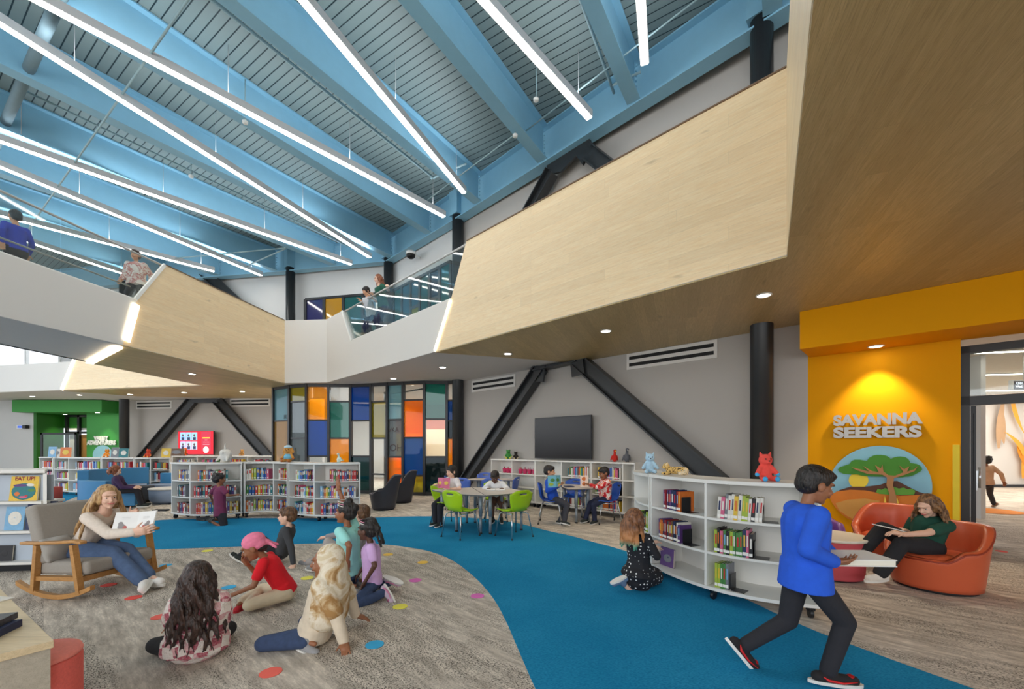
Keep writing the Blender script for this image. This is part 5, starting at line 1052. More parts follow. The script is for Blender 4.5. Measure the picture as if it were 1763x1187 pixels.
tub('orange vinyl tub chair behind, against the yellow wall beside the relief', orng, (4.66, 5.18, 0), (-.8, -.6), R=.38, hb=.72, hs=.46, seat=.36, pipe_m=dpip, lean=.12)
tub('purple tub chair, mostly hidden behind the walking child', mat('vinyl_purple', (124, 78, 150), .4), (3.8, 5.35, 0), (.2, -.98), R=.34, hb=.68, seat=.38, hs=.5)
rt = thing('round_table', 'low round table with white top and coral base before the orange chairs', 'table', (3.6, 4.76, 0)); MB().lathe((3.6, 4.76, 0), [(.34, .43), (.345, .44), (.345, .455), (.34, .46)], 36).build('table_top', mat('top_cream', (232, 222, 206), .35), rt); MB().lathe((3.6, 4.76, 0), [(.3, .02), (.3, .04), (.32, .4), (.32, .43)], 36).build('body', mat('fabric_rose', (196, 76, 84), .7), rt); MB().cyl((3.6, 4.76), .27, 0, .02, 24).build('base', M_['rubber'], rt)
char = mat('vinyl_charcoal', (52, 56, 68), .4, var=.03)
tub('charcoal high-back lounge chair, front one of the pair before the glass wall', char, (-2.98, 9.8, 0), (-.9, -.2), R=.32, hb=.8, hs=.46, seat=.38, lean=.25, taper=.8)
tub('charcoal high-back lounge chair, rear one of the pair before the glass wall', char, (-2.88, 11.0, 0), (-.95, -.1), R=.32, hb=.84, hs=.46, seat=.38, lean=.25, taper=.8)
# ---------------------------------------------------------------- blue curved sofa group
sb = mat('fabric_sofa_blue', (64, 132, 178), .6, var=.04, bump=.05); sl = mat('fabric_sofa_grey', (136, 152, 176), .7, var=.04); sd = mat('fabric_dark', (62, 66, 74), .7); so = thing('curved_sofa', 'blue C-shaped sofa with high back behind the teacher', 'sofa', (-9.5, 10.95, 0))
def arcband(c, r0, r1, a0, a1, z0, z1, m_, nm, par, K_=20):
    o_ = [(c[0] + math.cos(a0 + (a1 - a0) * i / K_) * r1, c[1] + math.sin(a0 + (a1 - a0) * i / K_) * r1) for i in range(K_ + 1)]; i_ = [(c[0] + math.cos(a0 + (a1 - a0) * i / K_) * r0, c[1] + math.sin(a0 + (a1 - a0) * i / K_) * r0) for i in range(K_ + 1)]
    return MB().prism(o_ + i_[::-1], z0, z1).build(nm, m_, par, bevel=.015)
cs_ = (-9.5, 10.95); 
arcband(cs_, 1.05, 1.25, math.radians(128), math.radians(222), .05, .88, sb, 'back_rest', so); arcband(cs_, 1.05, 1.23, math.radians(222.5), math.radians(276), .05, .66, sb, 'back_rest', so); arcband(cs_, .55, 1.05, math.radians(130), math.radians(300), .05, .36, sb, 'seat_base', so); arcband(cs_, .53, 1.05, math.radians(130), math.radians(301), .36, .44, sl, 'seat_cushion', so)
s2_ = thing('curved_sofa', 'blue straight sofa section with grey seat right of the curved sofa', 'sofa', (-9.5, 11.9, 0)); MB().box((-9.5, 12.05, .4), (1.0, .16, .62)).build('back_rest', sb, s2_, bevel=.02); MB().box((-9.5, 11.7, .24), (1.0, .5, .36)).build('seat_cushion', sl, s2_, bevel=.02); MB().box((-9.5, 11.7, .03), (.9, .45, .06)).build('base', M_['rubber'], s2_)
s3_ = thing('bench_seat', 'dark grey bench seat between the blue sofas', 'bench', (-9.75, 11.1, 0)); MB().box((-9.72, 11.08, .24), (.38, .38, .38)).build('seat_cushion', sd, s3_, bevel=.03); MB().box((-9.72, 11.08, .02), (.32, .32, .05)).build('base', M_['rubber'], s3_)
pf_ = flat(268, 866); ot = thing('round_ottoman', 'round low table with white top and grey-blue drum body by the sofa', 'table', (-8.88, 10.95, 0)); MB().lathe((-8.88, 10.95, 0), [(.44, .365), (.45, .375), (.45, .385), (.44, .395)], 40).build('table_top', M_['shelf_white'], ot); MB().lathe((-8.88, 10.95, 0), [(.34, .02), (.42, .1), (.43, .365)], 40).build('drum', sl, ot)
pw_ = tag(MB().box((-7.95, 9.55, .02), (.3, .12, .03)).build('power_strip', M_['rubber']), 'small black power strip on the carpet beside the sofa', 'power strip')
rd = thing('round_stool', 'dark red stool behind the left display bookcase', 'stool', (-7.4, 8.6, 0)); q = V(atZ(88, 10.6)); rd.location = (q.x, q.y, 0); WL[rd.name] = V((q.x, q.y, 0)); MB().cyl(q, .2, .03, .44, 28).build('body', mat('fabric_brick', (168, 66, 54), .8), rd); MB().cyl(q, .18, 0, .03, 20).build('base', M_['rubber'], rd)
# ---------------------------------------------------------------- rocking chair and pillow
oak = M_['oak_chair']; gf = mat('fabric_greige', (156, 150, 142), .85, var=.06, scale=60, bump=.15, bscale=260)
rc_ = thing('rocking_chair', 'grey upholstered two-seat rocking chair with oak arms and rockers', 'rocking chair', (-4.28, 4.34, 0))
O = V((-4.28, 4.34, 0)); fx_ = V((.985, -.17, 0)).normalized(); sd_ = V((-fx_.y, fx_.x, 0))    # forward, to the far side
def RC(f_, s_, z): return O + fx_ * f_ + sd_ * s_ + V((0, 0, z))
HWc = .345
for s_ in (-HWc, HWc):
    pts = [RC(-.44 + .88 * k / 14, s_, .03 + .11 * ((k / 14 - .5) * 2) ** 2) for k in range(15)]
    mb = MB()
    for k in range(14): pass
    N14 = len(pts); vs = []
    for p in pts:
        for dx, dz in ((-.02, -.02), (.02, -.02), (.02, .022), (-.02, .022)): vs.append(p + sd_ * dx + V((0, 0, dz)))
    mb.add(vs, [(4 * i + j, 4 * i + (j + 1) % 4, 4 * i + 4 + (j + 1) % 4, 4 * i + 4 + j) for i in range(N14 - 1) for j in range(4)] + [(3, 2, 1, 0), tuple(4 * (N14 - 1) + j for j in range(4))]); mb.build('rocker', oak, rc_)
    MB().bar(RC(.3, s_, .08), RC(.22, s_, .53), .04, .05, up=sd_).build('leg', oak, rc_); MB().bar(RC(-.24, s_, .07), RC(-.2, s_, .51), .04, .05, up=sd_).build('leg', oak, rc_)
    ap = [RC(-.38, s_, .525), RC(-.2, s_, .53), RC(.05, s_, .545), RC(.24, s_, .565), RC(.34, s_, .555)]; mb = MB(); vs = []
    for k, p in enumerate(ap):
        w2 = (.03, .03, .026, .032, .03)[k]
        for dx, dz in ((-w2, -.014), (w2, -.014), (w2, .014), (-w2, .014)): vs.append(p + sd_ * dx + V((0, 0, dz)))
    mb.add(vs, [(4 * i + j, 4 * i + (j + 1) % 4, 4 * i + 4 + (j + 1) % 4, 4 * i + 4 + j) for i in range(4) for j in range(4)] + [(3, 2, 1, 0), tuple(16 + j for j in range(4))]); mb.build('armrest', oak, rc_, bevel=.008)
    MB().bar(RC(-.26, s_ * .96, .19), RC(.27, s_ * .96, .21), .04, .05, up=sd_).build('seat_rail', oak, rc_)
MB().bar(RC(.27, -HWc, .2), RC(.27, HWc, .2), .04, .05).build('seat_rail', oak, rc_)
def cushion(f0, z0, f1, z1, th, s0, s1, nm, par, m_, bev=.04):
    a = RC(f0, 0, z0); b = RC(f1, 0, z1); d = (b - a).normalized(); u = sd_.cross(d).normalized()
    if u.z < 0 and abs(u.z) > .5: u = -u
    vs = []
    for p in (a, b):
        for s in (s0, s1):
            for k in (0, 1): vs.append(p + sd_ * s + u * th * k)
    mb = MB(); mb.add(vs, [(0, 1, 3, 2), (4, 6, 7, 5), (0, 4, 5, 1), (2, 3, 7, 6), (0, 2, 6, 4), (1, 5, 7, 3)]); return mb.build(nm, m_, par, bevel=bev, bseg=4)
cushion(-.28, .21, .34, .235, .13, -.315, .315, 'seat_cushion', rc_, gf)
cushion(-.26, .3, -.42, .86, .13, -.33, .33, 'backrest', rc_, gf)
tag(blob('pillow', MB().ell(RC(-.15, -.22, .45), (.07, .13, .13), M=Matrix.Rotation(.2, 3, 'Y')).box(RC(-.16, -.22, .45), (.05, .26, .24), R=Matrix.Rotation(-.3, 3, 'Y')), mat('fabric_pillow', (164, 160, 154), .9, var=.05), vox=.015, sm=6), 'grey throw pillow on the rocking chair behind the teacher', 'pillow')
# ---------------------------------------------------------------- people
SK = {'fair': mat('skin_fair', (232, 188, 164), .5, var=.03), 'tan': mat('skin_tan', (206, 154, 120), .5, var=.03), 'brown': mat('skin_brown', (150, 98, 68), .5, var=.03), 'deep': mat('skin_deep', (92, 60, 46), .5, var=.03)}
EYW = mat('eye_white', (206, 200, 194), .3); EYD = mat('eye_dark', (40, 28, 22), .15); LIP = {'fair': mat('lip_fair', (196, 104, 100), .4), 'tan': mat('lip_tan', (170, 92, 84), .4), 'brown': mat('lip_brown', (124, 66, 58), .4), 'deep': mat('lip_deep', (96, 50, 50), .4)}
def hairmat(nm, a, b):
    if nm in MATS: return MATS[nm]
    m, nt, bs = nodemat(nm); g = NT(nt); tc = g.n('ShaderNodeTexCoord').outputs['Object']
    f = g.noise(g.mapping(tc, scale=(1, 1, .25)), 60, 4); c = g.mix(g.ramp(f, .35, .65), rgb(*a), rgb(*b)); nt.links.new(c, bs.inputs['Base Color']); bs.inputs['Roughness'].default_value = .45
    bp = g.n('ShaderNodeBump', {'Strength': .9, 'Distance': .02, 'Height': f}); nt.links.new(bp.outputs[0], bs.inputs['Normal']); return m
HB = hairmat('hair_black', (18, 16, 16), (44, 38, 36)); HBR = hairmat('hair_brown', (62, 40, 26), (120, 84, 54)); HBL = hairmat('hair_blond', (140, 102, 62), (208, 170, 118)); HRD = hairmat('hair_auburn', (104, 56, 34), (160, 96, 62)); HDK = hairmat('hair_dark_wavy', (30, 20, 18), (66, 46, 38))
def cloth(nm, c, **k): return mat('cloth_' + nm, c, .9, var=k.get('var', .08), scale=k.get('scale', 14), bump=k.get('bump', .55), bscale=k.get('bs', 17))
def ik(a, t, l1, l2, pole):
    d = t - a; L = d.length
    if L > (l1 + l2) * .995: k = L / ((l1 + l2) * .995); l1 *= k; l2 *= k
    L = max(L, abs(l1 - l2) + .01); dn = d.normalized(); x = (l1 * l1 - l2 * l2 + L * L) / (2 * L); h = math.sqrt(max(l1 * l1 - x * x, 0)); p = V(pole); p = p - dn * p.dot(dn)
    if p.length < 1e-4: p = dn.orthogonal()
    return a + dn * x + p.normalized() * h, a + dn * L
def frame(f, u=(0, 0, 1)):
    f = V(f).normalized(); r = f.cross(V(u)).normalized(); u = r.cross(f); return Matrix((r, f, u)).transposed()
def handp(mb, w, d, side, H, curl=.5, flatn=None, fmin=.0):
    d = V(d).normalized(); hl = .108 * H; n = V(flatn) if flatn is not None else V((0, 0, -1)); n = n - d * n.dot(d)
    if n.length < .05: n = d.orthogonal()
    n.normalize(); s = d.cross(n).normalized() * side; fr_ = max(.047 * hl, fmin)
    mb.cone(w, w + d * hl * .45, .13 * hl, .15 * hl, side=s, ratio=1.75)
    for k, ln in enumerate((.42, .48, .45, .35)):
        b = w + d * hl * .5 + s * hl * (.19 - .125 * k); a1 = curl * .7; a2 = curl * 1.6; spread = s * (.10 - .06 * k)
        d1 = (d * math.cos(a1) + n * math.sin(a1) + spread).normalized(); d2 = (d * math.cos(a2) + n * math.sin(a2) + spread * .6).normalized()
        m_ = b + d1 * ln * hl * .5; e = m_ + d2 * ln * hl * .5; mb.cone(b - d1 * .02, m_, fr_ * 1.1, fr_ * 1.05, 8); mb.cone(m_, e, fr_, fr_ * .85, 8)
    tb = w + d * hl * .12 + s * hl * .16; td = (d * .65 + s * .65 + n * .35 * curl).normalized(); tm = tb + td * hl * .26; te = tm + (td * .8 + n * curl * .5 + d * .3).normalized() * hl * .2
    mb.cone(tb, tm, fr_ * 1.35, fr_ * 1.15, 8); mb.cone(tm, te, fr_ * 1.1, fr_ * .9, 8)
def shoe(nm_par, ank, toe, up, H, m, sole_m=None, accent=None, k=1.0):
    t = V(toe).normalized(); u = V(up); u = (u - t * u.dot(t)).normalized(); L = .15 * H * k; h = .052 * H; s = t.cross(u)
    base = ank - u * h; mb = MB(); mb.cone(base - t * L * .22 + u * .026 * H, base + t * L * .58 + u * .022 * H, .027 * H, .024 * H, side=s, ratio=1.05)
    mb.cone(ank + u * .008 * H, base + t * L * .1 + u * .03 * H, .03 * H, .028 * H)
    o = blob('shoe', mb, m, nm_par, vox=.007, sm=2); pts = []
    for i in range(20):
        a = 2 * math.pi * i / 20; y = math.cos(a); x = math.sin(a); wd = (.033 if y > 0 else .029) * H; pts.append(base + t * (L * (.18 + .62 * y)) + s * wd * x)
    n = 20; b_ = [p - u * .004 * H for p in pts]; t_ = [p + u * .011 * H for p in pts]; MB().add(b_ + t_, [tuple(range(n)), tuple(range(n, 2 * n))[::-1]] + [(i, i + n, (i + 1) % n + n, (i + 1) % n) for i in range(n)]).build('sole', sole_m or M_['shelf_white'], o)
    if accent:
        ac = MB()
        for sg in (-1, 1):
            p0 = base + t * L * -.05 + u * .018 * H + s * sg * .031 * H; q = [p0 + t * L * .32 + u * .0 * H, p0 + t * L * .0 + u * .006 * H, p0 - t * L * .12 + u * .02 * H, p0 + t * L * .05 + u * .014 * H]; ac.tube([q[2], q[1], q[0], q[0] + t * L * .3 + u * .012 * H], [.003, .008, .006, .002], 6)
            ac.cone(base + t * L * .5 + u * .034 * H, base + t * L * .6 + u * .028 * H, .018 * H, .014 * H)
        ac.build('side_stripe', accent, o)
    return o
def person(label, H, P, N, Hd, look, sh, arms, legs, skin='fair', hip=None, hs=None, shirt=None, sleeve='long', pants=None, plen='long', shoes=None, sole=None, hair=None, vox=.0055, bulk=1.06, extra=None, shoe_acc=None, adult=False, tup=None, group=None, pbulk=1.16, hem=.015, shoek=1.0, face_detail=True, bare=False):
    P, N, Hd = V(P), V(N), V(Hd); k = H / 1.3; nd = .128 * k if not adult else .15
    if (Hd - N).length > nd: N = Hd + (N - Hd).normalized() * nd
    f = V((sh[0], sh[1], 0)).normalized(); r = V((f.y, -f.x, 0)); hf = V((*(hip or sh), 0)).normalized(); hr = V((hf.y, -hf.x, 0)); k = H / 1.3; hs = hs or (.222 * (1 if H > 1.18 else .96)); s = hs / .22; up = (N - P).normalized()
    fl = 0 if P.z < 3.5 else UF
    t = thing('person', label, 'person', (P.x, P.y, fl), group); far = P.y > 6; fm = .0075 if far else .0055; vx = max(vox, .0075) if far else vox
    Fm = frame(look); c = lambda x, y, z: Hd + Fm @ V((x * s, y * s, z * s))
    sk = SK[skin]; mb = MB(); E = lambda cc, rr, M=None: mb.ell(c(*cc), tuple(q * s for q in rr), Fm, 16)
    E((0, -.012, .03), (.074, .092, .083)); E((0, .03, -.02), (.058, .062, .075)); E((0, .035, -.062), (.044, .046, .042)); E((0, .066, -.088), (.02, .018, .016)); mb.cone(c(0, .086, .008), c(0, .103, -.02), .009 * s, .014 * s, 8)
    E((0, .078, .03), (.048, .016, .013)); E((.03, .07, -.03), (.022, .02, .02)); E((-.03, .07, -.03), (.022, .02, .02)); (hair is not None or bare) and (E((.076, -.004, -.008), (.012, .022, .03)), E((-.076, -.004, -.008), (.012, .022, .03))); E((0, .088, -.048), (.022, .009, .011))
    nr = .032 * k if not adult else .043; mb.cone(N - up * .03, c(0, -.015, -.05), nr * 1.15, nr)
    ch = P.lerp(N, .74); wa = P.lerp(N, .3); tr = .083 * k if not adult else .086
    mb.cone(P, wa, tr * .95, tr * .85, side=hr, ratio=1.3); mb.cone(wa, ch, tr * .85, tr * .95, side=r, ratio=1.35); mb.cone(ch, N - up * .02, tr * .8, nr * 1.1, side=r, ratio=1.6)
    sw = .096 * H; hw = .055 * H; J = {}
    for sd, key in ((1, 'R'), (-1, 'L')):
        S = N - up * .035 * H + r * sd * sw; tg, pole, hd, curl = (list(arms[key]) + [None, .5])[:4]; El, Wr = ik(S, V(tg), .165 * H, .145 * H, pole); J['S' + key], J['E' + key], J['W' + key] = S, El, Wr
        a = .033 * k * (1.05 if adult else 1); mb.cone(N - up * .04 * H, S, .035 * k, a * 1.15); mb.cone(S, El, a * 1.1, a * .85); mb.cone(El, Wr, a * .85, a * .58); hd = hd or (Wr - El); pn = None
        if isinstance(hd, tuple) and len(hd) == 2: hd, pn = hd
        handp(mb, Wr, hd, -sd if (pn is None) else sd, H if not adult else H * .96, curl, pn, fm)
        Hp = P + hr * sd * hw - up * .02; tg, pole, toe = legs[key][:3]; Kn, An = ik(Hp, V(tg), .245 * H, .235 * H, pole); J['H' + key], J['K' + key], J['A' + key] = Hp, Kn, An
        mb.cone(Hp, Kn, .058 * k, .04 * k); mb.cone(Kn, An, .04 * k, .024 * k); tt = V(toe).normalized(); sh_n = (Kn - An).normalized(); J['T' + key] = tt
        fl_ = .03 if shoes else .1; mb.cone(An - sh_n * .015, An - sh_n * .028 * H + tt * fl_ * H, .022 * k, .017 * k)
    body = blob('body', mb, sk, t, vox=vx, sm=3)
    if face_detail:
        for sx in (-1, 1):
            e = MB().ell(c(.028 * sx, .0768, .004), (.0115 * s, .0062 * s, .0062 * s), Fm, 12).build('eye', EYW, t); MB().ell(c(.029 * sx, .0812, .004), (.006 * s, .0035 * s, .006 * s), Fm, 10).build('iris', EYD, e)
            MB().tube([c(.014 * sx, .0935, .0235), c(.03 * sx, .092, .028), c(.044 * sx, .082, .024)], [.003 * s, .0034 * s, .002 * s], 6).build('eyebrow', HB if hair is None else hair[1], t)
        MB().tube([c(-.024, .088, -.047), c(-.01, .0965, -.0495), c(.01, .0965, -.0495), c(.024, .088, -.047)], [.003 * s, .0062 * s, .0062 * s, .003 * s], 8).build('lips', LIP[skin], t)
    # clothes
    B = bulk
    if shirt:
        mb = MB(); T = tr * 1.12 * B; lo = P - up * (.02 + hem)
        mb.frus(lo, P.lerp(wa, .6), T * (1.14 if P.z - fl > .4 * H else 1.05), T * 1.02, side=hr, ratio=1.34); mb.cone(P.lerp(wa, .2), wa, T * 1.0, T * .95, side=hr, ratio=1.32); mb.cone(wa, ch, T * .95, T * 1.02, side=r, ratio=1.36); mb.cone(ch, N - up * .035 * H, T * .88, nr * 1.25 * (1 + (B - 1) * .5), side=r, ratio=1.65)
        for key in 'LR':
            a = .041 * k * B * (.96 if adult else 1); S, El, Wr = J['S' + key], J['E' + key], J['W' + key]; mb.cone(N - up * .045 * H, S, .046 * k * (1 + (B - 1) * .4), a * 1.08)
            if sleeve == 'short': mb.cone(S, S.lerp(El, .62), a * 1.18, a * 1.15)
            else: mb.cone(S, El, a * 1.15, a * .98); mb.cone(El, El.lerp(Wr, .93), a * .98, a * .8)
        blob('shirt' if sleeve == 'short' else 'top', mb, shirt, t, vox=.008 if not far else .01, sm=3)
    if pants:
        mb = MB(); q = pbulk; mb.cone(P - up * .02, P + up * .045, tr * 1.13, tr * 1.05, side=hr, ratio=1.34)
        for key in 'LR':
            Hp, Kn, An = J['H' + key], J['K' + key], J['A' + key]
            if plen == 'short': mb.cone(Hp, Hp.lerp(Kn, .85), .067 * k * q, .062 * k * q)
            else: mb.cone(Hp, Kn, .066 * k * q, .05 * k * q); mb.cone(Kn, Kn.lerp(An, .97), .049 * k * q, .036 * k * q * (1 + (q - 1)))
        blob('shorts' if plen == 'short' else 'trousers', mb, pants, t, vox=.008 if not far else .01, sm=3)
    if shoes:
        for key in 'LR': shoe(t, J['A' + key], J['T' + key], (J['K' + key] - J['A' + key]).normalized() if abs((J['K' + key] - J['A' + key]).normalized().dot(J['T' + key])) < .8 else V((0, 0, 1)), H * (.95 if not adult else .92), shoes, sole, shoe_acc, shoek)
    if hair: makehair(t, hair, c, s, Fm, Hd, N, P, f, r, far)
    if extra: extra(t, c, s, Fm, J, N, P, f, r)
    return t
def makehair(t, hair, c, s, Fm, Hd, N, P, f, r, far):
    kind, m = hair[0], hair[1]; mb = MB(); E = lambda cc, rr: mb.ell(c(*cc), tuple(q * s for q in rr), Fm, 16); vx = .0075 if not far else .009; rr_ = random.Random(len(t.name) + int(P.x * 100))
    E((0, -.02, .048) if 'ng' in kind or kind == 'wavy' else (0, -.02, .043), (.084, .09, .084) if 'ng' in kind or kind == 'wavy' else (.084, .098, .085)); E((0, -.045, .0), (.076, .07, .07))
    if kind == 'bowl': E((0, .03, .052), (.078, .064, .05)); E((.05, .0, .01), (.032, .06, .05)); E((-.05, .0, .01), (.032, .06, .05))
    if kind == 'short': E((.0, .02, .07), (.07, .075, .05)); E((.02, .055, .078), (.045, .035, .022))
    if kind == 'curly':
        for k in range(26): a = rr_.uniform(0, 6.28); z = rr_.uniform(.0, .11); q = math.sqrt(max(.1, 1 - ((z - .04) / .1) ** 2)); mb.ell(c(.08 * q * math.cos(a), -.02 + .09 * q * math.sin(a) * (1 if math.sin(a) < 0 or z > .07 else .4), z), .022 * s)
    if kind in ('long', 'wavy', 'verylong'):
        fwd = hair[5] if len(hair) > 5 else 0.0; bs_ = hair[6] if len(hair) > 6 else 0.0; L = hair[2]; back = -V((Fm.col[1].x, Fm.col[1].y, 0)).normalized(); rt_ = V(Fm.col[0]); n = hair[3] if len(hair) > 3 else 16; amp = (.012 if not fwd else .004) if kind != 'verylong' else .016; spread = hair[4] if len(hair) > 4 else 1.0
        for k in range(n):
            a = (k / (n - 1) - .5) * 2; ang = a * 1.75; sx, sy = math.sin(ang), -math.cos(ang); st = c(.078 * sx, -.015 + .085 * sy, .03 + .03 * rr_.random()); pts = [st]; LL = L * (1 - .18 * rr_.random()) * (1 - (0 if fwd else .2) * abs(a) ** 3); ph = rr_.uniform(0, 6)
            for j in range(1, 13):
                q = j / 12; p = st + V((0, 0, -LL * q)) + rt_ * s * (.03 * sx * spread * q * 2 + amp * math.sin(ph + q * 14)) + back * (bs_ * q * (1 if abs(a) < .75 else 0) + (.08 if fwd else .05) * min(1, q * 2.5) * (.4 if abs(a) > .75 else 1) + amp * math.cos(ph + q * 12)); pts.append(p)
            w_ = .021 if kind != 'verylong' else .0125; mb.tube(pts, [w_ * s * (1 - .62 * (j / 12) ** 1.6) for j in range(13)], 7)
        E((.062, .005, -.0), (.026, .045, .07)); E((-.062, .005, -.0), (.026, .045, .07))
    if kind == 'braids':
        E((0, -.05, .1), (.045, .045, .04))
        for k in range(9):
            a = rr_.uniform(-1, 1); st = c(.05 * a, -.09, .08 - .05 * abs(a)); pts = [st]; 
            for j in range(1, 8): pts.append(st + V(Fm.col[1]) * -.02 * j * s * (1 if j < 3 else .6) + V((0, 0, -.026 * j * s + .02 * math.sin(j * .5))) + V(Fm.col[0]) * .012 * math.sin(j + k))
            mb.tube(pts, .011 * s, 7)
        for k in range(5): mb.tube([c(-.06 + .03 * k, .06, .095), c(-.06 + .03 * k, .0, .128), c((-.06 + .03 * k) * .6, -.06, .12)], .009 * s, 6)
    if kind == 'bun': E((0, -.03, .125), (.04, .04, .035)); E((0, -.095, .06), (.05, .04, .045))
    if kind == 'cap': E((0, .05, .06), (.07, .07, .03))
    blob('hair', mb, m, t, vox=vx if kind != 'verylong' else .0065, sm=2)
    if kind == 'braids' or kind == 'bun':
        for k in range(3 if kind == 'bun' else 2): MB().tube([c(.086 * math.cos(q), -.02 + .098 * math.sin(q), .075 + .02 * k + .01 * math.sin(q)) for q in [i * .3 - .2 for i in range(12)]], .004 * s, 5).build('hair_band', mat('band_pink', (226, 150, 176), .5) if k % 2 else M_['shelf_white'], t)
def cross(P, f, H, dz=.055, a=.24):
    f = V((f[0], f[1], 0)).normalized(); r = V((f.y, -f.x, 0)); g = V((P.x, P.y, 0))
    return dict(L=(g + f * a * H + r * .05 * H + V((0, 0, dz)), f * .35 - r, (f * .2 + r)), R=(g + f * (a + .06) * H - r * .05 * H + V((0, 0, dz)), f * .35 + r, (f * .2 - r)))
def kneel(P, f, H, w_=.07, dz=.06, a=.0):
    f = V((f[0], f[1], 0)).normalized(); r = V((f.y, -f.x, 0)); g = V((P.x, P.y, 0)); d = {}
    for k, sg in (('L', -1), ('R', 1)): d[k] = (g - f * (.02 + a) * H + r * sg * w_ * H + V((0, 0, dz)), f + V((0, 0, -.25)), (-f + V((0, 0, -.25))))
    return d
# patterned cloth
m, nt, b = nodemat('cloth_fleece_plaid'); g = NT(nt); tc = g.n('ShaderNodeTexCoord').outputs['Object']; w2 = g.n('ShaderNodeVectorMath', {0: tc, 1: g.n('ShaderNodeVectorMath', {0: g.n('ShaderNodeTexNoise', {'Vector': tc, 'Scale': 9}).outputs['Color'], 'Scale': .05}, operation='SCALE').outputs[0]}, operation='ADD').outputs[0]
ck = g.n('ShaderNodeTexChecker', {'Vector': g.mapping(w2, rot=(.25, .2, .35)), 'Color1': (1, 1, 1, 1), 'Color2': (0, 0, 0, 1), 'Scale': 14.0}).outputs['Fac']; ck2 = g.n('ShaderNodeTexChecker', {'Vector': g.mapping(w2, loc=(.05, 0, .05), rot=(.25, .2, .35)), 'Scale': 14.0}).outputs['Fac']
fz_ = g.noise(tc, 90, 4); cc = g.mix(ck, rgb(242, 232, 224), rgb(228, 178, 180)); cc = g.mix(g.math('MULTIPLY', ck, ck2), cc, rgb(182, 88, 104)); cc = g.mix(g.math('MULTIPLY', g.ramp(fz_, .45, .75), .3), cc, rgb(250, 240, 236)); nt.links.new(cc, b.inputs['Base Color']); b.inputs['Roughness'].default_value = 1
nt.links.new(g.n('ShaderNodeBump', {'Strength': .9, 'Distance': .02, 'Height': fz_}).outputs[0], b.inputs['Normal'])
m, nt, b = nodemat('cloth_dots'); g = NT(nt); tc = g.n('ShaderNodeTexCoord').outputs['Object']; vd = g.n('ShaderNodeTexVoronoi', {'Vector': tc, 'Scale': 26, 'Randomness': .35}).outputs['Distance']; nt.links.new(g.mix(g.math('LESS_THAN', vd, .23), rgb(24, 24, 30), rgb(232, 230, 228)), b.inputs['Base Color']); b.inputs['Roughness'].default_value = .8
def blotch(nm, cs, sc=6, rough=.85, soft=.04):
    m, nt, b = nodemat(nm); g = NT(nt); tc = g.n('ShaderNodeTexCoord').outputs['Object']; n_ = g.n('ShaderNodeTexNoise', {'Vector': tc, 'Scale': sc, 'Detail': 5, 'Roughness': .6, 'Distortion': .8}).outputs['Fac']; c = rgb(*cs[0])
    for i, k in enumerate(cs[1:]): c = g.mix(g.ramp(n_, .42 + .07 * i - soft / 2 + .02, .44 + .07 * i + soft / 2), c, rgb(*k))
    nt.links.new(c, b.inputs['Base Color']); b.inputs['Roughness'].default_value = rough; return m
HIJ = blotch('cloth_tiedye', [(166, 126, 76), (200, 174, 134), (228, 218, 198), (212, 196, 164)], 5.2, soft=.06); REDP = blotch('cloth_redprint', [(190, 30, 40), (214, 44, 40), (240, 236, 232), (226, 110, 50)], 9); CAMO = blotch('cloth_camo', [(60, 62, 58), (120, 118, 110), (40, 40, 42)], 40); PLD = blotch('cloth_plaid_pale', [(226, 206, 200), (196, 120, 116), (240, 230, 226)], 8)
m, nt, b = nodemat('hair_ombre'); g = NT(nt); tc = g.n('ShaderNodeTexCoord').outputs['Object']; f_ = g.noise(g.mapping(tc, scale=(1, 1, .25)), 60, 4); zc = g.n('ShaderNodeSeparateXYZ', {0: tc}).outputs[2]
c_ = g.mix(g.ramp(f_, .35, .65), rgb(84, 54, 38), rgb(150, 100, 66)); c_ = g.mix(g.ramp(zc, .66, .56), c_, rgb(184, 124, 74)); c_ = g.mix(g.ramp(zc, .52, .46), c_, rgb(64, 150, 126)); nt.links.new(c_, b.inputs['Base Color']); b.inputs['Roughness'].default_value = .5; LH = m
J_ = at
# teacher
P = J_(141, 941, 4.37); 
person('person in cream sweater and blue jeans reading aloud from the rocking chair', 1.74, P, J_(180, 890, 4.32), J_(185, 857, 4.28), (.86, -.5, -.06), (1, .08), dict(R=(J_(232, 917, 4.12), (-.3, -.2, -1), ((.9, .1, .15), (0, .9, .3)), .5), L=(J_(222, 889, 4.42), (-.3, .6, -.8), ((.6, .0, .25), (.2, -.9, 0)), .6)),
       dict(R=(J_(243, 1000, 4.24), (.4, 0, 1), (.5, -.85, -.1)), L=(J_(256, 992, 4.34), (.6, .2, 1), (1, -.12, -.05))), 'fair', hs=.226, shirt=cloth('cream', (226, 212, 198), var=.1, scale=40), pants=cloth('denim', (80, 102, 138), var=.2, scale=20), shoes=cloth('canvas_white', (238, 236, 232)), hair=('long', HBL, .46, 34, 1.9, 1.2, .13), adult=True, hem=.05, bulk=.98)
ob_ = thing('open_book', 'open white picture book held up by the teacher', 'book', tuple(J_(236, 899, 4.2))); c0 = J_(236, 899, 4.2); PW = mat('paper_white', (240, 240, 238), .7)
upv = V((.08, .22, 1)).normalized(); 
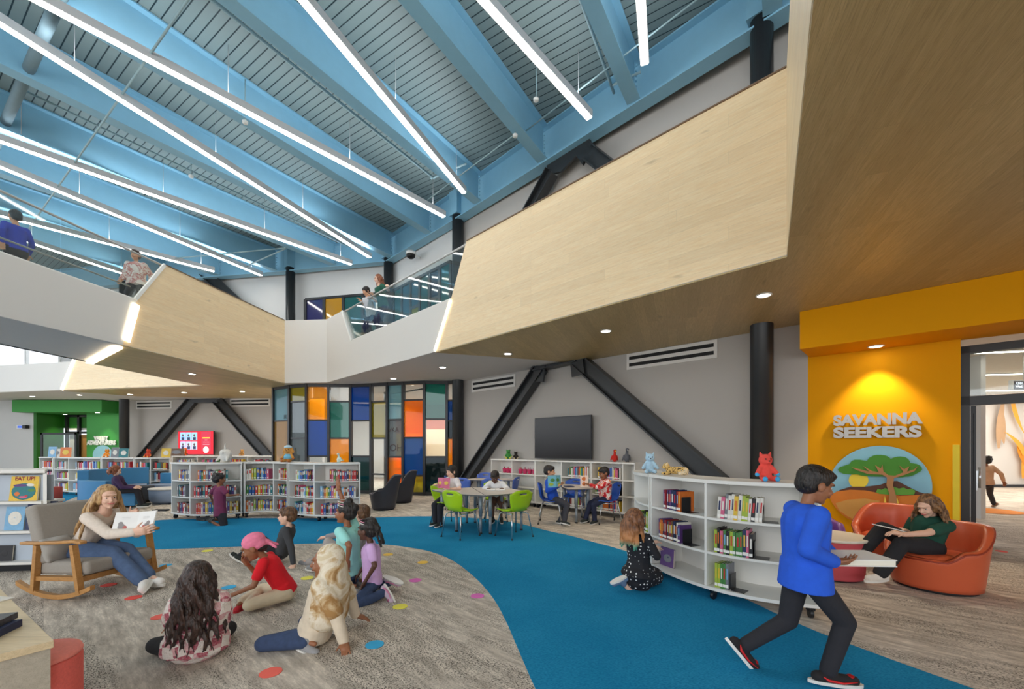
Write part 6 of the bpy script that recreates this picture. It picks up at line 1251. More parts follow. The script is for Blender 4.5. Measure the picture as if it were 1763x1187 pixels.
for sg, ax in ((-1, V((-.93, -.28, .02))), (1, V((.96, -.12, .10)))):
    ax = ax.normalized(); n = ax.cross(upv).normalized() * sg; n = n if n.y < 0 else -n; h_ = .095; w_ = .19
    q = [c0 - upv * h_, c0 + ax * w_ - upv * h_, c0 + ax * w_ + upv * h_, c0 + upv * h_]; mb = MB(); mb.add(q + [p - n * .006 for p in q], [(0, 1, 2, 3), (7, 6, 5, 4), (0, 4, 5, 1), (1, 5, 6, 2), (2, 6, 7, 3), (3, 7, 4, 0)]); mb.build('page_block', PW, ob_)
    q = [c0 - upv * (h_ + .004) - n * .0065, c0 + ax * (w_ + .004) - upv * (h_ + .004) - n * .0065, c0 + ax * (w_ + .004) + upv * (h_ + .004) - n * .0065, c0 + upv * (h_ + .004) - n * .0065]; mb = MB(); mb.add(q + [p - n * .004 for p in q], [(0, 1, 2, 3), (7, 6, 5, 4), (0, 4, 5, 1), (1, 5, 6, 2), (2, 6, 7, 3), (3, 7, 4, 0)]); mb.build('cover', BM['white'], ob_)
    R3 = Matrix((ax, upv, n)).transposed()
    MB().ell(c0 + ax * .12 - upv * .045 + n * .001, (.03, .032, .002), R3).ell(c0 + ax * .13 - upv * .015 + n * .001, (.02, .02, .002), R3).build('illustration', mat('print_grey', (150, 146, 146), .7), ob_); MB().ell(c0 + ax * .09 - upv * .055 + n * .0015, (.018, .022, .002), R3).build('illustration', mat('print_red', (196, 110, 104), .7), ob_)
    for k in range(2): MB().bar(c0 + ax * .06 + upv * (.045 - .014 * k) + n * .001, c0 + ax * .13 + upv * (.045 - .014 * k) + n * .001, .004, .001, up=upv).build('text_line', mat('print_grey', (150, 146, 146)), ob_)
# girl in plaid fleece
P = J_(338, 1110, 2.88); f = (-.25, .97)
person('person seen from behind with very long dark curls, pink plaid fleece, sitting cross-legged', 1.22, P, J_(345, 1026, 2.88), J_(342, 997, 2.87), (-.3, .95, -.02), f, dict(L=(J_(296, 1078, 3.05), (-1, -.3, -.6)), R=(J_(372, 1082, 3.1), (1, -.3, -.6))), cross(P, (-.62, .78), 1.22), 'tan', hip=(-.62, .78), shirt=MATS['cloth_fleece_plaid'], bulk=1.62, pants=cloth('black_legging', (26, 25, 28)), shoes=cloth('black_boot', (30, 28, 30)), sole=M_['rubber'], hair=('verylong', HDK, .52, 34, 1.5), face_detail=True)
# red shirt, pink scarf
P = J_(492, 1015, 3.95); f = (-.95, -.28)
def scarf(t, c, s, Fm, J, N, P, f, r):
    mb = MB(); mb.ell(c(0, -.022, .05), (.088 * s, .1 * s, .08 * s), Fm, 16); mb.ell(c(0, -.11, -.005), (.03 * s, .03 * s, .028 * s), Fm); mb.cone(c(0, -.12, -.01), c(.03, -.17, -.07), .018 * s, .012 * s); mb.cone(c(0, -.12, -.01), c(-.03, -.16, -.08), .018 * s, .012 * s); mb.ell(c(0, -.055, .012), (.08 * s, .066 * s, .06 * s), Fm); MB().ell(c(0, -.06, -.02), (.066 * s, .05 * s, .05 * s), Fm).build('hair', HB, t)
    blob('head_scarf', mb, cloth('scarf_pink', (236, 130, 160), var=.14, scale=30), t, vox=.0065, sm=3)
person('person in bright red T-shirt and pink head scarf, chin resting on one hand', 1.2, P, J_(460, 962, 3.86), J_(437, 943, 3.8), (-.85, -.3, -.42), f, dict(L=(J_(410, 1021, 3.68), (.2, -.6, -.8), ((-.8, -.2, -.3), (0, 0, -1)), .4), R=(J_(426, 972, 3.84), (-.2, .2, -1), ((-.4, -.2, .8), (.9, 0, .3)), .8)), cross(P, f, 1.2, a=.22), 'brown', shirt=cloth('red', (226, 26, 40)), sleeve='short', pants=cloth('khaki', (214, 200, 172)), shoes=cloth('shoe_red', (190, 44, 56)), sole=cloth('shoe_red', (190, 44, 56)), hair=None, bare=True, extra=scarf, pbulk=1.2, bulk=1.05)
# headscarf girl
P = J_(543, 1084, 3.14)
def hijab(t, c, s, Fm, J, N, P, f, r):
    mb = MB(); mb.ell(c(0, -.032, .032), (.093 * s, .102 * s, .1 * s), Fm, 18); mb.ell(c(0, -.03, -.05), (.085 * s, .085 * s, .09 * s), Fm, 16); mb.cone(c(0, .012, -.108), N + f * .05 - V((0, 0, .06)), .05 * s, .085, side=r, ratio=1.3); mb.cone(c(0, -.05, -.06), N - V((0, 0, .1)), .09 * s, .125, side=r, ratio=1.35); mb.cone(N - V((0, 0, .06)), N.lerp(P, .66) - f * .06, .13, .135, side=r, ratio=1.35); mb.cone(J['SL'], J['SL'].lerp(J['EL'], .8), .08, .07); mb.cone(J['SR'], J['SR'].lerp(J['ER'], .8), .08, .07)
    blob('head_covering', mb, HIJ, t, vox=.008, sm=5)
person('person in gold and cream tie-dye headscarf, leaning back on both hands on the carpet', 1.24, P, J_(573, 1000, 3.12), J_(562, 968, 3.08), (-.98, -.12, -.05), (-.99, .02), dict(L=(J_(592, 1106, 3.02), (1, -.2, .1), ((.3, -.5, -.25), (0, 0, -1)), .25), R=(J_(612, 1060, 3.42), (1, .3, .1), ((.6, .2, -.25), (0, 0, -1)), .25)), dict(L=(V((-1.47, 3.0, .06)), (-1, -.0, 0), (.9, -.2, -.3)), R=(V((-1.44, 3.26, .06)), (-1, .2, 0), (.9, .2, -.3))), 'brown', shirt=cloth('coat_beige', (218, 204, 182), var=.12), bulk=1.3, pants=cloth('denim_dark', (54, 70, 102), var=.25, scale=25), shoes=cloth('shoe_grey', (150, 150, 152)), hair=None, extra=hijab, hem=.03)
# boy in grey
person('person with short brown hair in dark grey sweater, legs stretched out, leaning on one hand', 1.2, J_(484, 950, 5.3), J_(499, 908, 5.22), J_(495, 890, 5.2), (-1, -.12, .0), (-.97, -.2), dict(L=(J_(505, 972, 5.08), (1, -.2, .2), ((.1, -.5, -.5), (0, 0, -1)), .25), R=(J_(468, 950, 5.55), (-.2, .6, -.6))), dict(L=(J_(424, 962, 5.15), (-.2, 0, 1), (-.75, -.2, .5)), R=(J_(414, 958, 5.35), (-.2, 0, 1), (-.75, .1, .5))), 'fair', shirt=cloth('charcoal', (66, 68, 72)), pants=cloth('black_pants', (38, 38, 44)), shoes=cloth('shoe_dark', (44, 50, 48)), hair=('short', HBR))
# raised hand
P = J_(603, 982, 4.32)
person('person in light teal T-shirt kneeling with right arm raised high', 1.28, P, J_(599, 912, 4.3), J_(595, 884, 4.28), (-.98, .1, .06), (-.93, .25), dict(R=(J_(583, 842, 4.42), (-.6, .3, .4), ((-.12, .05, 1), (-.7, -.7, 0)), .12), L=(J_(598, 968, 4.12), (.6, -.5, -.4))), kneel(P, (-.95, .1), 1.28), 'brown', shirt=cloth('teal_light', (160, 228, 222)), sleeve='short', bulk=1.12, pants=cloth('denim', (80, 102, 138)), shoes=cloth('shoe_grey', (150, 150, 152)), hair=('bun', HB))
person('person with brown hair in grey hoodie and pale sweatpants, half hidden behind the raised-hand child', 1.25, J_(606, 958, 5.0), J_(625, 908, 5.02), J_(622, 886, 5.0), (-.85, .4, .0), (-.9, .15), dict(L=(J_(600, 950, 4.8), (.4, -.6, -.4)), R=(J_(562, 925, 5.15), (-.2, .3, -.8))), dict(L=(J_(549, 975, 4.9), (-.3, 0, 1), (-.9, -.2, .2)), R=(J_(532, 968, 5.2), (-.3, 0, 1), (-.9, .1, .2))), 'fair', shirt=cloth('hoodie_grey', (150, 146, 150)), pants=cloth('sweat_grey', (176, 168, 164)), shoes=cloth('shoe_grey', (150, 150, 152)), hair=('short', HBR), bulk=1.1)
P = J_(641, 1000, 4.12)
person('person in lavender T-shirt with black braids tied up, kneeling in jeans and pink sneakers', 1.14, P, J_(641, 945, 4.15), J_(633, 914, 4.14), (-.95, .25, .04), (-.85, -.3), dict(L=(J_(630, 1000, 3.95), (.7, -.6, -.2)), R=(J_(620, 985, 4.3), (.2, .6, -.6))), dict(L=(V((-1.22, 3.98, .07)), (-1, -.5, -.2), (.6, -.5, -.6)), R=(V((-1.25, 4.3, .07)), (-1, .2, -.2), (.9, -.1, -.3))), 'deep', shirt=cloth('lavender', (214, 176, 226)), sleeve='short', bulk=1.12, pants=cloth('denim_dark', (54, 70, 102)), shoes=cloth('shoe_lilac', (206, 186, 206)), shoe_acc=M_['paint_orange'] if False else mat('shoe_pink', (216, 130, 170), .6), hair=('braids', HB), shoek=1.15)
# at the shelf
P = J_(379, 884, 7.9)
person('person in maroon T-shirt and black shorts kneeling at the curved bookcase, back turned', 1.2, P, J_(378, 843, 7.95), J_(377, 826, 7.97), (.6, .8, -.08), (.5, .87), dict(R=(J_(404, 853, 8.02), (.6, -.5, -.6), (.6, .6, .1), .6), L=(J_(366, 862, 8.15), (-.6, .2, -.7))), dict(R=(J_(362, 897, 7.72), (.7, .4, -.1), (-.9, -.25, -.1)), L=(J_(357, 894, 7.95), (.6, .6, -.1), (-.9, -.1, -.1))), 'brown', shirt=cloth('maroon', (120, 50, 84)), sleeve='short', pants=cloth('black_pants', (38, 38, 44)), plen='short', shoes=CAMO, sole=M_['rubber'], hair=('curly', HB), bulk=1.1, hem=.04, shoek=1.2)
P = J_(203, 843, 9.72)
person('person with brown bob in dark purple hoodie sitting on the blue sofa, looking down', 1.4, P, J_(203, 821, 9.72), J_(199, 811, 9.7), (.8, .5, -.35), (.85, .5), dict(R=(J_(230, 840, 9.7), (-.2, -.4, -1)), L=(J_(233, 838, 9.95), (-.2, .4, -1))), dict(R=(J_(243, 868, 9.9), (.5, .3, 1), (.8, .3, 0)), L=(J_(247, 866, 10.15), (.5, .3, 1), (.8, .3, 0))), 'fair', shirt=cloth('purple_dark', (64, 42, 78)), pants=cloth('black_pants', (38, 38, 44)), shoes=cloth('shoe_dark', (44, 50, 48)), hair=('long', HRD, .17, 14, .6), bulk=1.1)
# table readers
P = J_(770, 856, 7.92)
person('person with black fringe in white polo reading a pink book at the near table', 1.25, P, J_(781, 827, 7.9), J_(777, 812.5, 7.84), (-.62, -.72, -.12), (-.6, -.75), dict(R=(J_(754, 838, 7.62), (-.6, 0, -.8), (-.3, -.5, .4), .7), L=(J_(776, 842, 7.6), (.8, -.2, -.6), (-.6, -.3, .1), .7)), dict(R=(J_(749, 898, 7.68), (-.5, -.5, 1), (-.6, -.7, -.1)), L=(J_(757, 900, 7.62), (-.4, -.7, 1), (-.5, -.8, -.1))), 'fair', shirt=cloth('polo_white', (238, 232, 234)), sleeve='short', bulk=1.12, pants=cloth('black_pants', (38, 38, 44)), shoes=cloth('shoe_dark', (44, 50, 48)), hair=('bowl', HB))
P = V((-.3, 8.28, .5))
person('person with close-cropped hair in white hoodie and brown shorts, looking down at a flat book', 1.22, P, J_(855, 834, 8.1), J_(852, 822, 7.98), (-.2, -.8, -.5), (-.12, -.99), dict(R=(J_(840, 841.5, 7.8), (-.8, 0, -.5), (.4, -.6, -.1), .4), L=(J_(866, 841.5, 7.78), (.8, 0, -.5), (-.5, -.5, -.1), .4)), dict(R=(V((-.36, 7.92, .1)), (0, -1, .8), (-.2, -1, -.1)), L=(V((-.2, 7.92, .1)), (0, -1, .8), (.1, -1, -.1))), 'deep', shirt=cloth('hoodie_white', (232, 234, 238)), bulk=1.16, pants=cloth('shorts_brown', (104, 74, 54)), plen='short', shoes=cloth('shoe_dark', (44, 50, 48)), hair=('short', HB))
person('person in royal blue sweater on a blue chair, face behind a green and blue book', 1.25, V((.78, 8.0, .5)), J_(945, 829, 8.0), J_(946, 812.5, 7.98), (.95, -.2, -.1), (.95, -.2), dict(R=(J_(958, 839, 7.78), (-.2, -.5, -1), (.6, .2, .5), .7), L=(J_(965, 836, 8.1), (-.2, .6, -.8), (.3, -.3, .6), .7)), dict(R=(J_(972, 897, 7.72), (1, -.2, .6), (.7, -.6, -.1)), L=(J_(964, 897, 7.9), (1, .1, .6), (.8, -.3, -.1))), 'tan', shirt=cloth('royal', (30, 80, 190)), bulk=1.15, pants=cloth('grey_dark', (62, 62, 70)), shoes=cloth('shoe_dark', (44, 50, 48)), hair=('short', HB))
person('person in red, white and orange patterned hoodie holding up an orange book', 1.25, V((1.78, 8.06, .5)), J_(1045, 832, 8.05), J_(1040, 815.5, 8.0), (-.9, -.3, -.32), (-.95, -.22), dict(L=(J_(1016, 836, 7.92), (.2, -.5, -1), (-.6, .1, .3), .6), R=(J_(1014, 834, 8.2), (.2, .6, -.8), (-.6, -.1, .3), .6)), dict(L=(J_(1024, 896, 7.92), (-1, -.4, .6), (-.7, -.6, -.1)), R=(J_(1008, 893, 8.0), (-1, -.3, .6), (-.7, -.5, -.1))), 'brown', shirt=REDP, bulk=1.2, pants=cloth('navy_pants', (34, 40, 66)), shoes=cloth('shoe_dark', (44, 50, 48)), hair=('short', HB))
# dotted dress
P = J_(1100, 983, 4.32); f = (.85, .5)
def dress(t, c, s, Fm, J, N, P, f, r):
    mb = MB(); mb.cone(P.lerp(N, .35), P - V((0, 0, .04)), .1, .15, side=r, ratio=1.1); mb.cone(P - V((0, 0, .05)), V((*(P.xy + f.xy * .2), .1)), .14, .1, side=r, ratio=1.2); mb.cone(P - V((0, 0, .04)) - f * .05, V((*(P.xy - f.xy * .06), .09)), .13, .09, side=r, ratio=1.3)
    for k_ in 'LR': mb.cone(J['H' + k_], J['K' + k_], .085, .075)
    blob('dress_skirt', mb, MATS['cloth_dots'], t, vox=.009, sm=4)
person('person in black dress with white dots kneeling at the right bookcase, long green-tipped hair', 1.2, P, J_(1099, 922, 4.28), J_(1094, 897, 4.27), (.85, .5, -.12), f, dict(R=(J_(1124, 945, 4.32), (.3, -.6, -.8), (.6, .3, .05), .5), L=(J_(1121, 936, 4.55), (.1, .5, -.9), (.6, -.1, .2), .6)), dict(R=(J_(1073, 1004, 4.26), (.9, .2, -.3), (-.8, -.2, -.3)), L=(J_(1076, 996, 4.5), (.9, .6, -.3), (-.8, -.3, -.3))), 'fair', shirt=MATS['cloth_dots'], bulk=1.15, shoes=cloth('shoe_denim', (96, 120, 150)), hair=('long', LH, .34, 16, .9), extra=dress)
# walking child
person('person walking past in blue jacket, black trousers and black and red sneakers, carrying papers', 1.36, J_(1386, 986, 2.62), J_(1386, 872, 2.62), J_(1403, 836, 2.62), (.98, -.08, -.3), (.98, -.1), dict(R=(J_(1436, 968, 2.46), (-.8, -.3, -.5), ((.9, .1, .02), (0, .2, 1)), .5), L=(J_(1440, 962, 2.8), (-.8, .4, -.5), ((.9, -.1, .02), (0, -.2, 1)), .5)), dict(R=(J_(1425, 1157, 2.56), (.9, 0, .3), (.95, -.12, -.05)), L=(J_(1282, 1112, 2.78), (.5, 0, -.2), (.62, -.05, -.75))), 'brown', shirt=cloth('jacket_blue', (36, 92, 214), var=.12), bulk=1.24, hem=.07, shoek=1.3, pants=cloth('black_pants', (38, 38, 44)), pbulk=1.12, shoes=cloth('sneaker_black', (34, 32, 34)), shoe_acc=mat('sneaker_red', (214, 34, 38), .5), hair=('short', HB))
pp = J_(1466, 961, 2.62); ps = thing('paper_stack', 'flat cream sketchbook carried by the walking child', 'book', tuple(pp)); MB().box(pp, (.33, .24, .03), rz=-.05).build('page_block', mat('paper_cream', (232, 228, 214), .8), ps); MB().box(pp + V((0, 0, .018)), (.34, .25, .004), rz=-.05).build('cover', PW, ps); MB().box(pp - V((0, 0, .018)), (.34, .25, .004), rz=-.05).build('cover', PW, ps)
# reader in the orange chair
person('person with big wavy hair in dark green polo, in the orange chair with a tablet', 1.55, J_(1592, 938, 4.4), J_(1606, 897, 4.36), J_(1598, 872, 4.33), (-.92, -.2, -.42), (-.96, -.18), dict(L=(J_(1556, 921, 4.14), (.3, -.5, -.8), (-.7, .2, .15), .6), R=(J_(1560, 915, 4.5), (.3, .6, -.7), (-.6, -.2, .15), .6)), dict(L=(J_(1516, 987, 4.28), (-.8, -.2, 1), (-1, -.1, -.05)), R=(J_(1480, 955, 4.5), (-.6, 0, 1), (-.9, -.1, -.2))), 'fair', shirt=cloth('polo_green', (24, 74, 60)), sleeve='short', pants=cloth('black_wide', (36, 36, 40)), pbulk=1.25, shoes=cloth('sneaker_cream', (226, 218, 208)), hair=('wavy', hairmat('hair_brown_gold', (74, 48, 30), (160, 118, 78)), .3, 22, 1.5), adult=False, hs=.215)
tp = J_(1536, 911, 4.3); tb_ = thing('tablet', 'thin tablet with white cover held by the reader in the orange chair', 'tablet', tuple(tp)); Rt = Matrix.Rotation(.25, 3, 'Y'); MB().box(tp, (.26, .19, .008), R=Rt).build('body', PW, tb_); MB().box(tp + Rt @ V((0, 0, .005)), (.24, .17, .002), R=Rt).build('screen', mat('tv_black', (26, 22, 22)), tb_)
# far room, upstairs
person('person in tan top running in the room beyond the yellow doorway', 1.22, J_(1698, 832, 9.75), J_(1699, 807, 9.75), J_(1696, 794, 9.7), (-.3, .95, 0), (.2, .97), dict(R=(J_(1728, 829, 9.6), (.3, -.5, -.6)), L=(J_(1682, 826, 9.9), (-.6, -.3, -.5))), dict(R=(J_(1711, 868, 10.1), (.2, .9, 0), (.2, .8, -.5)), L=(J_(1686, 875, 9.7), (0, .9, .1), (.1, 1, 0))), 'brown', shirt=cloth('tan_top', (206, 164, 130)), pants=cloth('black_pants', (38, 38, 44)), shoes=cloth('shoe_tan', (150, 110, 84)), hair=('curly', HB), bulk=1.15)
def upper(label, H, X, Y, f, look, lean, hands, **k):
    f3 = V((*f, 0)).normalized(); r = V((f3.y, -f3.x, 0)); B0_ = V((X, Y, UF)); P = B0_ + V((0, 0, .5 * H)); N = B0_ + V((0, 0, .81 * H)) + f3 * lean; Hd = N + V((0, 0, .1 * H)) + V(look).normalized() * .02
    st = k.pop('stride', 0)
    legs = dict(R=(B0_ + r * .06 * H + f3 * st + V((0, 0, .055 * H)), f3, f3), L=(B0_ - r * .06 * H - f3 * st + V((0, 0, .055 * H + abs(st) * .25)), f3, f3)); arms = {}
    for kk, sg in (('R', 1), ('L', -1)): arms[kk] = (hands[kk] if hands else N + r * sg * .15 * H - V((0, 0, .3 * H)) + f3 * (st * sg), (-f3 * .5 + r * sg * .3 + V((0, 0, -.5))))
    return person(label, H, P, N, Hd, look, f, arms, legs, **k)
dn = V((C_ - D_)).normalized()
upper('person with long auburn hair in dark green T-shirt leaning on the upstairs rail', 1.64, -3.31, 10.86, (-.75, -.66), (-.75, -.6, -.25), .12, dict(R=J_(643, 508, 10.85), L=J_(667, 494, 10.32)), skin='fair', shirt=cloth('tee_green', (26, 84, 66)), sleeve='short', pants=cloth('navy_pants', (34, 40, 66)), shoes=cloth('shoe_dark', (44, 50, 48)), hair=('long', HRD, .34, 16, .9))
upper('person with dark hair in light grey T-shirt leaning over the upstairs rail', 1.46, -3.76, 11.28, (-.6, -.8), (-.6, -.75, -.4), .14, dict(R=J_(622, 519, 11.36), L=J_(637, 510, 11.0)), skin='tan', shirt=cloth('tee_grey', (196, 198, 204)), sleeve='short', bulk=1.1, pants=cloth('navy_pants', (34, 40, 66)), shoes=cloth('shoe_dark', (44, 50, 48)), hair=('bowl', HB))
upper('person in bright blue sweatshirt walking on the left bridge', 1.4, -8.75, 7.45, (-.9, .3), (-.9, .3, 0), .03, None, skin='tan', shirt=cloth('royal_deep', (36, 60, 176)), bulk=1.0, pants=cloth('black_pants', (38, 38, 44)), shoes=cloth('shoe_dark', (44, 50, 48)), hair=('short', HB), stride=.12)
upper('person in pale pink checked jacket walking on the left bridge near the wooden parapet', 1.42, -8.05, 9.05, (.3, -.9), (.2, -.95, -.1), .03, None, skin='tan', shirt=PLD, bulk=1.25, pants=cloth('black_pants', (38, 38, 44)), shoes=cloth('shoe_dark', (44, 50, 48)), hair=('short', HDK), stride=.1)
# ---------------------------------------------------------------- books in hands, plush toys on the shelves
def heldbook(label, c, w_, h, f, tilt, cm, art, opened=.5):
    c = V(c); f = V((*f, 0)).normalized(); t = thing('held_book', label, 'book', tuple(c)); r = f.cross(V((0, 0, 1))); up = (V((0, 0, 1)) * math.cos(tilt) + f * math.sin(tilt)).normalized()
    for sg in (-1, 1):
        ax = (r * sg * math.cos(opened) - f.cross(r).cross(r) * 0 + (r.cross(up)) * 0 + (up.cross(r)) * math.sin(opened) * -1 * (1 if True else 0)).normalized(); n = ax.cross(up).normalized()
        for nm, o0, o1_, m_, g_ in (('cover', 0, .003, cm, 0), ('page_block', .0032, .009, PG, .004)):
            n_ = n if n.dot(f) < 0 else -n; q = [c + up * (-h / 2 + g_) , c + ax * (w_ - g_) + up * (-h / 2 + g_), c + ax * (w_ - g_) + up * (h / 2 - g_), c + up * (h / 2 - g_)]
            MB().add([p + n_ * -o0 * -1 * -1 for p in q] + [p + n_ * o1_ * 1 for p in q] if False else [p + n_ * o0 for p in q] + [p + n_ * o1_ for p in q], [(0, 1, 2, 3), (7, 6, 5, 4), (0, 4, 5, 1), (1, 5, 6, 2), (2, 6, 7, 3), (3, 7, 4, 0)]).build(nm, m_, t)
        n_ = n if n.dot(f) < 0 else -n; R3 = Matrix((ax, up, n_)).transposed()
        for (x, y, rx, ry, m_) in art: MB().ell(c + ax * x * w_ + up * y * h - n_ * .0006, (rx * w_, ry * h, .0008), R3).build('cover_art', m_, t)
    return t
heldbook('pink book with a yellow and black cover picture held by the boy in white polo', at(762, 832, 7.55), .13, .19, (-.35, -1), -.15, BM['pink'], [(.5, 0, .3, .18, BM['yellow']), (.5, 0, .2, .1, BM['black'])], .35)
heldbook('green and light blue book hiding the face of the boy in blue sweater', at(957, 829, 7.72), .15, .22, (.45, -.9), -.1, mat('book_aqua', (110, 180, 200), .4), [(.4, .1, .3, .14, BM['green']), (.6, -.25, .3, .14, BM['lime'])], .35)
ob2 = thing('open_book', 'open book lying flat on the near table before the boy in white hoodie', 'book', (-.3, 7.72, TT)); 
for sg in (-1, 1): MB().box((-.3 + sg * .085, 7.72, TT + .008), (.165, .21, .012), .05 * sg).build('page_block', PW, ob2); MB().box((-.3 + sg * .087, 7.72, TT + .0015), (.17, .22, .002), .05 * sg).build('cover', BM['navy'], ob2)
q = at(1006, 829.5, 8.0); ob3 = thing('held_book', 'orange and white book held upright on the right table', 'book', (q.x, q.y, q.z - .1)); MB().box(q, (.15, .018, .21), -.1).build('cover', mat('book_peach', (240, 214, 196), .5), ob3)
for k, (z, rr) in enumerate(((.05, .05), (-.045, .045))): MB().ell(q + V((0, -.0095, z)), (rr, .002, rr * .8)).build('cover_art', BM['orange'], ob3)
q = V((1.12, 8.3, TT)); tag(MB().box((q.x, q.y, TT + .008), (.16, .2, .014), .2).build('book', BM['navy']), 'thin navy book lying on the right small table', 'book')
def plush(label, px, zb_, Z, h, col, kind='bear', f=(0, -1), cat='plush toy', col2=None, par=None, dx=0.0):
    x = (px - CX) / FPX * Z; B = V((x, Z, zb_)); f = V((*f, 0)).normalized(); r = V((f.y, -f.x, 0)); u = V((0, 0, 1)); t = thing('plush_toy', label, cat, tuple(B)); p = lambda a, b_, c_: B + r * a * h + f * b_ * h + u * c_ * h; F3 = Matrix((r, f, u)).transposed()
    m1 = mat('plush_%d_%d_%d' % col, col, .95, var=.1, scale=40, bump=.4, bscale=150); m2 = mat('plush_%d_%d_%d' % (col2 or col), col2 or col, .95, var=.1, scale=40, bump=.4, bscale=150); vx = max(.006, h / 34); mb = MB(); e = lambda a, b_, c_, rr, R=None: mb.ell(p(a, b_, c_), tuple(q_ * h for q_ in rr), R or F3, 14)
    bz = blob
    if kind in ('bear', 'cat', 'dog'):
        e(0, 0, .3, (.22, .19, .3)); e(0, .03, .72, (.22, .2, .21))
        for sg in (-1, 1):
            mb.cone(p(.17 * sg, .05, .48), p(.33 * sg, .14, .25), .08 * h, .075 * h); mb.cone(p(.13 * sg, .1, .1), p(.2 * sg, .34, .09), .095 * h, .09 * h)
            if kind == 'cat': mb.cone(p(.13 * sg, .02, .86), p(.18 * sg, .02, .99), .07 * h, .02 * h)
            elif kind == 'bear': e(.17 * sg, 0, .9, (.08, .04, .08))
            else: mb.cone(p(.19 * sg, 0, .84), p(.27 * sg, .02, .62), .06 * h, .075 * h)
        e(0, .2, .66, (.1, .09, .075)); bz('body', mb, m1, t, vox=vx, sm=2)
        if col2:
            for sg in (-1, 1): MB().ell(p(.2 * sg, .4, .09), (.085 * h, .05 * h, .085 * h), F3).build('foot_pad', m2, t); MB().ell(p(.34 * sg, .16, .23), (.075 * h, .06 * h, .07 * h), F3).build('paw', m2, t)
        for sg in (-1, 1): MB().ell(p(.085 * sg, .21, .76), (.026 * h, .02 * h, .03 * h), F3).build('eye', EYD, t)
        MB().ell(p(0, .285, .69), (.035 * h, .025 * h, .025 * h), F3).build('nose', EYD, t)
    elif kind == 'whale':
        e(0, 0, .36, (.3, .28, .36)); e(0, .1, .5, (.22, .22, .2)); mb.cone(p(.22, .1, .3), p(.36, .25, .1), .09 * h, .05 * h); mb.cone(p(-.22, .1, .3), p(-.36, .25, .1), .09 * h, .05 * h); mb.cone(p(.1, -.25, .1), p(.45, -.1, .05), .1 * h, .06 * h); bz('body', mb, m1, t, vox=vx, sm=2)
        MB().tube([p(0, .05, .7), p(.01, .05, .85), p(-.01, .04, 1.02)], [.045 * h, .03 * h, .008 * h], 10).build('horn', m2, t)
        for sg in (-1, 1): MB().ell(p(.13 * sg, .27, .5), (.025 * h, .015 * h, .03 * h), F3).build('eye', EYD, t)
    elif kind == 'bird':
        e(0, 0, .3, (.2, .26, .28)); mb.cone(p(0, .02, .45), p(0, .1, .78), .11 * h, .09 * h); e(0, .13, .84, (.12, .14, .12)); mb.cone(p(0, -.2, .3), p(0, -.5, .16), .1 * h, .05 * h); mb.cone(p(.16, 0, .42), p(.26, -.12, .14), .09 * h, .05 * h); mb.cone(p(-.16, 0, .42), p(-.26, -.12, .14), .09 * h, .05 * h); mb.cone(p(.08, .05, .06), p(.08, .2, .04), .05 * h, .045 * h); mb.cone(p(-.08, .05, .06), p(-.08, .2, .04), .05 * h, .045 * h); bz('body', mb, m1, t, vox=vx, sm=2)
        MB().cone(p(0, .26, .82), p(0, .37, .77), .05 * h, .015 * h).build('beak', m2, t)
        for sg in (-1, 1): MB().ell(p(.1 * sg, .18, .88), (.02 * h, .025 * h, .025 * h), F3).build('eye', EYD, t)
    elif kind == 'leopard':
        mb.cone(p(-.7, 0, .32), p(.45, 0, .38), .3 * h, .28 * h); e(.72, .05, .68, (.27, .26, .25)); mb.cone(p(.45, 0, .45), p(.65, .02, .6), .22 * h, .2 * h); e(.92, .12, .6, (.13, .13, .1)); mb.cone(p(.5, .25, .14), p(.95, .35, .1), .12 * h, .11 * h); mb.cone(p(.5, -.2, .14), p(.95, -.15, .1), .12 * h, .11 * h); mb.cone(p(-.6, .25, .16), p(-.2, .38, .1), .17 * h, .11 * h); mb.cone(p(-.9, -.05, .2), p(-.8, .4, .1), .08 * h, .07 * h)
        for sg in (-1, 1): mb.cone(p(.66, .16 * sg, .86), p(.64, .18 * sg, .95), .08 * h, .05 * h)
        m, nt, b = nodemat('plush_leopard'); g = NT(nt); tc = g.n('ShaderNodeTexCoord').outputs['Object']; vo = g.n('ShaderNodeTexVoronoi', {'Vector': tc, 'Scale': 58}).outputs['Distance']; cc = g.mix(g.math('LESS_THAN', vo, .36), rgb(222, 184, 110), rgb(48, 34, 24)); cc = g.mix(g.ramp(g.noise(tc, 9, 2), .55, .7), cc, rgb(240, 228, 204)); nt.links.new(cc, b.inputs['Base Color']); b.inputs['Roughness'].default_value = .95
        bz('body', mb, m, t, vox=vx * .9, sm=2)
        for sg in (-1, 1): MB().ell(p(.9, .12 * sg + .05, .74), (.03 * h, .03 * h, .04 * h), F3).build('eye', EYD, t)
        MB().ell(p(1.04, .12, .64), (.03 * h, .05 * h, .035 * h), F3).build('nose', EYD, t)
    return t
T1 = 1.141
w_ = plush('white plush narwhal with a long horn on the curved bookcase trio', 389, T1, 8.45, .38, (222, 218, 210), 'whale', (-.3, -1), col2=(236, 232, 224))
d_ = plush('golden brown plush dog with a pale blue cap and blue shirt on the bookcase trio', 497, T1, 8.55, .34, (206, 146, 72), 'dog', (0, -1), col2=(176, 104, 52))
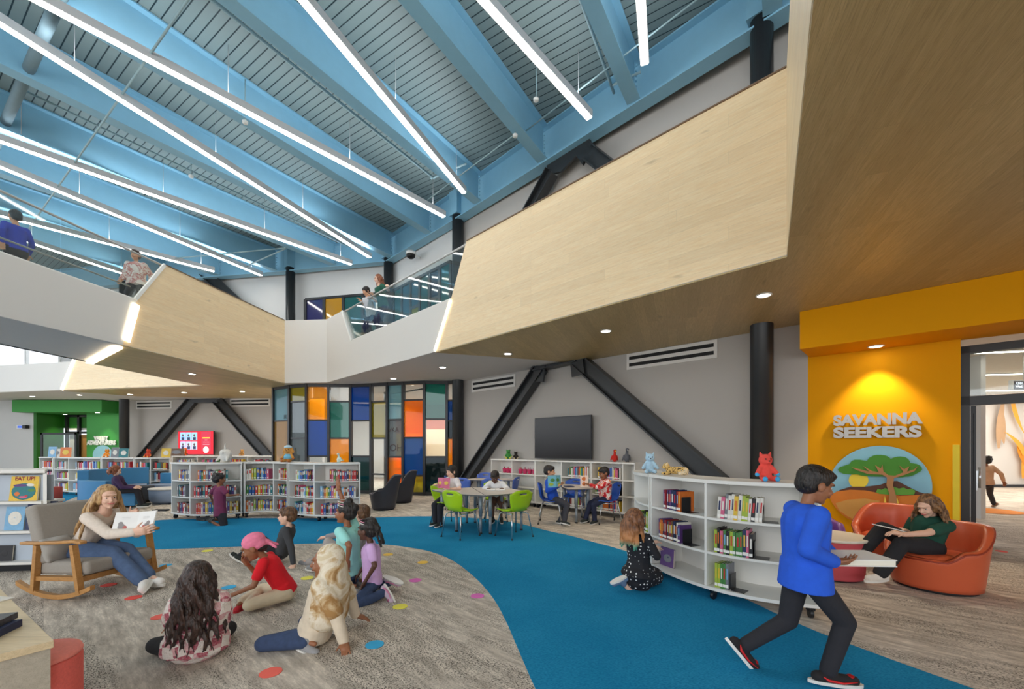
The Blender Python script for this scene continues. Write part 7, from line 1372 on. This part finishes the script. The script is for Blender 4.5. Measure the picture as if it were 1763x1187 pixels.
hd = d_.location; MB().lathe((hd.x, hd.y - .02, hd.z + .29), [(.075, 0), (.07, .03), (.03, .055)], 18).build('cap', mat('plush_cap', (190, 216, 226), .9), d_); MB().lathe((hd.x, hd.y - .005, hd.z + .07), [(.085, 0), (.088, .05), (.06, .1)], 18).build('shirt', mat('plush_shirt', (120, 186, 214), .9), d_)
plush('small mint green toy goose on the right end of the bookcase trio', 584, T1, 8.35, .2, (206, 226, 220), 'bird', (-.6, -1), col2=(220, 180, 110))
plush('pale blue plush monster at the left end of the large right bookcase', 1119, T1, 5.0, .25, (174, 206, 226), 'cat', (-.2, -1))
MB_t = MB().box((1.63, 4.83, T1 + .12), (.04, .012, .045)).build('plush_tag', mat('tag_coral', (226, 120, 96), .6)); tag(MB_t, 'small orange swing tag on the pale blue plush monster', 'tag') if False else bpy.data.objects.remove(MB_t)
plush('plush leopard lying on top of the large right bookcase', 1163, T1, 4.68, .14, (222, 184, 110), 'leopard', (-.15, -1))
plush('coral red plush cat with bright blue paws on the large right bookcase', 1317, T1, 3.84, .265, (238, 84, 74), 'cat', (-.05, -1), col2=(70, 170, 226))
for a in ((875, 10.95, .25, (70, 150, 70), 'bear', 'small green plush under the brace, left on the low bookcase', (230, 226, 90)), (888, 10.8, .2, (50, 44, 40), 'bear', 'small dark plush with pale face beside the green plush', (226, 206, 160)), (1058, 8.65, .27, (206, 46, 36), 'bird', 'red plush parrot on the low bookcase right of the black television', (236, 190, 60)), (1079, 8.5, .3, (96, 98, 104), 'bird', 'grey plush ape-like bird beside the red plush parrot', (200, 200, 200)),
          (116, 12.8, .26, (214, 176, 50), 'bear', 'yellow plush with dark markings on the far left bookcase', (40, 38, 30)), (185, 12.45, .26, (240, 150, 50), 'cat', 'orange plush cub on the far bookcase before the blue relief', (240, 226, 200)), (256, 12.35, .26, (206, 70, 44), 'cat', 'reddish plush cub on the far bookcase below the black brace', (236, 160, 70)), (319, 14.85, .3, (226, 96, 30), 'cat', 'orange striped plush left below the lit screen', (40, 30, 26)), (417, 14.75, .24, (168, 120, 60), 'bear', 'brown plush hedgehog on the far shelf right of the narwhal', None)):
    plush(a[5], a[0], T1, a[1] + .1, a[2], a[3], a[4], (0, -1), col2=a[6])
